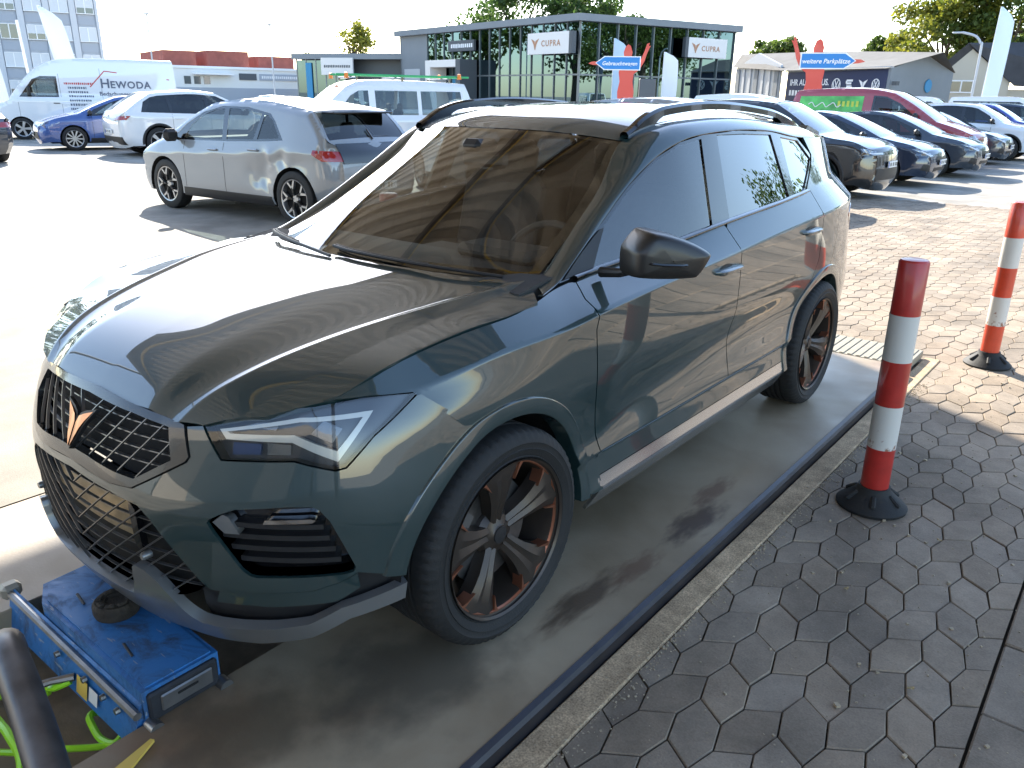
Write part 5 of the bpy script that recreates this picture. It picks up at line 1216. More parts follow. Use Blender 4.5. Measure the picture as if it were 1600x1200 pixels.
    # splitter lip, lower valance
    lp = [(0, .285), (.24, .288), (.262, .33), (.272, .385), (.282, .394), (.314, .388), (.354, .362), (.392, .314), (.43, .262), (.452, .243), (.50, .240), (.573, .246), (.67, .262), (.766, .284), (.849, .331), (1.018, .377), (1.012, .33), (.869, .295), (.769, .235), (.616, .190), (.469, .170), (.346, .163), (.2, .163), (0, .168)]
    obj('splitter', cut(sym(lp[::-1]), fas_map, .022, flange=.03, off=.014), M['lipgrey'], car)
    va = [(.44, .20), (.62, .205), (.80, .25), (1.0, .31), (1.01, .40), (.90, .43), (.50, .372), (.46, .335), (.45, .27)]
    Gv = cut(va, fas_map, .05, flange=0, off=-.03); both('lower_valance', Gv, M['black'], car)
    vs_ = [(.515, .318), (.67, .320), (.84, .338), (.90, .375), (.895, .418), (.849, .396), (.78, .374), (.65, .363), (.53, .357)]
    both('lower_trim', cut(vs_, fas_map, .03, flange=.02, off=-.006), hp, car)
    # --- handles
    for (d_l, d_r), yc, zc in ((d1, 1.368, .938), (d2, 2.298, .984)):
        y = np.linspace(yc-.115, yc+.115, 20); t = np.abs((y-yc)/.115); hh = .012*(1-.45*t**3); x = S(y, np.full(20, zc)); pr = .034*np.sqrt(np.clip(1-t**4, 0, 1))
        rws = [np.stack([x-.004, y, zc-hh*1.2], 1), np.stack([x+pr*.7, y, zc-hh], 1), np.stack([x+pr, y, zc-hh*.3], 1), np.stack([x+pr, y, zc+hh*.4], 1), np.stack([x+pr*.6, y, zc+hh], 1), np.stack([x-.004, y, zc+hh*1.1], 1)]
        G = grid(np.stack(rws)); hb = MB(True); hb.add(list(G[0]), [f for f in G[1]]); obj('door_handle', hb, M['hero'], d_l)
        hb = MB(True); mG = mirror((G[0], [f for f in G[1]])); hb.add(list(mG[0]), mG[1]); obj('door_handle', hb, M['hero'], d_r)
        el = [(yc-.02+.07*math.cos(a), zc+.024*math.sin(a)) for a in np.linspace(0, 2*math.pi, 20)[:-1]]
        Gc = cut(el, side_map, .03, flange=0, off=.0015); obj('recess_shade', Gc, M['black'], d_l); obj('recess_shade', mirror(Gc), M['black'], d_r)  # flush dark patch painted for the shade in the handle recess
    # --- mirrors
    pm = crspline([(.885, 1.045), (.8825, 1.075), (.883, 1.105), (.886, 1.122), (.905, 1.152), (.926, 1.178), (.945, 1.185), (.98, 1.186), (1.03, 1.181), (1.09, 1.168), (1.135, 1.152), (1.146, 1.143), (1.142, 1.128), (1.125, 1.095), (1.106, 1.070), (1.095, 1.063), (1.05, 1.054), (.98, 1.044), (.90, 1.038)], 2, True)
    cm = np.array([1.0, 1.11]); rws = []
    for y, k_ in ((.665, .92), (.660, .99), (.645, 1.0), (.60, 1.0), (.572, .985), (.550, .945), (.535, .87), (.526, .72), (.521, .42), (.519, .02)):
        q_ = cm+(pm-cm)*k_; u_ = q_[:, 0]-.885; v_ = .60-y; rws.append(np.stack([.945+u_*.6+v_*.8, .50+u_*.8-v_*.6, q_[:, 1]+.02-.16*u_], 1))
    R_ = np.stack(rws); R_ = np.concatenate([R_, R_[:, :1]], 1); G = grid(R_)
    for sg in (1,):
        g_ = G if sg > 0 else mirror(G); mb = MB(True); mb.add(list(g_[0]), g_[1]); mo = obj('door_mirror', mb, M['black'] if False else plain('mirror_cap', (.016, .015, .014), .38, 0, .15), car)
        arm = MB(True); arm.tube([(sg*.79, .60, 1.030), (sg*.87, .59, 1.040), (sg*.96, .58, 1.075)], [.018, .015, .018], 10); obj('mirror_arm', arm, M['black'], mo)
        Pm = [(.905, 1.055), (1.09, 1.08), (1.115, 1.14), (.93, 1.165)]
        gm = MB(); Vm = [(sg*(.945+(a_-.885)*.6+v_*.8), .50+(a_-.885)*.8-v_*.6, b_+.02-.16*(a_-.885)) for v_ in (-.068, -.071) for a_, b_ in Pm]; Fm = [(3, 2, 1, 0), (4, 5, 6, 7), (0, 1, 5, 4), (1, 2, 6, 5), (2, 3, 7, 6), (3, 0, 4, 7)]; gm.add(Vm, Fm if sg > 0 else [f[::-1] for f in Fm]); obj('mirror_glass', gm, M['chrome'], mo)
        ind = MB(True); ind.tube([(sg*(.945+u_*.6+v_*.8), .50+u_*.8-v_*.6, 1.108-.06*u_) for u_, v_ in ((.01, .03), (.03, .068), (.08, .088), (.14, .088), (.19, .062), (.235, .01))], .0045, 6); obj('indicator', ind, M['gloss_black'], mo)
        sail = [(.445, 1.021), (.618, 1.034), (.738, 1.150), (.715, 1.146)]
        Gs = cut(sail, side_map, .05, flange=.006, off=.003); obj('mirror_sail', Gs if sg > 0 else mirror(Gs), M['black'], mo)
    # --- wipers
    for pts in ([(.60, .32, 1.030), (.35, .225, 1.046), (.05, .20, 1.052), (-.10, .215, 1.056)], [(-.05, .155, 1.035), (-.30, .20, 1.046), (-.52, .275, 1.046), (-.62, .33, 1.042)]):
        w = MB(True); w.tube(crspline(pts, 5), .006, 6); w.tube([(p_[0], p_[1]+.012, p_[2]+.002) for p_ in crspline(pts[1:], 5)], .005, 5); obj('wiper', w, M['black'], car)
    cw = MB(); cw.add(*grid(np.stack([np.array([(x, .185+.18*(x/.67)**2+.0, 1.012-.005*abs(x)) for x in np.linspace(-.70, .70, 20)]), np.array([(x, .23+.19*(x/.67)**2, 1.016-.008*abs(x)) for x in np.linspace(-.69, .69, 20)])]))[:2]); obj('cowl', cw, M['black'], car)
    # --- cabin
    ib = MB(); ib.box((0, 1.55, .42), (1.5, 2.9, .06)); obj('cabin_floor', ib, M['interior'], car)
    for sg in (1, -1):
        dp = side_map(np.repeat(np.linspace(.5, 2.9, 12), 2), np.tile([.45, 1.03], 12)).reshape(12, 2, 3)*[sg, 1, 1]-[sg*.07, 0, 0]
        V = list(dp.reshape(-1, 3)); mb = MB(); mb.add(V, [(2*i, 2*i+2, 2*i+3, 2*i+1) for i in range(11)]); obj('door_trim', mb, M['interior'], car)
    db = MB(True); pr = [(.22, .80), (.25, 1.005), (.40, 1.03), (.60, 1.02), (.70, .985), (.72, .90), (.66, .70)]
    db.prism(pr[::-1], -.72, .72, 'YZ'); db.box((.38, .60, 1.045), (.34, .18, .05), .02); db.box((0, .70, .80), (.30, .25, .4), .03); obj('dashboard', db, M['interior'], car)
    sw = MB(True); c_ = Vector((.37, .82, .95)); sw.tube([c_+Vector((.185*math.cos(a), .09*math.sin(a), .16*math.sin(a))) for a in np.linspace(0, 2*math.pi, 29)[:-1]], .015, 8, closed=True); sw.box(c_+Vector((0, -.01, 0)), (.34, .03, .04), .01); sw.box(c_, (.12, .04, .10), .02); obj('steering_wheel', sw, M['interior'], car)
    sb = MB(True); sb.box((0, 0, .10), (.50, .52, .18), .06); sb.box((0, .30, .42), (.48, .16, .66), .06, M=Matrix.Rotation(-.26, 3, 'X')); sb.box((0, .44, .80), (.27, .10, .19), .04, M=Matrix.Rotation(-.2, 3, 'X'))
    me = mesh('seat', sb.V, sb.F, M['seat'], smooth=True); auto_smooth(me, 35)
    for x in (-.37, .37): s_ = obj('seat', me, None, car); s_.location = (x, 1.15, .48)
    rb = MB(True); rb.box((0, 2.15, .60), (1.3, .5, .2), .06); rb.box((0, 2.47, .90), (1.3, .16, .62), .06, M=Matrix.Rotation(-.3, 3, 'X'))
    for x in (-.42, 0, .42): rb.box((x, 2.58, 1.24), (.25, .09, .16), .04)
    obj('rear_seat', rb, M['seat'], car)
    im = MB(True); im.box((0, .93, 1.33), (.24, .03, .065), .015); im.box((0, .90, 1.385), (.10, .14, .05), .02); obj('inside_mirror', im, M['black'], car)
    # --- underside
    ub = MB(); ub.box((0, 1.31, .26), (1.40, 1.75, .12)); ub.box((0, -.40, .30), (.90, .42, .12)); ub.box((0, 3.15, .33), (1.3, .5, .1)); ub.box((0, 1.36, .26), (1.0, 3.5, .1)); obj('underbody', ub, M['liner'], car)
    for yc in (0, 2.631):
        for sg in (1, -1):
            th = np.radians(np.linspace(-6, 186, 30)); a = np.stack([np.full(30, sg*.858), yc-.405*np.cos(th), .325+.405*np.sin(th)], 1); b = a.copy(); b[:, 0] = sg*.50; c_ = b.copy(); c_[:, 1] = yc; c_[:, 2] = .3
            G = grid(np.stack([a, b, c_])); obj('wheel_liner', (G[0], G[1]), M['liner'], car)
    # --- wheels
    tm = tyre_mesh(); tme = mesh('tyre', tm.V, tm.F, M['rubber'], smooth=True); auto_smooth(tme, 40)
    rim = MB(True); rim.lathe([(.243, .112), (.250, .118), (.248, .104), (.236, .098), (.230, .085), (.226, .02), (.205, -.08), (.215, -.115), (.243, -.118)][::-1], 72, 'X')
    # hub disc
    rim.lathe([(.0, .074), (.030, .074), (.034, .070), (.060, .062), (.075, .045), (.075, -.03)][::-1], 40, 'X')
    spo = MB(True); acc = MB(True)
    for k in range(5):
        th0 = math.radians(95+72*k)
        def pt(r_, t_, h): # radial, tangential, outward
            c, d = math.cos(th0), math.sin(th0); return (h, r_*c-t_*d, r_*d+t_*c)
        rr_ = [.045, .085, .125, .16, .19, .214, .236]; ww = [.026, .029, .036, .046, .058, .072, .084]; hc = [.072, .082, .092, .098, .102, .105, .106]
        V = []
        for r_, w_, h in zip(rr_, ww, hc):
            V += [pt(r_, -w_, h-.055), pt(r_, -w_, h-.012), pt(r_, -w_*.45, h-.002), pt(r_, 0, h-.010), pt(r_, w_*.45, h-.002), pt(r_, w_, h-.012), pt(r_, w_, h-.055)]
        F = [(i*7+j, i*7+j+1, (i+1)*7+j+1, (i+1)*7+j) for i in range(6) for j in range(6)]
        spo.add(V, F[::1])
        for sg in (1, -1):
            P_ = [(.178, .050), (.236, .083), (.238, .106), (.224, .097), (.206, .074)]
            V = [pt(r_, sg*t_, .100) for r_, t_ in P_]+[pt(r_, sg*t_, .060) for r_, t_ in P_]; n5 = 5
            F = [tuple(range(5)), tuple(range(9, 4, -1))]+[(i, 5+i, 5+(i+1) % 5, (i+1) % 5) for i in range(5)]
            acc.add(V, F if sg < 0 else [f[::-1] for f in F])
    acc.lathe([(.233, .094), (.2365, .1005), (.240, .1005), (.240, .094)], 72, 'X')
    lug = MB(True)
    for k in range(5):
        a = math.radians(95+36+72*k); lug.lathe([(0, .064), (.009, .062), (.011, .04)][::-1], 8, 'X', (0, .048*math.cos(a), .048*math.sin(a)))
    lug.lathe([(0, .079), (.026, .077), (.028, .07)][::-1], 24, 'X')
    dsc = MB(True); dsc.lathe([(.06, .028), (.07, .03), (.165, .03), (.165, .006), (.06, .006)][::-1], 48, 'X')
    cal = MB(True)
    th = [math.radians(t) for t in np.linspace(135, 195, 8)]
    V = []
    for t in th:
        for r_, h in ((.125, .05), (.19, .05), (.19, -.02), (.125, -.02)): V.append((h, r_*math.cos(t), r_*math.sin(t)))
    cal.add(V, [(i*4+j, i*4+(j+1) % 4, (i+1)*4+(j+1) % 4, (i+1)*4+j) for i in range(7) for j in range(4)]+[(0, 3, 2, 1), (28, 29, 30, 31)])
    meshes = {}
    for n_, b_, m_ in (('rim', rim, M['gun']), ('spokes', spo, M['gun']), ('accent', acc, M['copper']), ('wheel_nuts', lug, M['black']), ('brake_disc', dsc, M['disc']), ('brake_caliper', cal, M['steel'])):
        me = mesh(n_, b_.V, b_.F, m_, smooth=True); auto_smooth(me, 30); meshes[n_] = me
    for yc in (0, 2.631):
        for sg in (1, -1):
            w = obj('wheel', meshes['rim'], None, car); w.location = (sg*.790, yc, .338)
            rz = (0 if sg > 0 else math.pi)+(-.0305 if yc == 0 else 0)
            w.rotation_euler = (math.radians(0 if yc == 0 else 31), 0, rz)
            for n_ in ('spokes', 'accent', 'wheel_nuts', 'brake_disc', 'brake_caliper'): obj(n_, meshes[n_], None, w)
            obj('tyre', tme, None, w)
    return car
hero = build_hero()
# ---------------------------------------------------------------- bollards, jack, hoses
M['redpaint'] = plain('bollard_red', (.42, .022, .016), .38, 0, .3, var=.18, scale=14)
M['sunlit_red'] = plain('bollard_red_sunlit', (.60, .055, .018), .38, 0, .3, var=.15, scale=14)  # sunlight put into the colour: brighter, more orange copy of the red
def worn_white():
    m, n, l, b = newmat('bollard_white'); setp(b, Roughness=.45); tc = n.new('ShaderNodeTexCoord'); nz = n.new('ShaderNodeTexNoise'); nz.inputs['Scale'].default_value = 26; nz.inputs['Detail'].default_value = 8; nz.inputs['Roughness'].default_value = .7
    l.new(tc.outputs['Object'], nz.inputs['Vector']); sp = n.new('ShaderNodeSeparateXYZ'); l.new(tc.outputs['Object'], sp.inputs[0])
    wr = n.new('ShaderNodeMapRange'); wr.inputs['From Min'].default_value = .22; wr.inputs['From Max'].default_value = .42; wr.inputs['To Min'].default_value = .13; wr.inputs['To Max'].default_value = -.12; l.new(sp.outputs[2], wr.inputs[0])
    ad = n.new('ShaderNodeMath'); ad.operation = 'ADD'; l.new(nz.outputs[0], ad.inputs[0]); l.new(wr.outputs[0], ad.inputs[1])
    r = n.new('ShaderNodeValToRGB'); e = r.color_ramp.elements; e[0].position = .56; e[0].color = (.62, .60, .55, 1); e[1].position = .64; e[1].color = (.28, .14, .09, 1); l.new(ad.outputs[0], r.inputs[0]); l.new(r.outputs[0], b.inputs['Base Color']); return m
M['bwhite'] = worn_white()
def bollard(loc, label, red, lean=(0, 0), rz=0):
    t = empty('bollard', (loc[0], loc[1], G0), rz, label, 'bollard', 'red and white bollards beside the lift')
    t.rotation_euler = (lean[0], lean[1], rz)
    b = MB(True); b.lathe([(.140, 0), (.143, .012), (.130, .024), (.098, .050), (.070, .076), (.064, .096), (.0, .096)], 40); o = obj('base', b, M['rubber'], t)
    for k in range(6):
        a = k*math.pi/3+.3; rb = MB(True); rb.box((.095*math.cos(a), .095*math.sin(a), .052), (.06, .022, .022), .006, M=Matrix.Rotation(a, 3, 'Z') @ Matrix.Rotation(.62, 3, 'Y')); obj('rib', rb, M['rubber'], o)
    zs = [.085, .275, .465, .655, .845, 1.065]; r0 = .056
    for i in range(5):
        s = MB(True); top = i == 4
        pr = [(r0, zs[i]), (r0, zs[i+1])] if not top else [(r0, zs[i]), (r0, zs[i+1]-.012), (r0-.006, zs[i+1]-.003), (r0-.02, zs[i+1]), (0, zs[i+1])]
        s.lathe(pr, 40); obj('band', s, red if i % 2 == 0 else M['bwhite'], t)
    return t
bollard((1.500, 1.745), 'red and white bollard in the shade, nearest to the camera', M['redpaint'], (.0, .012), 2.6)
bollard((1.520, 4.30), 'sunlit orange red and white bollard standing farther back on the paving', M['sunlit_red'], (0, -.012), .4)
bollard((-1.50, 1.78), 'bollard on the far side of the SUV, seen through its windshield', M['redpaint'], (0, 0), 1.1)

# hydraulic jack between the runways
def grimy(name, c, dirt):
    m, n, l, b = newmat(name); tc = n.new('ShaderNodeTexCoord'); a1 = n.new('ShaderNodeTexNoise'); a1.inputs['Scale'].default_value = 7; a1.inputs['Detail'].default_value = 9; a1.inputs['Roughness'].default_value = .72; a1.inputs['Distortion'].default_value = .6; l.new(tc.outputs['Object'], a1.inputs['Vector'])
    mp = n.new('ShaderNodeMapping'); mp.inputs['Scale'].default_value = (14, 90, 60); mp.inputs['Rotation'].default_value = (0, 0, .5); l.new(tc.outputs['Object'], mp.inputs[0]); a2 = n.new('ShaderNodeTexNoise'); a2.inputs['Scale'].default_value = 1; a2.inputs['Detail'].default_value = 4; l.new(mp.outputs[0], a2.inputs['Vector'])
    r = n.new('ShaderNodeMapRange'); r.inputs['From Min'].default_value = .50; r.inputs['From Max'].default_value = .68; r.inputs['To Max'].default_value = .85; l.new(a1.outputs[0], r.inputs[0]); r2 = n.new('ShaderNodeMapRange'); r2.inputs['From Min'].default_value = .66; r2.inputs['From Max'].default_value = .70; r2.inputs['To Max'].default_value = .7; l.new(a2.outputs[0], r2.inputs[0])
    x1 = n.new('ShaderNodeMix'); x1.data_type = 'RGBA'; x1.inputs[6].default_value = rgb(c); x1.inputs[7].default_value = rgb(dirt); l.new(r.outputs[0], x1.inputs[0]); x2 = n.new('ShaderNodeMix'); x2.data_type = 'RGBA'; x2.inputs[7].default_value = (.30, .33, .36, 1); l.new(x1.outputs[2], x2.inputs[6]); l.new(r2.outputs[0], x2.inputs[0]); l.new(x2.outputs[2], b.inputs['Base Color'])
    r3 = n.new('ShaderNodeMapRange'); r3.inputs['From Min'].default_value = .4; r3.inputs['From Max'].default_value = .7; r3.inputs['To Min'].default_value = .35; r3.inputs['To Max'].default_value = .8; l.new(a1.outputs[0], r3.inputs[0]); l.new(r3.outputs[0], b.inputs['Roughness']); return m
M['jack'] = grimy('jack_blue', (.03, .17, .44), (.035, .035, .035))
M['jackdirt'] = plain('jack_dirty', (.03, .033, .04), .6, .3, var=.4, scale=12)
J = empty('vehicle_jack', (0, -.79, 0), 0, 'blue hydraulic vehicle jack with round rubber pad under the SUV nose', 'jack')
def jp(name, mb, mat, parent=None): o = obj(name, mb, mat, parent or J); o.location = (0, .79, 0) if parent is None else (0, 0, 0); return o
b = MB(True); b.prism([(-.30, -.855), (-.20, -.90), (.405, -.905), (.405, -.685), (-.27, -.665), (-.31, -.72)], -.015, .098, 'XY'); bd_ = jp('body', b, M['jack'])
b = MB(); b.prism([(-.285, -.845), (-.195, -.885), (.395, -.890), (.395, -.700), (-.262, -.680), (-.295, -.725)], .098, .103, 'XY'); obj('top_plate', b, M['jack'], bd_)
b = MB(True); b.prism([(-.905, .06), (-.912, .055), (-.930, -.02), (-.94, -.075), (-.92, -.10), (-.905, -.10)], -.42, .395, 'YZ'); obj('apron', b, M['jack'], bd_)
b = MB(True); b.tube([(-.44, -.918, .048), (.41, -.926, .040)], .012, 8); jp('slide_rail', b, M['steel'])
b = MB(True); b.box((-.43, -.91, .05), (.05, .06, .05), .012); jp('rail_stop', b, plain('dull_alloy', (.35, .33, .28), .5, .5))
b = MB(True); b.lathe([(.0, .0), (.062, .0), (.066, .012), (.066, .034), (.058, .044), (.030, .042), (.026, .036), (0, .036)], 36, 'Z', (.02, -.775, .103)); pad = jp('rubber_pad', b, plain('old_rubber', (.035, .028, .02), .85, var=.5, scale=30, bump=.8, bscale=60))
for a in np.linspace(0, 2*math.pi, 9)[:-1]:
    q_ = MB(True); q_.box((.02+.044*math.cos(a), -.775+.044*math.sin(a), .1495), (.016, .028, .008), .003, rz=a); obj('pad_lug', q_, bpy.data.materials['old_rubber'], pad)
b = MB(True); b.box((.409, -.795, .045), (.02, .20, .085), .006); ec = jp('end_cap', b, M['jackdirt'])
b = MB(True); b.box((.421, -.79, .048), (.008, .15, .05), .004); obj('end_plate', b, M['steel'], ec)
b = MB(True); b.box((.426, -.79, .055), (.004, .06, .008), .002); obj('slot', b, M['liner'], ec)
for y_ in (-.895, -.69):
    b = MB(True); b.lathe([(0, -.02), (.02, -.02), (.02, .02), (0, .02)], 16, 'X', (.425, y_, -.005 if y_ < -.8 else .0)); jp('roller', b, M['steel'])
for x_, y_ in ((-.12, -.82), (.22, -.845)):
    b = MB(True); b.box((x_, y_, .106), (.075, .008, .004), .002, rz=-.15); jp('scratch_bracket', b, M['jackdirt'])
b = MB(); b.add([(.07, -.9335, .0), (.135, -.934, .0), (.135, -.9445, -.055), (.07, -.944, -.055)], [(0, 3, 2, 1)]); jp('warning_label', b, M['yellow'])
b = MB(); b.add([(.145, -.934, -.003), (.195, -.9345, -.003), (.195, -.943, -.045), (.145, -.9425, -.045)], [(0, 3, 2, 1)]); jp('type_plate', b, M['plate'])
for x_ in (-.05, .12, .23, .31):
    b = MB(True); b.lathe([(0, -.012), (.009, -.012), (.010, 0)], 8, 'Y', (x_, -.93, .008)); jp('bolt', b, M['steel'])
b = MB(True); b.tube([(.05, -.935, -.02), (.02, -.985, -.02), (-.005, -1.02, -.03)], [.012, .010, .012], 8); cp = jp('hose_fitting', b, M['steel'])
M['hose'] = plain('green_hose', (.36, .80, .02), .35, 0, .2)
def hose(pts, label, r=.009):
    h = MB(True); h.tube(crspline(pts, 8), r, 8); tag(obj('air_hose', h, M['hose']), label, 'hose', 'neon green air hoses of the jack')
hose([(.045, -.945, -.03), (.02, -.98, -.045), (-.015, -.985, -.06), (-.035, -.985, -.09), (-.07, -1.005, -.11), (-.16, -1.03, -.15), (-.35, -1.1, -.185)], 'short neon green air hose screwed into the fitting on the jack front', .011)
hose([(.262, -.925, -.04), (.235, -.90, -.10), (.19, -.905, -.115), (.138, -.922, -.105), (.150, -.950, -.095), (.190, -.960, -.10), (.252, -.967, -.10), (.305, -.955, -.09), (.292, -.920, -.085), (.25, -.89, -.11), (.20, -.89, -.17)], 'neon green air hose coiled below the right end of the blue jack', .010)
hose([(.325, -.945, -.10), (.299, -.957, -.10), (.257, -1.002, -.10), (.203, -1.054, -.10), (.12, -1.10, -.13), (-.1, -1.2, -.185)], 'neon green air hose running flat across the pit toward the pipe', .009)
hose([(-.20, -1.10, -.16), (-.027, -1.118, -.10), (.066, -1.124, -.09), (.171, -1.138, -.10), (.3, -1.2, -.12)], 'neon green air hose at the lower left beside the grey pipe', .012)
pb = MB(True); pb.tube(crspline([(.17, -1.10, .12), (.21, -1.115, .265), (.29, -1.14, .325), (.42, -1.165, .32), (.62, -1.205, .285), (.90, -1.27, .24)], 8), .040, 16)
tag(obj('guard_pipe', pb, plain('scuffed_pipe', (.11, .105, .11), .42, .5, var=.5, scale=9, rvar=.15)), 'bent dark grey guard pipe with scuffed paint at the lower left', 'pipe')
wp = MB(True); wp.prism([(.50, -1.04), (.475, -.93), (.485, -.925), (.545, -1.04)], .004, .012, 'XY'); tag(obj('warning_plate', wp, M['yellow']), 'small pointed yellow plate lying on the runway edge near the jack', 'plate')
# ---------------------------------------------------------------- buildings
def frame(p0, p1):
    """matrix: x along the wall from p0 to p1 (left to right as seen from outside), y into the building, z up"""
    a = Vector((p1[0]-p0[0], p1[1]-p0[1], 0)); L = a.length; a.normalize(); n = Vector((-a.y, a.x, 0))
    return Matrix(((a.x, n.x, 0, p0[0]), (a.y, n.y, 0, p0[1]), (0, 0, 1, G0-.035), (0, 0, 0, 1))), L
def bld(name, p0, p1, label, cat='building', group=None):
    Mx, L = frame(p0, p1); o = bpy.data.objects.new(name, None); o.empty_display_size = .1; o.matrix_world = Mx; link(o); tag(o, label, cat, group); return o, L
def part(name, parent, mat, *boxes, b=0):
    m = MB()
    for (x0, x1, y0, y1, z0, z1) in boxes: m.box(((x0+x1)/2, (y0+y1)/2, (z0+z1)/2), (abs(x1-x0), abs(y1-y0), abs(z1-z0)), b)
    return obj(name, m, mat, parent)
def disc_logo(parent, x, y, z, r, mat, kind, facing=1):
    """emblems as flat raised shapes on a wall at y"""
    m = MB(); t = .02
    def ln(a, b, w):
        a, b = np.array(a), np.array(b); d = (b-a)/np.linalg.norm(b-a); n = np.array([-d[1], d[0]])*w/2; P = [a-n, b-n, b+n, a+n]
        m.prism([(x+p[0]*r, z+p[1]*r) for p in P][::1], y-t, y, 'XZ')
    if kind in ('vw', 'van'):
        n = 28
        for k in range(n):
            a0, a1 = 2*math.pi*k/n, 2*math.pi*(k+1)/n; ln((.93*math.cos(a0), .93*math.sin(a0)), (.93*math.cos(a1), .93*math.sin(a1)), .14)
        for a, b in (((-.42, .78), (-.02, -.02)), ((.42, .78), (.02, -.02)), ((-.80, .42), (-.36, -.70)), ((.80, .42), (.36, -.70)), ((-.36, -.70), (0, .0)), ((.36, -.70), (0, .0))): ln(a, b, .15)
    elif kind == 'seat':
        for a, b in (((-.6, .62), (.75, .62)), ((-.6, .62), (-.6, .22)), ((-.6, .22), (.5, .22)), ((-.5, -.22), (.6, -.22)), ((.6, -.22), (.6, -.62)), ((-.75, -.62), (.6, -.62))): ln(a, b, .30)
    elif kind == 'cupra':
        for s_ in (1, -1):
            P = [(s_*.04, -.9), (s_*.34, -.1), (s_*.95, .72), (s_*.40, .52), (s_*.10, .35), (s_*.04, -.05)]
            P = P if s_ > 0 else P[::-1]
            m.prism([(x+p[0]*r, z+p[1]*r) for p in P], y-t, y, 'XZ')
    return obj('emblem', m, mat, parent)
def letters(parent, txt, x, y, z, size, mat, bold=0.0, shear=0, space=1.0, align='LEFT'):
    o = obj('lettering', text_mesh(txt, size, mat, 'lettering', .008, bold, align, shear, space), None, parent); o.location = (x, y, z); o.rotation_euler = (math.pi/2, 0, 0); return o
def marks(parent, x0, x1, y, z, h, mat, seed):
    rs = np.random.default_rng(seed); m = MB()
    while x0 < x1:                                        # lettering too far off to read
        w_ = rs.uniform(.5, .8)*h; m.box((x0+w_/2, y, z+rs.uniform(-.03, .03)*h), (w_*.8, .012, h*rs.uniform(.8, 1))); x0 += w_+h*.16
    return obj('sign_marks', m, mat, parent)
W_ = dict(tower=plain('tower_render', (.42, .45, .50), .85, var=.06, scale=.3), pil=plain('tower_pilaster', (.55, .57, .60), .85), spandrel=plain('spandrel', (.36, .39, .44), .8), blind=plain('blind', (.62, .64, .66), .8), glassd=plain('window_glass', (.05, .07, .08), .06, 0, 0, spec=.9), white=plain('white_wall', (.72, .72, .70), .8, var=.05, scale=.4), brick=plain('red_brick_wall', (.33, .10, .075), .85, var=.2, scale=1.5),
          slate=plain('slate_panel', (.085, .095, .105), .55, .2), greyp=plain('grey_panel', (.20, .22, .24), .6, .1, var=.08, scale=.5), steelw=plain('light_corrugated', (.46, .48, .51), .55, .3), roofg=plain('fibre_roof', (.10, .097, .092), .9, var=.2, scale=1), navy=plain('navy_banner', (.010, .022, .075), .5), beige=plain('beige_render', (.52, .47, .38), .85), dark=plain('dark_tiles', (.05, .05, .055), .8, var=.2, scale=2), mull=plain('mullion', (.20, .22, .23), .4, .6), bluep=plain('blue_panel', (.03, .22, .42), .5), copper=plain('sign_copper', (.42, .22, .13), .5, .3), signw=plain('sign_white', (.70, .68, .66), .5), sw=plain('banner_white', (.8, .8, .8), .5))
def curtain():
    m, n, l, b = newmat('curtain_wall_glass'); n.remove(b); t = n.new('ShaderNodeBsdfTransparent'); t.inputs[0].default_value = (.10, .13, .14, 1); g = n.new('ShaderNodeBsdfGlossy'); g.inputs['Roughness'].default_value = .01; g.inputs['Color'].default_value = (.20, .30, .35, 1)
    mx = n.new('ShaderNodeMixShader'); mx.inputs[0].default_value = .55; l.new(t.outputs[0], mx.inputs[1]); l.new(g.outputs[0], mx.inputs[2]); l.new(mx.outputs[0], n['Material Output'].inputs[0]); return m
W_['curtain'] = curtain()
# office tower on the left
def far(p, k): return (CAM[0]+(p[0]-CAM[0])*k, CAM[1]+(p[1]-CAM[1])*k)
t, L = bld('office_tower', far((-79.34, 22.43), 1.35), far((-74.31, 35.45), 1.35), 'pale blue grey office tower with rows of windows at the upper left')
part('wall', t, W_['tower'], (0, L, .25, 14, 0, 24))
nb = 7; bw = L/nb
for i in range(nb+1): part('pilaster', t, W_['pil'], (i*bw-.32 if i else 0, min(i*bw+.32, L), -.02, .3, 0, 24))
for i in range(nb):
    for f in range(7):
        z = .85+f*3.02; x0, x1 = i*bw+.42, (i+1)*bw-.42
        w = part('window', t, W_['glassd'], (x0, x1, .16, .24, z, z+1.55)); part('window_frame', t, W_['sw'], (x0, x0+.07, .10, .2, z, z+1.55), (x1-.07, x1, .10, .2, z, z+1.55), ((x0+x1)/2-.05, (x0+x1)/2+.05, .10, .2, z, z+1.55), (x0, x1, .10, .2, z+1.48, z+1.55))
        if (i*5+f*3) % 7: part('blind', t, W_['blind'], (x0+.07, x1-.07, .13, .155, z+(.0 if (i+f) % 3 else .6), z+1.48))
        part('sill', t, W_['sw'], (x0-.05, x1+.05, -.04, .2, z-.08, z)); part('spandrel', t, W_['spandrel'], (x0, x1, .18, .25, z-1.25, z-.12))
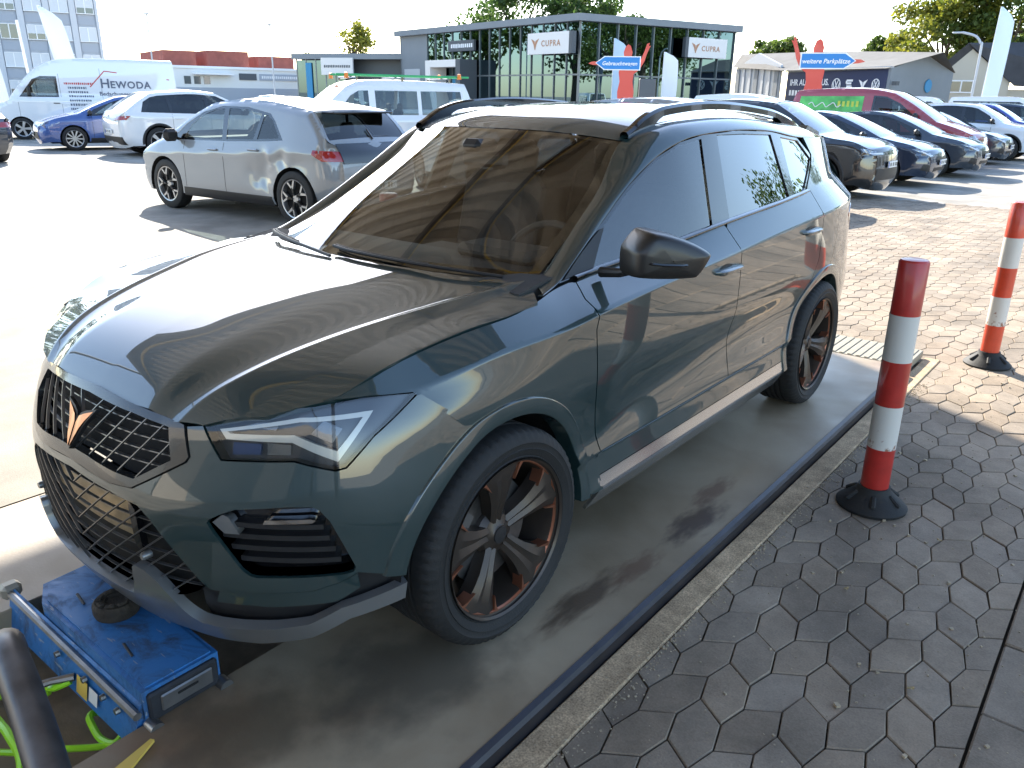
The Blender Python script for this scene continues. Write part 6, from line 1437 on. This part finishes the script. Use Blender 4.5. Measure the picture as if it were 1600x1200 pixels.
# low white halls with brick upper parts
h, L = bld('low_hall', (-73.5, 38.6), (-69.2, 53.2), 'low white hall with red brick upper floor far left of the showroom')
part('wall', h, W_['white'], (0, L, 0, 12, 0, 3.7)); part('plinth', h, W_['spandrel'], (0, L, -.05, 0, 0, 1.9))
part('brick_floor', h, W_['brick'], (2.2, 5.2, 2, 12, 3.7, 5.2)); part('brick_floor', h, W_['brick'], (6.2, 10.2, 1.6, 12, 3.7, 5.3)); part('brick_floor', h, W_['brick'], (11.5, L, 2.6, 12, 3.7, 5.0))
part('roof_edge', h, W_['sw'], (-.1, L+.1, -.15, .3, 3.6, 3.82)); part('canopy_roof', h, W_['sw'], (4.2, 7.8, -1.2, 0, 3.05, 3.18))
for x in (3.4, 4.3, 5.2): part('window', h, W_['glassd'], (x, x+.6, -.03, .05, 2.2, 2.9))
sg_ = part('sign_board', h, W_['slate'], (8.6, 10.3, -.10, 0, 2.65, 3.25)); part('sign_board', h, W_['spandrel'], (10.6, 14.6, -.10, 0, 2.65, 3.25)); marks(h, 10.8, 14.4, -.11, 2.95, .26, W_['sw'], 2)
# small showroom wing
s1, L = bld('annex_building', (-61.2, 46.2), (-50.9, 49.6), 'low slate grey annex with glass front and white sign')
part('wall', s1, W_['slate'], (0, L, 1.2, 10, 0, 4.4)); part('roof', s1, W_['greyp'], (-.2, L+.2, -.3, 10, 4.4, 4.85))
for k in range(5): part('pane', s1, W_['curtain'], (.2+k*1.0, 1.1+k*1.0, 0, .05, .1, 4.3)); part('mullion', s1, W_['mull'], (.1+k*1.0, .2+k*1.0, -.03, .12, 0, 4.4))
part('blue_column', s1, W_['bluep'], (1.15, 1.75, -.12, -.04, 0, 4.1)); part('sign_board', s1, W_['signw'], (3.0, 6.2, -.5, -.32, 3.1, 4.5)); marks(s1, 3.3, 5.9, -.51, 3.8, .22, W_['slate'], 4)
# glass showroom
A_, B_, C_ = (-51.0, 49.4), (-28.9, 43.9), (-24.3, 56.7)
for nm, p0, p1, lab in (('showroom_left', A_, B_, 1), ('showroom_right', B_, C_, 2)): pass
sh_, L1 = bld('showroom', A_, B_, 'glass fronted showroom with flat grey roof and copper lettered signs')
Mi = sh_.matrix_world.inverted()
c2 = Mi @ Vector((C_[0], C_[1], 0)); HS = 6.15
part('solid_wall', sh_, W_['greyp'], (0, 4.4, 0, .3, 0, HS), (0, .3, 0, 12, 0, HS)); part('gate', sh_, W_['steelw'], (.7, 3.2, -.05, 0, 0, 3.6)); part('floor', sh_, plain('showroom_floor', (.35, .35, .34), .3), (0, L1, 0, 12, .0, .05))
rf = MB(); q2 = (c2.x, c2.y); rf.prism([(-.3, -.4), (L1+.35, -.45), (q2[0]+.55, q2[1]+.2), (q2[0]-14, q2[1]+6), (0, 13)], HS, HS+.42, 'XY'); obj('roof', rf, W_['greyp'], sh_)
dq = Vector((c2.x-L1, c2.y)).normalized(); bk = MB(); p3 = (L1-5.2, 4.6); p4 = (q2[0]-dq.y*5.0-.3, q2[1]+dq.x*5.0-.3)
bk.add([(0.2, 4.6, 0), (p3[0], p3[1], 0), (p4[0], p4[1], 0), (q2[0]-.3, q2[1]-.3, 0), (0.2, 4.6, HS), (p3[0], p3[1], HS), (p4[0], p4[1], HS), (q2[0]-.3, q2[1]-.3, HS)], [(0, 1, 5, 4), (1, 2, 6, 5), (2, 3, 7, 6)]); obj('back_wall', bk, plain('showroom_inner', (.11, .13, .13), .8, var=.5, scale=.5), sh_)
n1 = 15
for k in range(n1):
    x0 = 4.4+(L1-4.4)*k/n1; x1 = 4.4+(L1-4.4)*(k+1)/n1
    for z0, z1 in ((.1, 2.95), (3.05, HS)): part('pane', sh_, W_['curtain'], (x0+.05, x1-.05, .02, .06, z0, z1))
    part('mullion', sh_, W_['mull'], (x0-.03, x0+.03, -.06, .14, 0, HS))
part('transom', sh_, W_['mull'], (4.4, L1, -.05, .12, 2.95, 3.05))
dv = Vector((c2.x-L1, c2.y, 0)); L2 = dv.length; dv.normalize(); an = math.atan2(dv.y, dv.x); n2 = 9
for k in range(n2+1):
    m = MB(); m.box((0, 0, HS/2), (.06, .2, HS)); o = obj('mullion', m, W_['mull'], sh_); o.location = (L1+dv.x*L2*k/n2, dv.y*L2*k/n2, 0); o.rotation_euler = (0, 0, an)
    if k < n2:
        for z0, z1 in ((.1, 2.95), (3.05, HS)):
            m = MB(); m.box((L2/n2/2, .04, (z0+z1)/2), (L2/n2-.1, .04, z1-z0)); o = obj('pane', m, W_['curtain'], sh_); o.location = (L1+dv.x*L2*k/n2, dv.y*L2*k/n2, 0); o.rotation_euler = (0, 0, an)
m = MB(); m.box((L2/2, .03, 3.0), (L2, .17, .1)); o = obj('transom', m, W_['mull'], sh_); o.location = (L1, 0, 0); o.rotation_euler = (0, 0, an)
# signs and portal on the showroom
po = part('portal', sh_, W_['signw'], (6.6, 11.0, -1.6, -.1, 3.6, 4.1), (6.6, 7.3, -1.6, -.1, 0, 3.6)); part('portal_side', sh_, W_['slate'], (10.9, 11.5, -1.62, -.1, 0, 4.12)); part('portal_door', sh_, W_['bluep'], (8.2, 9.6, -.12, -.02, 0, 3.0))
sg1 = part('sign_board', sh_, W_['signw'], (L1-4.4, L1-.2, -.75, -.45, 4.25, 5.55)); part('sign_edge', sh_, W_['slate'], (L1-.2, L1+.1, -.75, -.4, 4.25, 5.55)); disc_logo(sh_, L1-3.6, -.75, 4.9, .42, W_['copper'], 'cupra'); letters(sh_, 'CUPRA', L1-2.95, -.76, 4.72, .52, W_['copper'], .004, 0, 1.25)
sg2 = part('sign_board', sh_, W_['slate'], (7.9, 11.4, -.30, -.12, 4.75, 5.5)); marks(sh_, 8.3, 11.0, -.31, 5.12, .30, W_['sw'], 6)
sr = bpy.data.objects.new('sign_frame', None)
Ms, Ls = frame(B_, C_)
o = MB(); o.box((10.4, -.6, 4.95), (3.6, .3, 1.25)); s2 = obj('sign_board', o, W_['signw'], None); s2.matrix_world = Ms; bpy.data.objects.remove(sr)
tag(s2, 'white sign board with copper lettering at the right end of the showroom', 'sign'); disc_logo(s2, 9.25, -.75, 4.95, .40, W_['copper'], 'cupra'); letters(s2, 'CUPRA', 9.8, -.76, 4.75, .48, W_['copper'], .004, 0, 1.2)
bp_ = MB(); bp_.box((8.45, -.6, 4.95), (.28, .3, 1.25)); obj('sign_edge', bp_, W_['slate'], s2); bp_ = MB(); bp_.box((11.6, -.15, 4.9), (.08, .9, .08)); bp_.box((9.2, -.15, 4.9), (.08, .9, .08)); obj('bracket', bp_, W_['slate'], s2)
# grey hall with the navy banner
hA, hB, hC, hD = (-30.2, 71.0), (-23.0, 64.4), (-13.8, 58.3), (-11.6, 66.0)
hg, L = bld('banner_hall', hB, hC, 'grey gabled hall with navy banner reading IHR AUTOHAUS')
Mi = hg.matrix_world.inverted(); a = Mi @ Vector((*hA, 0)); d_ = Mi @ Vector((*hD, 0))
part('wall', hg, W_['steelw'], (0, L, 0, .3, 0, 3.9))
g1 = MB(); g1.prism([(0, 0), (8.6, 0), (8.6, 4.3), (4.3, 5.35), (0, 4.25)], -.1, .1, 'XZ'); q = obj('gable_wall', g1, W_['steelw'], hg); q.rotation_euler = (0, 0, math.atan2(-a.y, -a.x)); q.location = (a.x, a.y, 0)
for k in range(7):
    m = MB(); m.box((.6+k*1.25, -.14, 2.1), (.42 if k % 3 else .7, .06, 4.1)); q = obj('cladding_strip', m, W_['greyp'] if k % 3 == 0 else W_['steelw'], hg); q.rotation_euler = (0, 0, math.atan2(-a.y, -a.x)); q.location = (a.x, a.y, 0)
g2 = MB(); W2 = math.hypot(d_.x-L, d_.y); g2.prism([(0, 0), (W2, 0), (W2, 3.7), (W2/2, 4.75), (0, 3.75)], -.1, .1, 'XZ'); q = obj('gable_wall', g2, W_['greyp'], hg); q.rotation_euler = (0, 0, math.atan2(d_.y, d_.x-L)); q.location = (L, 0, 0)
rm_ = MB(); rm_.add([(-.2, -.4, 3.85), (L+.1, -.4, 3.75), (L+.2, 4.0, 4.85), (-1.2, 4.6, 5.45), (a.x-.3, a.y+.5, 5.45), (a.x-.3, a.y-.3, 4.35)], [(0, 1, 2, 3), (0, 3, 4, 5)]); rm_.add([(L+.2, 4.0, 4.85), (d_.x, d_.y+.3, 3.7), (a.x, a.y+6, 4.0), (-1.2, 4.6, 5.45)], [(0, 1, 2, 3)]); obj('roof', rm_, W_['roofg'], hg)
part('banner', hg, W_['navy'], (.1, L-.1, -.08, 0, .9, 3.72))
letters(hg, 'IHR AUTOHAUS.', .55, -.085, 2.75, .62, W_['sw'], .012); marks(hg, .55, 4.6, -.085, 2.2, .45, W_['sw'], 8)
for x, kd in ((6.0, 'vw'), (7.35, 'seat'), (8.75, 'cupra'), (10.0, 'van')): disc_logo(hg, x, -.085, 2.75, .46 if kd != 'van' else .38, W_['sw'], kd)
m = MB(True); m.lathe([(0, -.05), (.42, -.05), (.45, 0)], 28, 'Y', (W2*.60, -.14, 2.75)); q = obj('round_sign', m, W_['bluep'], hg); q.rotation_euler = (0, 0, math.atan2(d_.y, d_.x-L)); q.location = (L, 0, 0)
part('camera_box', hg, W_['slate'], (L+.25, L+.65, .1, .35, 2.7, 2.95))
# house with the dark roof
ho, L = bld('house', (-13.9, 71.4), (-10.0, 72.4), 'beige house with steep dark tiled roof and dormer at the right')
g3 = MB(); g3.prism([(0, 0), (5.2, 0), (5.2, 3.2), (1.9, 5.9), (0, 3.9)], 0, .2, 'XZ'); obj('gable_wall', g3, W_['beige'], ho); part('wall', ho, W_['beige'], (5.0, 14, .3, .5, 0, 2.7), (0, .2, .2, 8, 0, 3.8))
r2 = MB(); r2.add([(1.9, -.3, 6.0), (5.5, -.3, 2.95), (15, .1, 2.5), (15, 4.5, 6.3)], [(0, 1, 2, 3)]); r2.add([(1.9, -.3, 6.0), (15, 4.5, 6.3), (13, 9, 3), (-.3, 8, 3.7), (-.3, -.3, 3.75)], [(0, 1, 2, 3, 4)]); obj('roof', r2, W_['dark'], ho)
w = part('window', ho, W_['glassd'], (1.2, 2.7, -.04, .02, 2.5, 3.25)); part('window_frame', ho, W_['sw'], (1.1, 2.8, -.07, -.03, 2.4, 2.5), (1.1, 1.2, -.07, -.03, 2.5, 3.25), (2.7, 2.8, -.07, -.03, 2.5, 3.25), (1.9, 2.0, -.07, -.03, 2.5, 3.25), (1.1, 2.8, -.07, -.03, 3.25, 3.35))
for x in (8.2, 11.0):
    part('dormer', ho, W_['dark'], (x, x+1.7, .1, 2.8, 2.9, 4.3)); part('dormer_window', ho, W_['sw'], (x+.15, x+1.55, .02, .1, 3.1, 4.1)); part('dormer_pane', ho, W_['glassd'], (x+.3, x+.8, -.01, .02, 3.2, 4.0), (x+.9, x+1.4, -.01, .02, 3.2, 4.0))
# white dealer hall to the right, outside the picture, mirrored in the SUV's windows
wh, L = bld('white_hall', (10.0, 41.0), (34.0, 26.0), 'long white dealer hall standing to the right of the lot')
part('wall', wh, plain('bright_white_wall', (.80, .80, .78), .7), (0, L, 0, 10, 0, 6.6)); part('roof_edge', wh, W_['greyp'], (-.2, L+.2, -.2, 10, 6.6, 6.9)); disc_logo(wh, 4.5, -.03, 5.0, 1.1, W_['slate'], 'vw')
for k in range(9): part('window', wh, W_['glassd'], (1+k*3, 3.2+k*3, -.05, 0, .5, 3.2))
# ---------------------------------------------------------------- red figures, flags, lamp, trees
def figure(loc, label, arrow, txt, wave):
    t = empty('sign_figure', (loc[0], loc[1], G0-.035), 0, label, 'sign figure', 'red figures holding arrow signs'); v = Vector((CAM[0]-loc[0], CAM[1]-loc[1])); t.rotation_euler = (0, 0, math.atan2(v.y, v.x)+math.pi/2)
    rp = plain('figure_red', (.62, .075, .05), .45, 0, .2); s = wave
    body = [(-.36, 0), (.36, 0), (.34, 1.2), (.38, 1.9), (.30, 2.35), (.34, 2.75), (.30, 3.05), (.10, 3.18), (.10, 3.28), (.20, 3.42), (.22, 3.62), (.13, 3.88), (.02, 3.95), (-.10, 3.86), (-.18, 3.62), (-.15, 3.40), (-.08, 3.28), (-.10, 3.18), (-.30, 3.05), (-.36, 2.75), (-.30, 2.35), (-.38, 1.9), (-.34, 1.2)]
    m = MB(True); m.prism(body, -.09, .09, 'XZ'); obj('body', m, rp, t, smooth=False)
    arm = [(s*.24, 2.95), (s*.42, 3.05), (s*.62, 3.30), (s*.78, 3.72), (s*.86, 3.98), (s*.98, 4.02), (s*.94, 3.88), (s*1.04, 3.90), (s*.96, 3.76), (s*.90, 3.62), (s*.78, 3.22), (s*.60, 2.88), (s*.34, 2.70)]
    m = MB(); m.prism(arm if s < 0 else arm[::-1], -.07, .07, 'XZ'); obj('raised_arm', m, rp, t)
    hd = -s
    m = MB(); m.prism([(hd*a, b) for a, b in ((.7, 3.02), (1.55, 3.06), (1.78, 3.12), (1.62, 3.20), (.7, 3.22))][::int(hd)], -.06, .06, 'XZ'); obj('pointing_arm', m, rp, t)
    P = [(-hd*.62, 2.84), (hd*1.05, 2.84), (hd*1.45, 3.14), (hd*1.05, 3.44), (-hd*.62, 3.44)]; P = P[::int(hd)]
    m = MB(); m.prism(P, -.16, -.11, 'XZ'); a = obj('arrow_board', m, W_['sw'], t); c = np.mean(P, 0)
    m = MB(); m.prism([tuple(np.array(c)+(np.array(p)-c)*[.955, .86]) for p in P], -.168, -.16, 'XZ'); obj('arrow_face', m, plain('sign_blue', (.02, .20, .52), .45), a)
    o = letters(a, txt, c[0]-hd*.12, -.172, 3.05, .235, W_['sw'], .004, .2, 1.0, 'CENTER')
    m = MB(); m.box((0, .1, .1), (1.0, .6, .2), .02); obj('foot', m, W_['slate'], t)
figure((-18.5, 32.6), 'red figure waving behind a blue arrow sign pointing left', -1, 'Gebrauchtwagen', 1)
figure((-9.7, 32.4), 'red figure waving behind a blue arrow sign pointing right to more parking', 1, 'weitere Parkplätze', -1)
pl = MB(True); pl.box((-17.7, 33.2, .95), (.75, .5, 2.9), .03, rz=.6); tag(obj('info_pillar', pl, W_['slate']), 'dark info pillar just right of the left red figure', 'pillar')
def feather(loc, label, h, w, lean, mat):
    t = empty('flag', (loc[0], loc[1], G0-.035), 0, label, 'flag', 'white advertising flags'); v = Vector((CAM[0]-loc[0], CAM[1]-loc[1])); t.rotation_euler = (0, 0, math.atan2(v.y, v.x)+math.pi/2)
    m = MB(True); m.tube([(0, 0, 0), (lean*.5*h, 0, h*.5), (lean*h, 0, h)], .03, 6); obj('pole', m, W_['sw'], t)
    n = 16; rw = []
    for k in range(n):
        f = k/(n-1); z = h*(.16+.84*f); ww = w*(.9+.1*math.sin(f*3)) if f < .82 else w*(1-((f-.82)/.18)**2*.9); x0 = lean*z; rw.append([(x0+ww*u, .06*math.sin(5*f+3*u), z) for u in np.linspace(0, 1, 6)])
    G = grid(np.array(rw)); obj('cloth', (G[0], G[1], G[2]), mat, t)
cl = plain('flag_cloth', (.78, .79, .80), .8)
feather((-34.3, 14.5), 'white feather flag rising behind the lettered van', 4.75, .75, -.16, cl)
feather((-35.6, 12.0), 'white feather flag at the left edge above the van', 4.1, .7, -.14, cl)
p_ = MB(True); p_.tube([(-36.8, 14.0, -.1), (-36.9, 13.85, 4.2)], .06, 8); tag(obj('flag_pole', p_, W_['sw']), 'thin white pole between the two flags behind the van', 'pole')
feather((-6.3, 47.5), 'tall pale flag on a white pole at the right edge', 6.2, .75, .02, plain('flag_blue', (.60, .70, .78), .8))
feather((-27.4, 45.6), 'pale blue banner flag standing before the showroom glass', 5.2, .95, .0, plain('flag_pale', (.48, .60, .72), .8))
feather((-24.4, 46.8), 'white banner flag right of the pale blue one before the showroom', 4.4, .95, .0, cl)
lp = empty('street_lamp', (-8.5, 57.4, G0), 0, 'curved grey street lamp before the dark roofed house', 'street lamp')
m = MB(True); m.tube(crspline([(0, 0, 0), (0, 0, 4.6), (-.1, 0, 5.1), (-.45, 0, 5.5), (-1.2, 0, 5.72)], 6), [.07]*25, 8); obj('pole', m, W_['steelw'], lp); m = MB(True); m.box((-1.45, 0, 5.72), (.6, .2, .1), .03); obj('lamp_head', m, W_['steelw'], lp)
for (x, y, h, lab) in ((-57.0, 30.5, 6.6, 'thin light mast left of the low white hall'), (-52.0, 37.2, 6.2, 'thin light mast in front of the low white hall')):
    m = MB(True); m.tube([(x, y, -.1), (x, y, h)], .06, 6); m.box((x, y, h), (.5, .2, .1), .02); tag(obj('light_mast', m, W_['steelw']), lab, 'mast')
def leafmat(name, c1, c2):
    m, n, l, b = newmat(name); gi = n.new('ShaderNodeNewGeometry'); r = n.new('ShaderNodeValToRGB'); r.color_ramp.elements[0].color = (*c1, 1); r.color_ramp.elements[1].color = (*c2, 1); l.new(gi.outputs['Random Per Island'], r.inputs[0]); l.new(r.outputs[0], b.inputs['Base Color']); b.inputs['Roughness'].default_value = .6
    tr = n.new('ShaderNodeBsdfTranslucent'); l.new(r.outputs[0], tr.inputs[0]); mx = n.new('ShaderNodeMixShader'); mx.inputs[0].default_value = .52; l.new(b.outputs[0], mx.inputs[1]); l.new(tr.outputs[0], mx.inputs[2]); l.new(mx.outputs[0], n['Material Output'].inputs[0]); return m
LM = [leafmat('leaf_green', (.035, .075, .018), (.09, .15, .03)), leafmat('leaf_light', (.05, .09, .014), (.14, .19, .035)), leafmat('leaf_yellow', (.09, .12, .012), (.26, .25, .03))]
BARK = plain('bark', (.09, .07, .05), .9, var=.3, scale=8)
def tree(loc, h, rx, rz, label, lm=0, n=5200, ls=.42, base=None, seed=0, open_=.0):
    rg = np.random.default_rng(seed+11); t = empty('tree', (loc[0], loc[1], G0-.05), rg.random()*6, label, 'tree', 'trees around the lot'); base = base if base is not None else h-2*rz
    tr = MB(True); th = max(base+rz*.9, 1.5); tr.tube(crspline([(0, 0, 0), (.1, .05, th*.35), (-.05, .1, th*.7), (.05, 0, th)], 5), list(np.linspace(.032*h, .012*h, 16)), 8)
    cz = h-rz; clumps = []
    for k in range(26):
        a = rg.random()*6.283; e = math.asin(rg.uniform(-.75, 1)); q = rg.uniform(.45, .92); c = np.array([rx*q*math.cos(e)*math.cos(a), rx*q*math.cos(e)*math.sin(a), cz+rz*q*math.sin(e)]); clumps.append((c, rg.uniform(.22, .40)*min(rx, rz)))
        if k < 9: tr.tube([(0, 0, base*.8+rz*.12*k), (c[0]*.5, c[1]*.5, (c[2]+base+rz*.1*k)/2), tuple(c)], [.014*h, .008*h, .003*h], 5)
    obj('trunk', tr, BARK, t)
    m = n; ci = rg.integers(0, len(clumps), m); cen = np.array([c for c, r in clumps])[ci]; rad = np.array([r for c, r in clumps])[ci]
    d = rg.normal(size=(m, 3)); d /= np.linalg.norm(d, axis=1, keepdims=True); p = cen+d*(rad*rg.random(m)**.45)[:, None]*[1.15, 1.15, .85]
    ax = rg.normal(size=(m, 3)); ax /= np.linalg.norm(ax, axis=1, keepdims=True); bx_ = np.cross(ax, rg.normal(size=(m, 3))); bx_ /= np.linalg.norm(bx_, axis=1, keepdims=True); s = ls*rg.uniform(.5, 1.2, m)[:, None]
    V = np.stack([p-ax*s*.5, p+bx_*s*.32, p+ax*s*.5, p-bx_*s*.32], 1).reshape(-1, 3); F = np.arange(4*m).reshape(-1, 4)
    obj('crown', (V, F), lm if not isinstance(lm, int) else LM[lm], t)
tree((-57, 73), 14.5, 7.0, 5.2, 'tall dark green tree behind the left part of the showroom', 0, 9000, .5, seed=1)
tree((-48.5, 75), 13.0, 5.8, 4.6, 'dark green tree behind the showroom corner', 0, 7000, .5, seed=2)
tree((-17.8, 92), 12.5, 6.6, 5.0, 'large yellow green tree behind the dark roofed house', 2, 9000, .5, seed=3)
tree((-12.6, 93), 14.5, 6.2, 5.6, 'tall green tree rising behind the pale flag', 1, 9000, .5, seed=4)
tree((-23.5, 97), 8.8, 4.4, 3.0, 'low green tree left of the yellow green tree', 1, 5000, .5, seed=5)
tree((-38.6, 100.6), 9.6, 3.4, 2.6, 'small round tree above the roof of the banner hall', 1, 4500, .5, seed=6)
tree((-11.8, 107), 10.0, 4.2, 3.6, 'green tree cut off by the right edge', 1, 4500, .5, seed=7)
tree((-88.7, 76.7), 11.2, 3.8, 3.4, 'loose pale tree between the low hall and the showroom', 2, 1600, .5, seed=8)
tree((-82.0, 66.0), 6.2, 4.0, 1.8, 'low bushy tree behind the brick upper floors', 1, 2500, .5, seed=9)
for k, (x, y, h) in enumerate(((-108, 3, 22), (-118, 15, 20), (-102, -9, 21), (-128, 26, 24), (-96, -20, 18), (14, 62, 15), (24, 68, 18), (36, 70, 16), (50, 80, 19))):
    tree((x, y), h, 8.0, h*.42, ['broad tree at the western lot edge, middle of five', 'lighter broad tree at the western lot edge, second from the north', 'broad tree at the western lot edge, second from the south', 'tallest broad tree at the north end of the western lot edge', 'lowest broad tree at the south end of the western lot edge', 'broad tree beyond the white dealer hall, nearest to it', 'tall tree beyond the white dealer hall, second from the west', 'tree beyond the white dealer hall, second from the east', 'broad tree beyond the white dealer hall, farthest to the east'][k], k % 2, 2200 if k < 5 else 6000, 1.0 if k < 5 else .5, seed=20+k)
